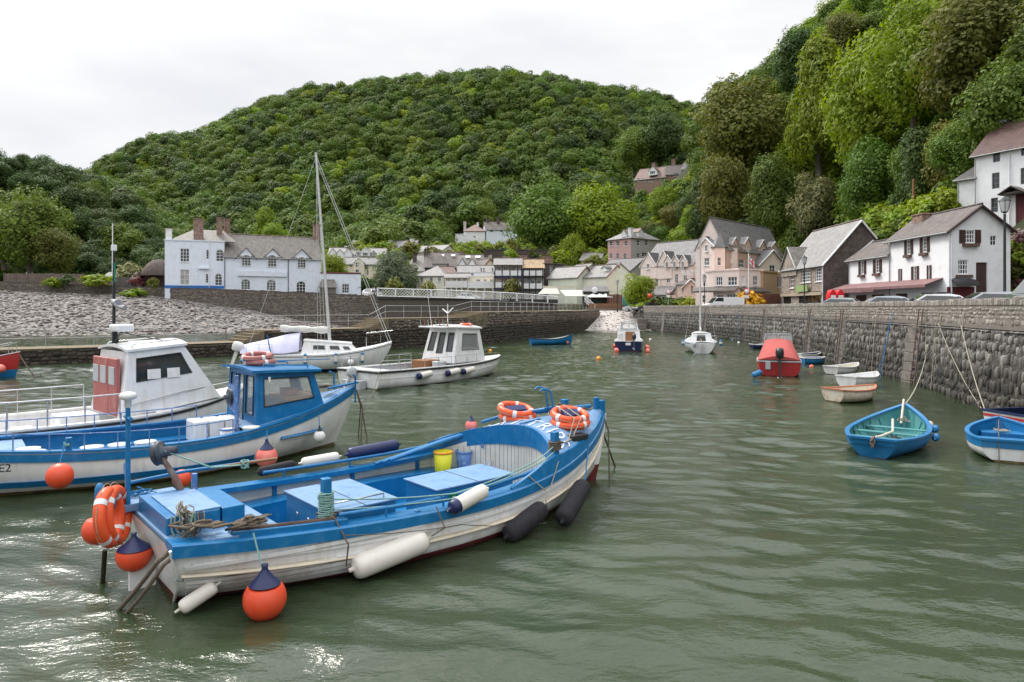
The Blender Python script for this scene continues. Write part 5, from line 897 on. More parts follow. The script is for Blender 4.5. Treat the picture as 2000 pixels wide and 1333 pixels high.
for a in (1253, 1291, 1354): h.pipe('f', a, 520, 560, WL['pink'])
g = MB(); k0, k1 = h.s_at('f', 1284)[0], h.s_at('f', 1322)[0]; z = Zp(577, 114)-3.2; slab(g, [(k0, -2.2, z), (k1, -2.2, z), (k1, 0, z+1.5), (k0, 0, z+1.5)]); uvmap(g.build('verandah_roof', SL['grey'], h.root)); g = MB(); g.b2(k0+.2, k1-.1, -1.9, 0, 0, z); g.build('verandah', WL['palepink'], h.root)
for k in range(5): x = k0+.5+k*(k1-k0-.8)/5; g = MB(); g.b2(x, x+.45, -1.96, -1.9, z-1.3, z-.2); g.build('window', frame_m, h.root); g = MB(); g.b2(x+.05, x+.40, -1.985, -1.965, z-1.2, z-.3); g.build('pane', glass, h.root.children[-1])
def text(s, size, mt, parent, name, M, ext=.01, bold=0.):
    cu = bpy.data.curves.new(name, 'FONT'); cu.body = s; cu.size = size; cu.extrude = ext; cu.offset = bold; cu.align_x = 'CENTER'; cu.align_y = 'CENTER'; ob = bpy.data.objects.new(name, cu); me = bpy.data.meshes.new_from_object(ob); bpy.data.objects.remove(ob); me.materials.clear(); me.materials.append(mt); o = link(name, me, parent)
    me.transform(M); return o
t_ = thing('roof_sign', 'large white roof letters over the porch of the pink terrace', 'sign', W(1349, 108.5)+(Zp(540, 108.5),), R(-8)); text('BATH', 1.15, white, t_, 'lettering', Matrix.Rotation(R(90), 4, 'X')@Matrix.Translation((0, .5, 0)), .04, .03); MB().tube([(-1.3, .05, .0), (1.3, .05, .0)], .03, 5).build('bracket', rail_m, t_)
h = simple('gabled_porch_house', 'small pink gabled house in front of the pink terrace', 1336, 107, 1364, 106, 7, 3.0, 559, 'pink', 'v', 546, 'brown', [('f', 1349, 1354, 558, 571, 2, 2, 'sill')], VG, barge=white)
simple('porch_side', 'low pink wing with one window left of the gabled porch house', 1321, 108, 1336, 107, 6, 3.0, 555, 'pink', 'u', 548, 'brown', [('f', 1331, 1335, 559, 571, 2, 2, 'sill')], VG, barge=None)
# ---- turreted hotel
h = House('turreted_hotel', 'tall pink hotel with a slate turret and gabled dormers above the quay', 1416, 95, 1528, 108, 4.6, 2.8, 484, 'pink', VG)
for x0, x1, y0, y1 in ((1443, 1454, 507, 523), (1427, 1432, 505, 514)): h.win('f', x0, x1, y0, y1, 3 if x1-x0 > 7 else 1, 2, 'sill')
h.wm = mat('render_pink_shaded', (.62, .43, .36), .8, .1, 1.2, dirt=(.45, .33, .3), dirtamt=.3)  # darker pink for the less lit faces, shading put into the colour
h.walls('u', 4.3, faces='frb'); wb_ = h.wm; h.wm = WL['palepink']; h.walls('u', 4.3, faces='l', name='flank_wall'); h.wm = wb_; h.roof('u', 4.3, SL['grey'], ov=.15, ridge=SL['grey'])  # left flank paler as the lit face, light put into the colour
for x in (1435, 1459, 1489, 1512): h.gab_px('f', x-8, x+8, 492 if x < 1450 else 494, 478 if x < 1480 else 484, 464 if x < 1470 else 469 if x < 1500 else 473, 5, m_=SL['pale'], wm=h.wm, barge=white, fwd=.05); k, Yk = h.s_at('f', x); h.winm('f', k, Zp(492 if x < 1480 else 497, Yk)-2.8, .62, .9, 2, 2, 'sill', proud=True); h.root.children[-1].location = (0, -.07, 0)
ht = h
h = House('hotel_corner_block', 'pale pink gabled corner of the turreted hotel with tall windows', 1364, 98.0, 1395, 95.0, 4.2, 2.8, 484, 'palepink', VG)
h.win('f', 1375, 1385, 504, 519, 3, 2, 'sill'); h.win('f', 1372, 1387, 536, 560, 3, 3, 'sill'); h.win('f', 1371, 1388, 577, 592, 3, 2, ''); 
zr = Zp(463, 95)-h.ze; h.walls('v', zr, .5); h.roof('v', zr, SL['grey'], .5, .12, barge=white); k = h.s_at('f', 1380)[0]; h.winm('f', k, Zp(490, 95)-2.8, .62, .95, 2, 2, 'sill', proud=True)
h = House('hotel_turret', 'canted pink turret with a steep slate spire on the hotel corner', 1395, 94.9, 1416, 94.6, 2.2, 2.8, 484, 'pink', VG); h.win('f', 1401, 1408, 503, 519, 2, 2, 'sill'); h.walls(); g = MB(); a = h.H; ap = (h.W*.6, 1.1, Zp(452, 95)-2.8); [slab(g, [p, q, ap], .08) for p, q in (((-.5, .3, a), (0, -.15, a)), ((0, -.15, a), (h.W, -.15, a)), ((h.W, -.15, a), (h.W+.5, .8, a)), ((h.W+.5, .8, a), (0, 3, a)), ((0, 3, a), (-.5, .3, a)))]; uvmap(g.build('roof', SL['grey'], h.root))
h = House('hotel_front_block', 'two-storey pink front range of the hotel with battlemented parapet and long canopy', 1393, 90, 1443, 87.5, 5, 2.8, 532, 'palepink', VG)
for x0, x1 in ((1398, 1411), (1421, 1440)): h.win('f', x0, x1, 541, 558, 3, 2, 'sill')
h.win('f', 1399, 1413, 576, 590, 2, 2, ''); h.win('f', 1419, 1441, 574, 592, 4, 2, ''); h.walls(); h.roof('flat', 0, WL['palepink'], ridge=False); h.awn('f', 1360, 1444, 562, 570, 1.3, SL['brown'], name='canopy')
h = House('hotel_bay_block', 'pink bay range of the hotel beside the yellow bush, with dark sash windows', 1443, 87.5, 1492, 89.5, 6, 2.8, 529, 'palepink', VG); h.win('f', 1449, 1456, 540, 558, 2, 2, 'sill', None, WL['shadewhite']); h.win('f', 1471, 1480, 540, 558, 3, 2, 'sill'); h.walls(); h.roof('flat', 0, WL['palepink'], ridge=False); h.awn('f', 1443, 1490, 562, 570, 1.3, SL['brown'], name='canopy')
simple('ochre_extension', 'flat roofed ochre extension between the hotel and the stone house', 1490, 89, 1518, 92, 5, 2.8, 533, 'ochre', 'flat', 532, WL['ochre'], [], VG, ridge=False)
simple('pink_gabled_house', 'pale pink gabled house behind the ochre extension', 1481, 100, 1534, 103, 8, 2.8, 517, 'palepink', 'v', 487, 'grey', [('f', 1503, 1514, 513, 532, 2, 3, 'sill')], VG, barge=white)
h = simple('glazed_link', 'narrow dark glazed link beside the ochre extension', 1515, 93, 1531, 92, 4, 2.8, 537, 'ochre', 'flat', 537, WL['ochre'], [('f', 1516, 1525, 540, 562, 3, 1, '')], VG, ridge=False)
fence('trellis_fence', 'dark timber fence with a trellis panel beside the stone house', 1480, 84, 1528, 85, 2.8, 574, mat('redbrown_screen', ()), .15)
# ---- stone house
h = House('stone_house', 'tall stone house with a long steep slate roof and red brick window surrounds', 1526, 84.5, 1608, 73, 5.4, 2.8, 527, 'stone', VG)
sA = h; h.zr = 4.6
for x0, x1, y0, y1, c in ((1543, 1551, 530, 563, 2), (1565, 1584, 527, 552, 5), (1593, 1606, 524, 550, 3)): h.win('f', x0, x1, y0, y1, c, 4, 'sill')
h.win('f', 1530, 1545, 573, 600, 1, 1, '', dkwood, mat('shop_dark', (.03, .025, .02), .4)); h.win('f', 1560, 1603, 570, 600, 6, 2, '', dkwood)
h.walls('u', 4.6, .74, 2.9); h.roof('u', 4.6, SL['pale'], .74, ov=.22, zback=2.9, barge=white)
g = MB(); g.poly([(h.W+.004, 0.0, -1), (h.W+.004, h.D, -1), (h.W+.004, h.D, h.H+2.9), (h.W+.004, h.D*.74, h.H+4.6), (h.W+.004, 0, h.H)]); uvmap(g.build('gable_wall', WL['darkstone'], h.root))
h.gab_px('f', 1528, 1557, 540, 524, 484, 5.0, m_=SL['lichen'], barge=rail_m, fwd=.15)
for x0, x1 in ((1563, 1565), (1584, 1586), (1541, 1543), (1551, 1553), (1606, 1608)): k0 = h.s_at('f', x0)[0]; k1 = h.s_at('f', x1)[0]; g = MB(); g.b2(k0, k1, -.03, 0, 2.4, h.H-.15); uvmap(g.build('brick_quoin', WL['redbrick'], h.root))
g = MB(); k0, k1 = h.s_at('f', 1528)[0], h.s_at('f', 1607)[0]; g.b2(k0, k1, -.25, 0, 2.0, 2.35); g.build('fascia', mat('sandstone', (.42, .34, .25), .8, .2), h.root)
g = MB(); k0, k1 = h.s_at('f', 1560)[0], h.s_at('f', 1583)[0]; g.b2(k0, k1, -.4, -.26, 2.45, 3.2); g.build('sign_board', mat('green_sign', (.28, .38, .16), .6, .15), h.root)
h.pipe('f', 1607.6, 520, 590, white)
# ---- shuttered white house and its low wing
wh = 'white'
h = House('shuttered_house', 'white gabled house with brown shutters, window boxes and a long red awning', 1737, 63.5, 1853, 55, 5.0, 2.8, 471, wh)
h.ze = Zp(449, 55); h.H = h.ze-2.8
for a in ((1771, 1779, 470, 497), (1802, 1811, 465, 493)): h.win('f', *a, 2, 4, 'shut box')
for a in ((1757, 1760, 526, 552), (1784, 1791, 521, 550), (1813, 1817, 519, 547)): h.win('f', *a, 2 if a[1]-a[0] > 4 else 1, 4, 'shut box')
h.win('r', 1884, 1904, 450, 475, 4, 3, 'shut box'); h.win('r', 1871, 1891, 508, 536, 4, 3, 'box'); h.win('r', 1934, 1946, 461, 480, 2, 2, ''); h.door('r', 1906, 1928, 513)
zr = Zp(406, 56)-h.ze; h.walls('u', zr); h.roof('u', zr, SL['brown'], ov=.32, barge=mat('dark_barge', (.06, .03, .035), .6), ridge=SL['brown'])
h.awn('f', 1650, 1842, 557, 567, 1.5, mat('dusty_red_canvas', (.24, .13, .13), .8, .25, 1.5, dirt=(.34, .25, .25), dirtamt=.5))
for i, (x0, x1) in enumerate(((1800, 1822), (1830, 1850), (1750, 1772))): k0, k1 = h.s_at('f', x0)[0], h.s_at('f', x1)[0]; g = MB(); g.b2(k0, k1, -.02, .0, .0, 1.9); g.build('shopfront', dkwood if i != 1 else mat('dark_red_panel', (.10, .015, .02), .6), h.root)
h.pipe('r', 1857, 455, 580, white); h.chim_px(1800, 421, 62, 1.5, .8, WL['redbrick'], 0)
g = MB(); k = h.s_at('r', 1878)[0]; pts = [(h.W+math.sin(a)*.7, k+math.cos(b)*0, 0) for a in (0,) for b in (0,)]
rows = [[(h.W+.02+.75*math.sin(R(a)), k-.95+1.9*j/6, 2.35+.85*math.cos(R(a))*(1-abs(j-3)/3*.35)) for j in range(7)] for a in (0, 25, 50, 75, 90)]; g.loft(rows, 0, True, False, False); g.build('dome_awning', mat('charcoal_canvas', (.04, .04, .045), .8, .2), h.root)
g = MB(); g.b2(h.W+.01, h.W+.05, k-1.2, k+1.0, .0, 2.3); g.build('porch_panel', mat('dark_red_panel', (.10, .015, .02), .6), h.root)
hw = h
h = House('low_wing', 'low white wing with brown shutters and hipped brown slate roof joined to the shuttered house', 1658, 70.9, 1736.5, 63.6, 5.0, 2.8, 510, wh)
h.ze = Zp(497, 63.6); h.H = h.ze-2.8
for a in ((1681, 1688, 511, 536), (1710, 1718, 508, 533)): h.win('f', *a, 2, 4, 'shut box')
h.walls('u', 2.1); h.roof('u', 1.7, SL['brown'], ov=.28, ridge=SL['brown']); h.awn('f', 1660, 1737, 559, 570, 1.5, MATS['dusty_red_canvas']); 
for x0, x1 in ((1672, 1692), (1703, 1727)): k0, k1 = h.s_at('f', x0)[0], h.s_at('f', x1)[0]; g = MB(); g.b2(k0, k1, -.02, .0, .0, 1.9); g.build('shopfront', dkwood, h.root)
# ---- upper white house on its terrace
zu = Zp(455, 62)
h = House('upper_white_house', 'tall white hillside house with dark red-brown roof cut by the picture edge', 1903, 67, 2075, 60.5, 8, zu-3, 305, wh); h.ze = Zp(303, 67); h.H = h.ze-h.zb
for a in ((1939, 1953, 291, 317), (1937, 1952, 338, 369), (1935, 1949, 387, 415), (1993, 2008, 328, 360), (1994, 2010, 280, 304)): h.win('f', *a, 2, 3, '', mat('grey_frame', (.16, .17, .17), .6))
h.door('f', 1983, 2003, 375, mat('dark_red_panel', ())); zr = 3.3; h.walls('u', zr); h.roof('u', zr, SL['red'], ov=.3, ridge=SL['red']); h.chim_px(1958, 240, 69, 1.0, .9, WL['white'], 2); h.pipe('f', 1972, 300, 440, white)
g = MB(); k, Yk = h.s_at('f', 1990); g.b2(k-.9, k+1.0, -1.2, 0, Zp(380, Yk)-h.zb, Zp(377, Yk)-h.zb); slab(g, [(k-1.1, -1.5, Zp(381, Yk)-h.zb), (k, -1.5, Zp(367, Yk)-h.zb), (k, 0, Zp(367, Yk)-h.zb), (k-1.1, 0, Zp(381, Yk)-h.zb)], .08); slab(g, [(k+1.1, -1.5, Zp(381, Yk)-h.zb), (k+1.1, 0, Zp(381, Yk)-h.zb), (k, 0, Zp(367, Yk)-h.zb), (k, -1.5, Zp(367, Yk)-h.zb)], .08); g.build('porch', mat('grey_boards', ()), h.root)
simple('side_lean_to', 'white lean-to with stepped parapet against the upper white house', 1870, 68.5, 1904, 67.2, 5, zu-3, 352, wh, 'u', 334, 'dark', [], rf=.9)
t_ = thing('terrace_wall', 'rough stone retaining wall below the upper white house', 'wall', (0, 0, 0)); a = [W(1840, 68), W(1900, 64), W(1990, 58), W(2120, 52)]; wall_core('wall_core', a, 2, [zu-2.5, zu-.2, zu-.1, zu], 3, -1, MATS['sea_wall_stone'], t_); stones_obj('wall_face', stones(Path(a), 3, zu, (.2, .5), (.15, .3), -1, (.03, .12), 0, 33, .03, ztop=lambda d: zu-.1 if d > 3 else zu-1.2), mat('terrace_stone', (.36, .31, .26), .9, .4, 3., bump=.5), t_)
P = []; r = np.random.RandomState(40)
for _ in range(150):
    u = r.rand(); px = 1905+u*130; Y = 60-4.5*u-r.rand()*.9; z = 2.8+r.rand()**.8*(zu-4.2)*min(1, .5+u*.7); P.append(W(px, Y)+(z,))
wood('undergrowth', 'ivy and pink valerian growing over the stone wall by the tall lamp', P, [proto(CB[0], 'mid'), proto(CB[1], 'olive'), proto(CB[0], 'pink'), proto(CB[1], 'bright')], .7, 1.4, 22)
P = [W(1700+150*u, 78-12*u+6*r.rand())+(Zp(505-75*u-20*r.rand(), 76-12*u),) for u in r.rand(60)]+[W(1712+60*u, 80)+(Zp(480-30*r.rand(), 80),) for u in r.rand(40)]
wood('undergrowth', 'bright ivy bank between the stone house and the shuttered house', P, [proto(CB[0], 'bright'), proto(CB[1], 'bright'), proto(CB[0], 'mid')], 2.0, 3.6, 23)
# ---- trees among the houses
tree(*W(772, 138), 4.3, Zp(486, 138)-4.3, 'silver', 'round silvery green tree in front of the village by the lattice parapet', w=1.02, crown=CH[1])
tree(*W(652, 150), 8, 7.2, 'lime', 'yellow-green tree behind the beach house annex', w=1.15, crown=CH[0]); tree(*W(1246, 113.5), 2.8, Zp(534, 113.5)-2.8, 'lime', 'lime green maple in front of the pink terrace', w=1.12, crown=CH[3])
tree(*W(1120, 176), 10, Zp(465, 176)-9, 'bright', 'rounded green tree below the retaining wall', w=.78, crown=CH[0]); tree(*W(1160, 165), 10.5, 6, 'lime', 'yellow-green tree beside the tall pink house', w=1., crown=CH[1])
tree(*W(520, 220), 22, 14, 'bright', 'light green tree at the foot of the far hill above the beach house', w=.8, crown=CH[2]); tree(*W(537, 205), 19, 10, 'bright', 'second light green tree above the slate roof of the beach house', w=1.1, crown=CH[0])
YB = [((1468, 557, 597, 'yellow', .95, 'bright orange-yellow flowering bush, larger one beside the round sign'), 84), ((1351, 573, 597, 'lime', .9, 'tall lime-yellow shrub by the hotel entrance'), 103), ((1323, 581, 598, 'lime', 1.6, 'low yellow-green flowering shrub by the verandah'), 106), ((1268, 577, 598, 'lime', 2.2, 'yellow-green bush under the lime tree'), 112), ((1308, 572, 598, 'dark', 1.3, 'dark bush beside the notice shelter'), 107), ((1330, 572, 592, 'mid', 1.2, 'mid green bush in front of the verandah'), 107.5), ((1450, 562, 597, 'yellow', .7, 'small yellow bush left of the bright orange one'), 85)]
for (px, yt, yb, k, w_, lb), Y in YB: z = max(2.75, Zp(yb, Y)); tree(*W(px, Y), 2.75, Zp(yt, Y)-2.75, k, lb, w=w_, crown=CB[0], trunk=False, cat='bush', name='flowering_bush' if k in ('yellow', 'lime') else 'bush')
for px, pt, lb in ((836, 551, 'small conical shrub in front of the white cottage'), (999, 547, 'bushy shrub in front of the blue balconies'), (770, 545, 'golden green bush under the silvery tree'), (715, 545, 'dark green bush behind the white parapet end')): tree(*W(px, 131), 4.3, Zp(pt, 131)-4.3, 'olive' if px != 715 else 'dark', lb, w=.9, crown=CB[1], trunk=False, cat='bush', name='shrub')
# ================================================================== BOATS
def paint(name, col, dirt=None, amt=.4, rough=.38, var=.12, scale=3., ds=2.5, coat=.15, st=None): return mat(name, col, rough, var, scale, dirt=dirt, dirtscale=ds, dirtamt=amt, bump=.06, bscale=30, coat=coat, dstretch=st)
PT = {'blue': paint('blue_paint', (.004, .15, .37), (.07, .24, .42), .5, .36, ds=6.), 'ltblue': paint('light_blue_deck', (.15, .27, .44), (.03, .14, .36), .85, .55, ds=5., coat=0), 'white': paint('boat_white', (.78, .78, .78), (.40, .30, .20), .5, .3, ds=5., st=(1, 1, .22)), 'cream': paint('cream_planking', (.74, .71, .62), (.35, .31, .26), .4, .5, coat=0),
      'red': paint('antifouling_red', (.13, .018, .022), (.2, .1, .09), .4, .6, coat=0), 'strake': paint('cream_strake', (.68, .60, .47), (.45, .38, .3), .35), 'grp': paint('gelcoat_white', (.78, .79, .80), (.44, .34, .24), .45, .25, ds=4., st=(1, 1, .22)), 'grpgrey': paint('grey_gelcoat', (.42, .44, .46), None, 0, .5), 'darkstripe': paint('dark_rubber', (.025, .025, .028), None, 0, .6), 'navy': paint('navy_hull', (.012, .025, .085), None, 0, .3), 'brightred': paint('red_hull', (.42, .03, .03), (.3, .08, .07), .4, .4), 'maroon': paint('red_door_paint', (.36, .11, .10), (.44, .24, .22), .7, .5, coat=0),
      'turq': paint('turquoise_paint', (.06, .24, .25), (.2, .36, .36), .6, .5), 'midblue': paint('mid_blue', (.008, .15, .36), (.08, .25, .42), .4, .45), 'slime': mat('waterline_weed', (.06, .05, .02), .8, .5, 5., col2=(.22, .16, .06)), 'rusty': paint('rusty_white', (.66, .60, .50), (.30, .14, .05), .95, .7, ds=3.2), 'rustrim': paint('orange_brown_trim', (.42, .15, .08), (.5, .35, .25), .6, .7), 'canvas': mat('red_canvas', (.42, .085, .075), .85, .25, 2.5, bump=.5, bscale=5), 'sail': mat('sail_cloth', (.72, .71, .68), .85, .15, 4., bump=.8, bscale=7), 'wood': mat('varnished_wood', (.30, .13, .05), .5, .4, 5., stretch=(1, 1, 6)), 'fendw': mat('white_fender_vinyl', (.72, .68, .62), .42, .1, 4., dirt=(.45, .36, .26), dirtamt=.55, dirtscale=4), 'fendb': mat('black_fender_cloth', (.022, .020, .026), .85, .4, 12., bump=.3), 'navyv': mat('navy_vinyl', (.010, .018, .075), .4), 'orange': mat('orange_buoy', (.80, .085, .03), .42, .2, 4., dirt=(.45, .10, .06), dirtscale=3.5, dirtamt=.5), 'pinkb': mat('faded_pink_buoy', (.80, .17, .14), .45, .2, 3., dirt=(.85, .40, .35), dirtamt=.6), 'lifebuoy': mat('lifebuoy_orange', (.80, .10, .025), .4, .12, 6.), 'reflect': mat('reflective_tape', (.68, .69, .70), .3), 'rope': mat('hemp_rope', (.20, .16, .12), .95, .5, 40., bump=.8, bscale=90), 'rope_g': mat('green_rope', (.13, .36, .33), .9, .4, 40., col2=(.35, .45, .40), bump=.8, bscale=90), 'rope_w': mat('pale_rope', (.46, .42, .34), .9, .4, 40., bump=.8, bscale=90), 'rope_b': mat('blue_rope', (.03, .20, .45), .9, .3, 40., bump=.6, bscale=90), 'weedrope': mat('weedy_rope', (.035, .035, .012), .95, .5, 20., bump=1.),
      'steel': mat('stainless_steel', (.55, .56, .57), .25, .1, 4., metal=.9), 'alu': mat('mast_alloy', (.62, .63, .63), .4, .1, 3., metal=.3), 'rustiron': mat('rusty_iron', (.20, .12, .09), .8, .5, 9., dirt=(.12, .20, .28), dirtamt=.7, dirtscale=5), 'yellow': mat('yellow_plastic', (.72, .68, .03), .4), 'bucketor': mat('orange_plastic', (.85, .30, .02), .4), 'bluepl': mat('scuffed_blue_plastic', (.10, .22, .50), .55, .3, 8., dirt=(.55, .6, .68), dirtscale=14, dirtamt=.7), 'dkblue': mat('dark_blue_panel', (.012, .02, .10), .5), 'engine': mat('outboard_black', (.02, .022, .025), .3), 'lilac': mat('lilac_tarpaulin', (.55, .55, .72), .7, .15, 2., bump=.4, bscale=4)}
def winglass(name='boat_glass'):
    if name in MATS: return MATS[name]
    m = bpy.data.materials.new(name); m.use_nodes = True; t = m.node_tree; b = t.nodes['Principled BSDF']; b.inputs['Base Color'].default_value = (.75, .8, .8, 1); b.inputs['Roughness'].default_value = .04; b.inputs['Alpha'].default_value = .28; MATS[name] = m; return m
WG = winglass(); DG = glass_mat('dark_tinted_glass', (.05, .06, .06), .08)
class Boat:
    """local frame: x from the stern forward, y to port, z up from the waterline"""
    def __init__(s, name, label, pos, head, L, B, zs, tw=.8, sm=.42, draft=.35, full=(2, 5, 2), p=2.2, rake=.35, trake=.12, group='boats moored in the harbour', cat='boat'):
        s.L, s.B, s.zs, s.tw, s.sm, s.draft, s.full, s.p, s.rake, s.trake = L, B, zs, tw, sm, draft, full, p, rake, trake; s.h = R(head); s.pos = Vector((pos[0], pos[1], 0))
        s.root = thing(name, label, cat, s.pos, s.h, group)
    def hb(s, u):
        if u < s.sm: k = 1-u/s.sm; return s.B/2*(1-(1-s.tw)*k**1.9)
        return s.B/2*max(0, 1-((u-s.sm)/(1-s.sm))**s.p)
    def sheer(s, u):
        a, m_, b_ = s.zs
        return m_+(a-m_)*((s.sm-u)/s.sm)**2 if u < s.sm else m_+(b_-m_)*((u-s.sm)/(1-s.sm))**2
    def nn(s, u):
        a, m_, b_ = s.full; return a+(m_-a)*min(1, u/s.sm) if u < s.sm else m_+(b_-m_)*((u-s.sm)/(1-s.sm))
    def y_at(s, u, z):
        zk, zt = -s.draft, s.sheer(u); q = min(max((z-zk)/(zt-zk), 0), 1.3); return s.hb(u)*(1-max(0, 1-q)**s.nn(u)) if q <= 1 else s.hb(u)
    def x_at(s, u, z):
        zk, zt = -s.draft, s.sheer(u); q = min(max((z-zk)/(zt-zk), 0), 1); return u*s.L-s.rake*(1-q)**1.4*u**7+s.trake*(1-q)*(1-u)**8
    def P(s, u, z, side=1, off=0.): return Vector((s.x_at(u, z), side*(s.y_at(u, z)+off), z))
    def us(s, a=0, b=1, n=26):
        r = [a+(b-a)*i/n for i in range(n+1)]; return [1-(1-x)**1.35 if b >= 1 and a <= 0 else x for x in r]
    def hull(s, top, bottom, wl=.1, inner=None, floor=.15, thick=.06, cap=None, capw=.10, trans=None, floorm=None, end=.97, nmid=9, wlbow=None, mid=None):
        g = MB(); us = s.us(); us[-1] = .9995
        for side in (1, -1):
            rows = []
            for u in us:
                w = wl+((wlbow-wl)*u**3 if wlbow is not None else 0); zt = s.sheer(u); zz = [-s.draft+(w+s.draft)*k/4 for k in range(5)]+[w+(zt-w)*k/nmid for k in range(1, nmid+1)]; r = [s.P(u, z, side) for z in zz]; rows.append(r[::side])
            nlow = 4
            for a in range(len(rows)-1):
                for j in range(len(rows[0])-1):
                    jj = j if side == 1 else len(rows[0])-2-j; g.add([rows[a][j], rows[a+1][j], rows[a+1][j+1], rows[a][j+1]][::-1], [(0, 1, 2, 3)], 1 if jj < nlow else 0, True)
        # weld
        hm = g.mesh('hull', [PT.get(top, top) if isinstance(top, str) else top, PT[bottom]]); bm = bmesh.new(); bm.from_mesh(hm); bmesh.ops.remove_doubles(bm, verts=bm.verts, dist=.0008); bmesh.ops.recalc_face_normals(bm, faces=bm.faces); bm.to_mesh(hm); bm.free(); s.hullo = link('hull', hm, s.root)
        zt = s.sheer(0); tz = [-s.draft+(wl+s.draft)*k/4 for k in range(5)]+[wl+(zt-wl)*k/6 for k in range(1, 7)]; g = MB()
        for i in range(len(tz)-1):
            a, b = tz[i], tz[i+1]; g.quad(s.P(0, a, 1), s.P(0, a, -1), s.P(0, b, -1), s.P(0, b, 1), 1 if i < 4 else 0)
            if a > floor-.1: P_ = [s.P(0, z_, sd)+Vector((thick, 0, 0)) for z_, sd in ((a, -1), (a, 1), (b, 1), (b, -1))]; g.quad(*P_, 0)
        if s.tw > .05: g.build('transom', [PT[trans or top] if isinstance(trans or top, str) else top, PT[bottom]], s.root)
        if inner:
            g = MB(); ui = [min(u, end) for u in us]; rows = []; 
            for side in (1, -1):
                rows = []
                for u in ui:
                    zt = s.sheer(u); f = floor+(.5*max(0, u-.75)); rows.append([Vector((min(max(s.x_at(u, z), thick), s.L*end), side*max(.0, s.y_at(u, z)-thick), z)) for z in [f+(zt-f)*k/6 for k in range(7)]])
                for a in range(len(rows)-1):
                    for j in range(6): q = [rows[a][j], rows[a+1][j], rows[a+1][j+1], rows[a][j+1]]; g.add(q if side > 0 else q[::-1], [(0, 1, 2, 3)], 0, True)
                if side == 1: R1 = [r[0] for r in rows]
                else: R2 = [r[0] for r in rows]
            for q_ in (rows[-1],): g.add([(p.x, -p.y, p.z) for p in q_]+[tuple(p) for p in q_], [(j, j+1, j+8, j+7) for j in range(6)], 0, True)
            g.build('lining', PT[inner], s.root); g = MB()
            for a in range(len(R1)-1): g.quad(R2[a], R2[a+1], R1[a+1], R1[a])
            g.build('floor', PT[floorm or inner], s.root)
        if cap:
            g = MB()
            for side in (1, -1):
                rows = []
                for u in us: c = s.P(u, s.sheer(u), side); w = min(capw, s.hb(u)+.02); rows.append([c+Vector((0, side*.035, .0)), c+Vector((0, side*.035, .045)), c+Vector((0, -side*w, .045)), c+Vector((0, -side*w, .0))][::side])
                g.loft(rows, 0, False, True, True)
            c = s.sheer(0); g.b2(-.03, capw, -s.hb(0)-.03, s.hb(0)+.03, c-.002, c+.048); g.build('gunwale', PT[cap], s.root)
        return s
    def band(s, m_, dz, h, out_=.03, u0=0., u1=1., name='rubbing_strake', n=26, zf=None, round_=False, sides=(1, -1), tr=False):
        """strip along the topsides, dz below the sheer (or at height zf(u))"""
        g = MB()
        for side in sides:
            rows = []
            for i in range(n+1):
                u = u0+(u1-u0)*i/n; u = min(u, .998); z = (s.sheer(u)-dz) if zf is None else zf(u); a, b = s.P(u, z-h/2, side), s.P(u, z+h/2, side); e = Vector((0, side*out_, 0)); 
                if round_: m2 = s.P(u, z, side)+e; rows.append([a, a.lerp(m2, .8)+e*.35, m2+e*.2, b.lerp(m2, .8)+e*.35, b][::side])
                else: rows.append([a, a+e, b+e, b][::side])
            g.loft(rows, 0, round_, True, True)
        if tr: z = s.sheer(0)-dz; g.b2(s.x_at(0, z)-out_, s.x_at(0, z), -s.y_at(0, z), s.y_at(0, z), z-h/2, z+h/2)
        return g.build(name, PT[m_], s.root)
    def deck(s, m_, u0, u1, dz=0., camber=.04, name='deck', inset=.02, n=16, aft=None):
        g = MB(); K = 8; rows = []
        for i in range(n+1):
            u = min(u0+(u1-u0)*i/n, .998); w = max(s.hb(u)-inset, .004); rows.append([Vector((s.x_at(u, s.sheer(u))+(aft(1-abs(j/K*2-1))*(1-i/n) if aft else 0), w*(j/K*2-1), s.sheer(u)+dz+camber*(1-(j/K*2-1)**2))) for j in range(K+1)])
        g.loft(rows, 0, True, False, False); hm = g.build(name, PT[m_], s.root); return hm
    def thwart(s, x, z, w=.22, m_='ltblue', t=.035, trim=.05): u = x/s.L; y = s.y_at(u, z)-trim; g = MB(); g.b2(x-w/2, x+w/2, -y, y, z-t, z); return g.build('thwart', PT[m_], s.root, .006)
    def bx(s, name, x0, x1, y0, y1, z0, z1, m_, bev=.01, parent=None): g = MB(); g.b2(x0, x1, y0, y1, z0, z1); return g.build(name, PT[m_] if isinstance(m_, str) else m_, parent or s.root, bev)
    def tb(s, name, pts, r, m_, n=6, parent=None): return MB().tube(pts, r, n).build(name, PT[m_], parent or s.root)
    def rail(s, u0, u1, h, side, n=6, name='guard_rail', m_='steel', r=.014, inset=.05, mid=False):
        g = MB(); pts = []
        for i in range(n+1): u = u0+(u1-u0)*i/n; b = s.P(u, s.sheer(u), side, -inset); pts.append(b+Vector((0, 0, h))); g.tube([b, b+Vector((0, 0, h))], r, 5)
        g.tube(pts, r, 6)
        if mid: g.tube([p-Vector((0, 0, h*.5)) for p in pts], r*.7, 5)
        return g.build(name, PT[m_], s.root)
    def w(s, x, y, z=0.): c, sn = math.cos(s.h), math.sin(s.h); return Vector((s.pos.x+x*c-y*sn, s.pos.y+x*sn+y*c, z))
    def l(s, px, py, z): X, Y = G(px, py, z); d = Vector((X-s.pos.x, Y-s.pos.y)); c, sn = math.cos(s.h), math.sin(s.h); return (d.x*c+d.y*sn, -d.x*sn+d.y*c)
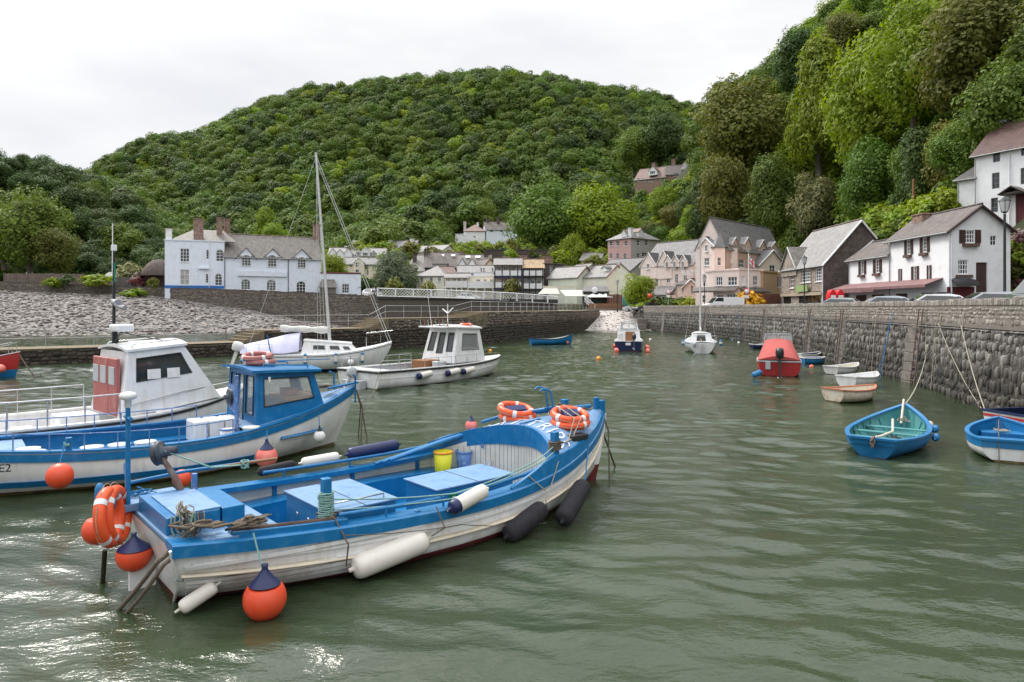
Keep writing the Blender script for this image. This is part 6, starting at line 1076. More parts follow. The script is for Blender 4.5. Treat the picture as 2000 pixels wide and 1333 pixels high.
def cabin(s, name, base, top, z0, z1, m_, parent=None, wins=(), th=.05, roof=None, rov=.12, rz=.06, camber=.05, fm='darkstripe', gm=None):
    """wheelhouse: base and top outlines (4 corners each: aft-starboard, fwd-starboard, fwd-port, aft-port), z0/z1 heights (single or per corner); wins: (side, s0, s1, t0, t1) openings per side 0..3 with real holes"""
    z0 = z0 if isinstance(z0, (list, tuple)) else [z0]*4; z1 = z1 if isinstance(z1, (list, tuple)) else [z1]*4
    b = [Vector((p[0], p[1], z0[i])) for i, p in enumerate(base)]; t = [Vector((p[0], p[1], z1[i])) for i, p in enumerate(top)]; co = thing_part(name, s.root); g = MB()
    for k in range(4):
        k2 = (k+1) % 4; Pq = lambda a, c: b[k].lerp(b[k2], a).lerp(t[k].lerp(t[k2], a), c); ws = [w for w in wins if w[0] == k]; xs = sorted({0, 1}|{w[1] for w in ws}|{w[2] for w in ws}); zs = sorted({0, 1}|{w[3] for w in ws}|{w[4] for w in ws}); n = (b[k2]-b[k]).cross(t[k]-b[k]).normalized()
        for x0, x1 in zip(xs, xs[1:]):
            for y0, y1 in zip(zs, zs[1:]):
                cx, cy = (x0+x1)/2, (y0+y1)/2
                if any(w[1] < cx < w[2] and w[3] < cy < w[4] for w in ws): continue
                q = [Pq(x0, y0), Pq(x1, y0), Pq(x1, y1), Pq(x0, y1)]; qi = [p-n*th for p in q]; g.quad(*q); g.quad(*qi[::-1])
                for i in range(4): j = (i+1) % 4; g.quad(q[j], q[i], qi[i], qi[j])
        for w in ws:
            q = [Pq(w[1], w[3]), Pq(w[2], w[3]), Pq(w[2], w[4]), Pq(w[1], w[4])]; pg = MB(); pg.quad(*[p-n*th*.5 for p in q]); fr = MB(); fr.tube([p+n*.006 for p in q+[q[0]]], .016, 5); f = fr.build('window', PT[fm], s.root); pg.build('pane', gm or (WG if len(w) < 6 else w[5]), f)
    me = g.mesh('wheelhouse', PT[m_] if isinstance(m_, str) else m_); o = link(name, me, s.root)
    if roof:
        g = MB(); c = sum(t, Vector())/4; o_ = [(p-c) for p in t]; rt = [Vector((c.x+q.x*(1+rov/abs(q.x)) if abs(q.x) > .01 else c.x, c.y+q.y*(1+rov/abs(q.y)) if abs(q.y) > .01 else c.y, p.z)) for p, q in zip(t, o_)]; K = 6; rows = []
        for i in range(K+1): a = rt[0].lerp(rt[3], i/K); e = rt[1].lerp(rt[2], i/K); cz = Vector((0, 0, camber*(1-(i/K*2-1)**2))); rows.append([a+cz, e+cz, e+cz+Vector((0, 0, rz)), a+cz+Vector((0, 0, rz))])
        g.loft(rows, 0, False, True, True); g.build('cabin_roof', PT[roof], s.root)
    return o
def thing_part(n, p): return None
def rope(name, label, pts, r, m_, sag=0., group=None, cat='rope', seg=10):
    q = []
    for a, b in zip(pts, pts[1:]):
        a, b = Vector(a), Vector(b)
        for k in range(seg): t_ = k/seg; q.append(a.lerp(b, t_)-Vector((0, 0, sag*4*t_*(1-t_))))
    q.append(Vector(pts[-1])); o = MB().tube(q, r, 6).build(name, PT[m_]); inplace(o); return tag(o, label, cat, group)
def coil(g, c, rad, r, turns, seed=0, flat=.5, spread=.03):
    rn = random.Random(seed); pts = []
    for i in range(int(turns*14)): a = i/14*2*math.pi; q = rad*(1+rn.uniform(-.18, .18)); pts.append(Vector(c)+Vector((q*math.cos(a), q*math.sin(a)*rn.uniform(.85, 1.1), rn.uniform(-spread, spread)+i*.0012)))
    g.tube(pts, r, 5); return g
def tangle(c, size, r, n, seed, m_, name='rope_tangle', parent=None):
    rn = random.Random(seed); g = MB(); p = Vector(c); pts = []
    for i in range(n): pts.append(Vector(c)+Vector((rn.gauss(0, size[0]), rn.gauss(0, size[1]), abs(rn.gauss(0, size[2])))))
    sm_ = [pts[0]]
    for a, b, d in zip(pts, pts[1:], pts[2:]): sm_ += [a.lerp(b, .5), (a+b*2+d)/4]
    g.tube(sm_, r, 5); o = g.build(name, PT[m_], parent); return o
def ball_buoy(label, c, r, m_='orange', neck='navyv', group='round mooring buoys', top=None, capz=.75):
    o = thing('buoy', label, 'buoy', c, 0, group); g = MB(); n = 20; g.lathe([(r*math.sin(math.pi*i/n)*(1 if i < n*capz else 1), -r*math.cos(math.pi*i/n)*1.02) for i in range(int(n*capz)+1)], n=24); g.build('body', PT[m_], o)
    if neck: a = math.pi*capz; ra, za = r*math.sin(a), -r*math.cos(a)*1.02; g = MB(); g.lathe([(ra+.001, za-.001), (ra*.80, za+r*.16), (ra*.5, za+r*.38), (r*.17, za+r*.66), (r*.13, za+r*.78), (r*.17, za+r*.92), (r*.05, za+r*.94)], n=20); g.build('neck', PT[neck], o)
    return o
def fender(label, a, b, r, m_='fendw', end=None, end2=None, group='fenders hanging on the boats', name='fender', soft=False):
    a, b = Vector(a), Vector(b); d = (b-a); L_ = d.length; o = thing(name, label, 'fender', a, 0, group); g = MB(); e = r*.8; hp_ = [(.012, -.06), (r*.18, -.055), (r*.2, -.005), (r*.55, .06*e), (r*.80, .2*e), (r*.94, .5*e), (r, e)]; pr = hp_+[(r*(1.04 if soft else 1), L_*.5)]+[(a_, L_-b_) for a_, b_ in hp_[::-1]]; g.lathe(pr, (0, 0, 0), d, 18); g.build('body', PT[m_], o)
    for em, i in ((end, 0), (end2, 1)):
        if em: c0 = Vector((0, 0, 0)) if i == 0 else d; g = MB(); g.lathe([(r*.2, -.058), (r*.22, -.008), (r*.57, .05*e), (r*.82, .19*e), (r*.955, .49*e), (r*1.012, e), (r*1.012, e*1.5)], c0, d if i == 0 else -d, 18); g.build('end_cap', PT[em], o)
    return o
def lifebuoy(label, c, rot, Ro=.30, r=.062, panel=True, group='lifebuoys', m_='lifebuoy', tape='reflect'):
    o = thing('lifebuoy', label, 'lifebuoy', c, 0, group); M = rot; MB().torus((0, 0, 0), Ro, r, M, 40, 12, flat=1.15).build('ring', PT[m_], o)
    for k in range(4):
        a = math.pi/4+k*math.pi/2; g = MB(); rows = []
        for j in range(4): al = a+(j-1.5)*.07; rows.append([M@Vector(((Ro+(r+.003)*math.cos(b))*math.cos(al), (Ro+(r+.003)*math.cos(b))*math.sin(al), (r+.003)*1.15*math.sin(b))) for b in [2*math.pi*i/12 for i in range(12)]])
        g.loft(rows, 0, True, True, False); g.build('tape', PT[tape], o)
    g = MB(); g.tube([M@Vector(((Ro+r+.012+.02*math.cos(4*a))*math.cos(a), (Ro+r+.012+.02*math.cos(4*a))*math.sin(a), 0)) for a in [2*math.pi*i/36 for i in range(37)]], .005, 4); g.build('grab_line', PT['rope_w'], o); return o
def outboard(parent, x, y, z, m_='engine', sc=1., tilt=0., cowl=None):
    g = MB(); M = Matrix.Rotation(tilt, 3, 'Y'); T = lambda p: Vector((x, y, z))+M@(Vector(p)*sc)
    e = link('outboard_motor', MB().mesh('outboard_motor', PT[m_]), parent)
    rows = [[T((-.05+.20*w_*math.cos(a)*1.15, .13*w_*math.sin(a)*1.1, h)) for a in [2*math.pi*i/12 for i in range(12)]] for h, w_ in ((.12, .8), (.16, 1), (.34, 1.05), (.46, .9), (.50, .5), (.505, .05))]; MB().loft(rows, 0, True).build('cowling', PT[cowl or m_], e)
    g = MB(); q = [T(p) for p in ((-.12, -.05, .14), (.02, -.05, .14), (.02, .05, .14), (-.12, .05, .14), (-.12, -.03, -.62), (-.02, -.03, -.62), (-.02, .03, -.62), (-.12, .03, -.62))]; g.add(q, [(0, 1, 2, 3), (4, 7, 6, 5), (0, 4, 5, 1), (1, 5, 6, 2), (2, 6, 7, 3), (3, 7, 4, 0)]); g.tube([T((-.22, 0, -.62)), T((.05, 0, -.62))], [.02*sc, .045*sc], 8); g.build('shaft_leg', PT[m_], e)
    g = MB(); [g.add([T((-.24, 0, -.62)), T((-.24, .10*math.cos(a)-.02, -.62+.10*math.sin(a))), T((-.21, .10*math.cos(a+.7), -.62+.10*math.sin(a+.7)))], [(0, 1, 2)]) for a in (0, 2.1, 4.2)]; g.build('propeller', PT['steel'], e); return e
# ------------------------------------------------------------------ A: the open boat with the lettered foredeck
A = Boat('trip_boat', 'open blue and white wooden boat with white lettering on its foredeck, two pairs of lifebuoys', (-4.5, 8.33), 41.2, 8.45, 3.12, (.78, .60, 1.24), tw=.77, sm=.45, draft=.35, full=(2.1, 6.5, 1.9), p=2.35, rake=.45, trake=.28)
A.hull('white', 'red', .06, None, wlbow=.22)
g = MB(); ui = [i/30*.975 for i in range(31)]; R1 = []; R2 = []
for side in (1, -1):
    rows = []
    for u in ui: zt = A.sheer(u); f = .08; rows.append([Vector((max(A.x_at(u, z), .07), side*max(0, A.y_at(u, z)-.07), z)) for z in [f+(zt-f)*k/8 for k in range(9)]])
    for a in range(30):
        for j in range(8): q = [rows[a][j], rows[a+1][j], rows[a+1][j+1], rows[a][j+1]]; g.add(q if side > 0 else q[::-1], [(0, 1, 2, 3)], 0, True)
    (R1 if side == 1 else R2).extend([r[0] for r in rows])
# seams between the ceiling planks
A_l = g.build('lining', PT['cream'], A.root); g = MB()
for side in (1, -1):
    for k in range(1, 7):
        pts = [Vector((max(A.x_at(u, z), .07), side*max(0, A.y_at(u, z)-.068), z)) for u in ui[2:23] for z in [.08+(A.sheer(u)-.08)*k/7]]; g.tube(pts, .0035, 4)
g.build('plank_seam', PT['darkstripe'], A_l); g = MB()
for a in range(30): g.quad(R2[a], R2[a+1], R1[a+1], R1[a])
g.build('floor', PT['blue'], A.root)
# side decks and covering boards
g = MB()
for side in (1, -1):
    rows = []
    for i in range(27):
        u = i/26*.72; c = A.P(u, A.sheer(u), side); z = A.sheer(u); rows.append([c+Vector((0, side*.05, -.10)), c+Vector((0, side*.05, .03)), c+Vector((0, side*.02, .05)), c+Vector((0, -side*.22, .05)), c+Vector((0, -side*.22, -.02))][::side])
    g.loft(rows, 0, False, True, True)
for side in (1, -1):
    rows = []
    for i in range(15):
        u = min(.72+i/14*.28, .998); c = A.P(u, A.sheer(u), side); rows.append([c+Vector((0, side*.05, -.10)), c+Vector((0, side*.05, .03)), c+Vector((0, side*.02, .05)), c+Vector((0, 0, .05)), c+Vector((0, 0, -.10))][::side])
    g.loft(rows, 0, False, True, True)
g.build('gunwale', PT['blue'], A.root)
A.band('white', .20, .035, .02, name='rubbing_strake', u0=.02); A.band('strake', .36, .075, .05, .004, .985, name='rubbing_strake', round_=True)
for k in range(5): A.band('white', .0, .05, .034, .01, .36-.02*k, name='plank_ridge', n=14, zf=lambda u, k=k: [.47, .26, .19, .12, .05][k]+.05*(1-u)+.0)
g = MB(); g.tube([(A.x_at(0, z)-.012, -A.y_at(0, z)-.012, z) for z in (-.2, 0, .2, .4, .6, .76)], .022, 5); g.build('corner_bead', PT['white'], A.root)
# stem and rudder
g = MB(); zz_ = (-.35, -.1, .1, .3, .5, .7, .9, 1.1, 1.25); g.loft([[(A.x_at(1, z)+a, b, z) for a, b in ((-.10, -.045), (.06, -.03), (.06, .03), (-.10, .045))] for z in zz_], 0, False, True, True); g.build('stem', PT['white'], A.root)
A.bx('stem_head', 8.28, 8.46, -.05, .05, 1.2, 1.53, 'blue'); A.bx('stem_head', 8.18, 8.30, -.035, .035, 1.2, 1.60, 'blue'); MB().loft([[(A.x_at(1, z)+a, b, z) for a, b in ((-.14, -.05), (.066, -.034), (.066, .034), (-.14, .05))] for z in (-.35, -.1, .1, .26)], 0, False).build('forefoot', PT['red'], A.root)
A.bx('rudder', -.16, .14, -.03, .03, -.35, .45, 'white')
# aft deck with the raised box
def poly_deck(name, x0, x1, z, m_, inset=.10, n=6, t=.05):
    g = MB(); top = [(x, A.hb(x/A.L)-inset) for x in [x0+(x1-x0)*i/n for i in range(n+1)]]; pts = [(x, -y) for x, y in top]+[(x, y) for x, y in top[::-1]]; g.prism(pts, z-t, z); return g.build(name, PT[m_], A.root, .006)
poly_deck('aft_deck', .03, .70, .80, 'ltblue', .02); A.bx('aft_bulkhead', .64, .70, -1.1, 1.1, .45, .75, 'blue')
bb = A.bx('stern_box', .06, .66, -.78, .50, .80, 1.0, 'blue', .015); A.bx('lid', .16, .68, -.76, .30, 1.0, 1.02, 'ltblue', .006, bb); A.bx('stern_box', -.10, .62, .52, 1.08, .80, .90, 'ltblue', .01)
A.bx('stern_box', .68, .95, -.78, .30, .62, 1.0, 'blue', .012); 
# starboard quarter covering and timber capping
g = MB(); rows = []
for i in range(11): u = .075+.16*i/10; c = A.P(u, A.sheer(u), -1); rows.append([c+Vector((0, .03, .04)), c+Vector((0, .03, .12)), c+Vector((0, .20, .12)), c+Vector((0, .20, .04))])
g.loft(rows, 0, False, True, True); g.build('quarter_block', PT['blue'], A.root, .01)
g = MB(); pts = [A.P(u, A.sheer(u)+.10, -1, -.10) for u in (.075, .12, .17, .22)]; g.tube(pts, .05, 6); g.build('worn_timber_capping', mat('worn_timber', (.10, .065, .05), .95, .6, 6., stretch=(.4, 3, 3), bump=.9), A.root)
# seats, locker and engine boxes
bench = [(.72, 6.0)]
for side in (1, -1):
    g = MB(); rows = []
    for i in range(12): x = 1.25+i*.41; u = x/A.L; y = A.y_at(u, .42)-.08; rows.append([(x, side*y, .40), (x, side*(y-.38), .40), (x, side*(y-.38), .43), (x, side*y, .43)])
    g.loft(rows, 0, False, True, True); g.build('side_bench', PT['ltblue' if side < 0 else 'blue'], A.root); g = MB()
    g.loft([[(r[1][0], r[1][1]-side*.0, .08), (r[1][0], r[1][1]+side*.03, .08), (r[1][0], r[1][1]+side*.03, .398), (r[1][0], r[1][1], .398)] for r in rows], 0, False, True, True); g.build('bench_riser', PT['blue'], A.root)
A.bx('thwart', 1.15, 1.62, -1.25, 1.25, .44, .47, 'ltblue'); A.bx('hatch', 1.2, 1.5, -.2, .5, .473, .48, 'darkstripe', 0)
eb = A.bx('engine_box', 1.85, 2.82, -1.22, .12, .1, .80, 'midblue', .012); A.tb('grab_rail', [(1.95, -1.1, .83), (1.95, -1.1, .88), (2.7, -1.1, .88), (2.7, -1.1, .83)], .012, 'steel'); A.bx('lid_seam', 2.33, 2.345, -1.25, .15, .824, .828, 'darkstripe', 0); A.bx('lid_seam', 4.49, 4.505, -.89, .03, .704, .708, 'darkstripe', 0); A.bx('lid', 1.82, 2.85, -1.25, .15, .80, .825, 'ltblue', .008, eb)
for y in (-.95, -.6, -.25): g = MB(); g.lathe([(.03, 0), (.03, .012), (.012, .014)], (1.85, y, .58), (-1, 0, 0), 10); g.build('vent_ring', PT['steel'], eb)
eb = A.bx('locker_box', 3.75, 5.25, -.86, .0, .1, .68, 'midblue', .012); A.bx('lid', 3.72, 5.28, -.89, .03, .68, .705, 'ltblue', .008, eb)
A.bx('bench_box', 2.85, 3.75, -1.28, -.86, .1, .46, 'midblue'); 
st = A.bx('safety_sign', 3.97, 4.13, -.870, -.860, .40, .60, mat('sign_green', (.01, .16, .06), .5), 0)
g = MB(); g.add([(4.05+.05*math.cos(a), -.872, .50+.05*math.sin(a)) for a in [2*math.pi*i/14 for i in range(14)]], [tuple(range(14))]); g.build('sign_symbol', PT['reflect'], st or A.root)
A.bx('notice_paper', 4.45, 4.62, -.868, -.862, .42, .60, 'white', 0)
for x, s_ in ((2.2, 1), (3.6, 1), (4.9, 1), (3.0, -1), (4.9, -1)): u = x/A.L; y = A.y_at(u, .5)-.06; g = MB(); g.box((x, s_*(y-.02), .42), (.07, .07, .52), 0, 0, s_*-.06); g.build('rib_knee', PT['blue'], A.root, .01)
# foredeck: cambered, its after edge curving forward, with coaming and planked bulkhead
def bw(u): return .05+.20*min(1, max(0, (u-.55)/.10))*(1-max(0, (u-.68)/.32)*.85)
def fz(u, v): return A.sheer(u)+bw(u)+.18*(1-v*v)*(1-max(0, (u-.68)/.32)*.65)+.15*(1-v**4)*min(1, max(0, (u-.65)/.11))*(1-max(0, (u-.78)/.22))
g = MB()
for side in (1, -1):
    rows = []
    for i in range(21): u = min(.55+i/20*.45, .998); c = A.P(u, A.sheer(u), side); h_ = bw(u); rows.append([c+Vector((0, side*.03, .03)), c+Vector((0, side*.0, h_+.03)), c+Vector((0, -side*.05, h_+.03)), c+Vector((0, -side*.05, .0))][::side])
    g.loft(rows, 0, False, True, True)
g.build('bulwark', PT['blue'], A.root)
def fx(v): return 5.45-.27*v+.68*(1-v*v)
g = MB(); K = 14; rows = []
for i in range(15):
    r = []
    for j in range(K+1):
        v = j/K*2-1; x0 = fx(v); x = x0+(8.36-x0)*(i/14)**.92; u = min(x/A.L, .998); r.append(Vector((x, v*max(A.hb(u)-.02, .003), fz(u, v))))
    rows.append(r)
g.loft(rows, 0, True, False, False); fd = g.build('foredeck', PT['ltblue'], A.root)
g = MB(); rows = []
for j in range(K+1): v = j/K*2-1; u = fx(v)/A.L; y = v*A.hb(u); z = fz(u, v); zb = z-.22-.12*(1-abs(v)); rows.append([(fx(v)-.04, y, zb), (fx(v)-.04, y, z+.035), (fx(v)+.03, y, z+.035), (fx(v)+.03, y, zb)])
g.loft(rows, 0, False, True, True); g.build('coaming', PT['blue'], A.root)
g = MB(); rows = []
for j in range(K+1): v = j/K*2-1; u = fx(v)/A.L; y = v*(A.hb(u)-.08); z = fz(u, v)-.15; rows.append([(fx(v)+.0, y, .1), (fx(v)+.0, y, z)])
g.loft(rows, 0, False, False, False); bh = g.build('planked_bulkhead', PT['cream'], A.root)
for j in range(1, 34): v = j/34*2-1; u = fx(v)/A.L; y = v*(A.hb(u)-.08); g = MB() if j == 1 else g; g.tube([(fx(v)-.002, y, .12), (fx(v)-.002, y, fz(u, v)-.2)], .0035, 4)
g.build('plank_seam', PT['darkstripe'], bh); 
def on_bh(y, z, w, h, m_, nm='notice'): v = y/1.45; x = fx(v)-.012; g = MB(); g.box((x, y, z), (.006, w, h), -.25*v*0-R(25)*v); return g.build(nm, m_ if not isinstance(m_, str) else PT[m_], bh)
on_bh(.72, .86, .30, .10, 'bluepl'); on_bh(.92, .62, .17, .22, MATS['sign_green'], 'safety_sign'); on_bh(.62, .52, .36, .22, mat('printed_sheet', (.78, .76, .77), .6, 0, 9., dirt=(.35, .12, .14), dirtscale=12, dirtamt=.8)); 
lm = PT['white']
def deck_text(s_, y0, size):
    """painted letters lying on the cambered deck"""
    cu = bpy.data.curves.new('t', 'FONT'); cu.body = s_; cu.size = size; cu.offset = -.006; cu.space_character = 1.22; cu.align_x = 'CENTER'; ob = bpy.data.objects.new('t', cu); me = bpy.data.meshes.new_from_object(ob); bpy.data.objects.remove(ob); me.materials.clear(); me.materials.append(mat('lettering_white', (.78, .80, .82), .5)); bm = bmesh.new(); bm.from_mesh(me); bmesh.ops.subdivide_edges(bm, edges=bm.edges, cuts=2)
    for v in bm.verts: y = y0-v.co.x; vv = y/1.45; x = fx(vv)+.09+v.co.y*1.1; vv2 = y/max(A.hb(x/A.L), .1); v.co = Vector((x, y, fz(x/A.L, vv2)+.012))
    bm.to_mesh(me); bm.free(); link('lettering', me, fd)
deck_text('BOAT', .72, .40); deck_text('TRIPS', -.60, .40)
g = MB(); g.tube([(fx(0)+.04, 0, fz(.74, 0)+.02), (fx(0)+.55, .0, fz(.82, 0)+.02)], .015, 6); g.build('deck_seam_strip', PT['blue'], fd)
g = MB(); g.b2(6.35, 6.75, -1.02, -.80, 1.0, 1.10); 
A.bx('deck_hatch', 6.5, 6.9, -1.02, -.78, 1.08, 1.17, 'darkstripe', .01)
# starboard shoulder block, samson posts
def post(x, y, z0, z1, r=.055, m_='blue'): return A.bx('mooring_post', x-r, x+r, y-r, y+r, z0, z1, m_, .012)
post(1.80, -1.22, .5, 1.26); post(5.85, -1.22, .95, 1.36); post(7.45, .12, 1.25, 1.62, .06)
for i, (x, y) in enumerate(((7.3, .42), (7.15, .12))): 
    z = 1.38; A.tb('hooked_bar', [(x, y, z), (x-.05, y+.02, z+.40), (x-.10, y+.05, z+.46), (x-.19, y+.10, z+.47), (x-.24, y+.13, z+.42)], .02, 'blue')
A.tb('spar', [(6.5, .9, 1.30), (8.2, .12, 1.42)], .045, 'blue'); A.tb('spar', [(6.9, .1, 1.48), (6.5, .95, 1.28), (6.2, 1.15, 1.18)], .035, 'blue'); A.tb('spar', [(6.45, .55, 1.36), (7.5, .4, 1.44)], .03, 'blue')
# side rails
A.tb('side_rail', [A.P(u, A.sheer(u)+.17, 1, -.05) for u in (.24, .32, .4, .5, .6, .665)], .028, 'blue'); A.tb('side_rail', [A.P(u, A.sheer(u)+.16, -1, -.10) for u in (.225, .32, .4)], .028, 'blue'); A.tb('side_rail', [A.P(u, A.sheer(u)+.16, -1, -.12) for u in (.44, .52, .60, .68)], .03, 'blue')
for u, sd in ((.28, 1), (.42, 1), (.56, 1), (.3, -1), (.405, -1), (.46, -1), (.62, -1)): A.tb('rail_stanchion', [A.P(u, A.sheer(u)+.03, sd, -.08), A.P(u, A.sheer(u)+.18, sd, -.08)], .016, 'blue')
for k in range(3): A.tb('oar', [(3.9+k*.1, 1.22-.08*k, .70+.03*k), (5.9, 1.16-.10*k, 1.02+.03*k)], [.03, .05], 'blue')
# stern gear: mast with light, line hauler, boathooks
mb = A.tb('stern_mast', [(-.05, .55, .8), (-.05, .55, 2.16)], .03, 'blue', 8); A.tb('cross_bar', [(-.05, .70, 2.0), (-.05, .38, 2.0)], .025, 'blue', 6, mb); g = MB(); g.lathe([(.02, 0), (.04, .02), (.04, .10), (.10, .13), (.105, .17), (.08, .20), (.01, .215)], (-.05, .55, 2.12), n=16); g.build('mast_light', PT['white'], mb)
hz = thing_part('x', None); hp = A.l(298, 872, 1.5)
A.tb('hauler_arm', [(.62, .40, .8), (.50, .52, 1.15), (.38, .72, 1.42)], [.05, .045, .03], 'rustiron', 8); hx = Vector((.36, .75, 1.46)); ax = Vector((.75, -.62, .2)).normalized()
g = MB(); g.lathe([(.02, -.06), (.14, -.055), (.165, -.035), (.12, -.01), (.12, .01), (.165, .03), (.14, .05), (.07, .055), (.065, .16), (.05, .17), (.05, .24), (.01, .245)], hx, ax, 24); g.build('line_hauler', mat('hauler_metal', (.09, .10, .12), .5, .4, 8., metal=.5, dirt=(.08, .19, .36), dirtamt=.7), A.root)
A.tb('boathook', [(.05, 1.05, 1.05), (.75, .95, 1.12), (1.62, .55, 1.2)], .024, 'blue'); A.tb('boathook_handle', [(1.2, .74, 1.16), (1.85, .44, 1.22)], .024, 'wood'); A.tb('rowlock', [(.02, 1.0, .8), (.02, 1.0, 1.15), (.02, 1.07, 1.22), (.02, 1.09, 1.32)], .014, 'bluepl'); A.tb('rowlock', [(.02, 1.0, 1.15), (.02, .93, 1.22), (.02, .91, 1.32)], .014, 'bluepl')
A.tb('support_post', [(.75, .55, .75), (.75, .55, 1.16)], .04, 'bluepl')
# ropes, chain, floor clutter
for (x, y, z), sz, n, sd, m_, r in (((1.80, -1.22, .98), (.05, .05, .10), 60, 1, 'rope_g', .011), ((1.85, -1.25, .76), (.08, .07, .05), 30, 2, 'rope', .013), ((.35, -1.02, .90), (.16, .10, .04), 60, 3, 'rope', .017), ((.75, -1.30, .90), (.20, .06, .04), 50, 4, 'rope', .017), ((.22, -.86, .97), (.05, .06, .12), 50, 5, 'rope_w', .009), ((5.88, -1.22, 1.16), (.08, .08, .04), 44, 6, 'rope', .012), ((7.45, .1, 1.46), (.12, .12, .05), 50, 7, 'rope', .018), ((.15, .8, .92), (.12, .15, .03), 30, 8, 'rope_b', .008), ((1.35, .1, .50), (.3, .2, .01), 24, 9, 'rope', .010)): tangle((x, y, z), sz, r, n, sd, m_, 'rope_coil', A.root)
A.tb('rope_end', [(.30, -.95, 1.05), (.18, -1.0, .6), (.15, -1.1, .35), (.05, -1.18, .42)], .008, 'rope_g')
def wraps(x, y, z0, z1, m_, r=.08, n=9, rr=.011): MB().tube([(x+r*math.cos(a), y+r*math.sin(a), z0+(z1-z0)*k/(n*10)+.006*math.sin(k*1.7)) for k in range(n*10+1) for a in [k*math.pi/5]], rr, 5).build('rope_wrap', PT[m_], A.root)
wraps(1.80, -1.22, .74, 1.08, 'rope_g', .09, 13, .013); wraps(1.80, -1.22, .66, .76, 'rope', .11, 3, .016); wraps(5.85, -1.22, 1.06, 1.2, 'rope', .10, 5, .014); wraps(7.45, .12, 1.34, 1.48, 'rope', .11, 4, .018)
rn = random.Random(9)
for k in range(16):      # rope loops draped over the stern box
    x = .30+rn.uniform(-.12, .12); hgt = rn.uniform(.18, .42); w_ = rn.uniform(.03, .09); y0 = -.80-rn.uniform(0, .05); A.tb('rope_loop', [(x-w_*math.cos(a)*(1+.2*math.sin(3*a)), y0-.03-.12*math.sin(a)*hgt, 1.03-hgt*math.sin(a)) for a in [math.pi*i/10 for i in range(11)]], .008, ('rope_g', 'rope_w', 'rope_g', 'rope')[k % 4], 5)
for dy in (0, .07): A.tb('hauling_line', [(.40, .70-dy, 1.50), (.95, .55-dy, 1.22), (1.45, .62, 1.16)], .010, 'rope_g')
wr = [(1.45+.10*math.cos(a)*.5, .62+.07*math.sin(a), 1.17+.05*math.sin(a*1.3)) for a in [i*.7 for i in range(40)]]; MB().tube(wr, .010, 5).build('rope_knot', PT['rope_g'], A.root)
g = MB(); c0, c1 = Vector((6.15, .50, fz(.73, .35)+.05)), Vector((6.05, .46, .45))
for k in range(14): g.torus(c0.lerp(c1, k/13), .026, .007, Matrix.Rotation(R(90), 3, 'X')@Matrix.Rotation(R(90)*(k % 2), 3, 'Y'), 8, 5)
g.build('chain', PT['rustiron'], A.root)
rope('rope', 'green rope running along the near gunwale of the trip boat to its shoulder post', [A.w(1.8, -1.25, 1.0), A.w(3.6, -1.50, .80), A.w(5.2, -1.40, .98), A.w(5.95, -1.22, 1.2)], .010, 'rope_g', .03, 'ropes on the trip boat'); rope('rope', 'second green rope just below the first along the near gunwale', [A.w(1.8, -1.25, .86), A.w(3.5, -1.58, .76), A.w(5.3, -1.42, .95), A.w(5.93, -1.24, 1.1)], .009, 'rope_g', .02, 'ropes on the trip boat')
rope('rope', 'thin slack line drooping along the white topsides to the black fender', [A.w(1.85, -1.6, .62), A.w(3.6, -1.66, .40), A.w(5.2, -1.70, .10)], .006, 'rope', .03, 'ropes on the trip boat')
# writing mark on the transom corner, small bow marks
# --- things hung on or lying in the boat
ball_buoy('large orange buoy with navy neck hanging at the near quarter of the trip boat', A.w(.85, -1.66, .15), .235, 'orange', capz=.74); rope('rope', 'green rope holding the large orange buoy at the near quarter', [A.w(.85, -1.66, .44), A.w(.82, -1.62, .55), A.w(.8, -1.45, .84)], .010, 'rope_g', 0, 'ropes on the trip boat')
pB = A.w(-.32, .12, 0); xb, yb = W(262, 8.25); ball_buoy('orange and navy buoy hanging beneath the lifebuoys at the stern of the trip boat', (xb, yb, Zp(1083, 8.25)), .20, 'orange', capz=.62); xb, yb = W(192, 9.1); ball_buoy('plain orange buoy half hidden behind the stern lifebuoys', (xb, yb, Zp(1035, 9.1)), .195, 'orange', None)
xb, yb = W(355, 11.6); ball_buoy('orange buoy seen behind the rusty line hauler', (xb, yb, Zp(935, 11.6)), .15, 'orange', None, capz=1.0); 
ball_buoy('small pale pink buoy beside the pair of lifebuoys on the far gunwale', A.w(6.0, 1.22, 1.13), .115, 'pinkb', 'navyv')
u1 = .10; fender('short white fender floating at the waterline under the stern quarter, by the large orange buoy', G(352, 1190, .05)+(.05,), G(422, 1150, .2)+(.24,), .085)
a = G(690, 1118, .12); b = G(832, 1066, .22); fender('long fat white fender hanging low against the topsides amidships', a+(.16,), b+(.30,), .155); rope('rope', 'rope holding the aft end of the long white fender', [A.w(1.82, -1.40, .80), A.w(1.9, -1.62, .5), Vector(a+(.16,))+Vector((-.09, 0, .03))], .010, 'rope', 0, 'ropes on the trip boat'); rope('rope', 'rope holding the forward end of the long white fender', [A.w(3.2, -1.62, .72), A.w(3.25, -1.75, .45), Vector(b+(.30,))+Vector((.07, .05, .03))], .008, 'rope', 0, 'ropes on the trip boat')
fender('white fender with one navy end resting on the near gunwale', A.w(3.40, -1.68, .66), A.w(4.05, -1.63, .80), .105, end='navyv'); 
a = Vector(G(990, 1052, .05)+(.08,)); b = Vector(G(1062, 1003, .25)+(.34,)); fender('black cloth-covered fender at the shoulder of the trip boat, aft one of two', a, b, .145, 'fendb', soft=True); a2 = Vector(G(1098, 1018, .12)+(.12,)); b2 = Vector(G(1140, 958, .38)+(.48,)); fender('black cloth-covered fender under the bow of the trip boat, forward one of two', a2, b2, .15, 'fendb', soft=True)
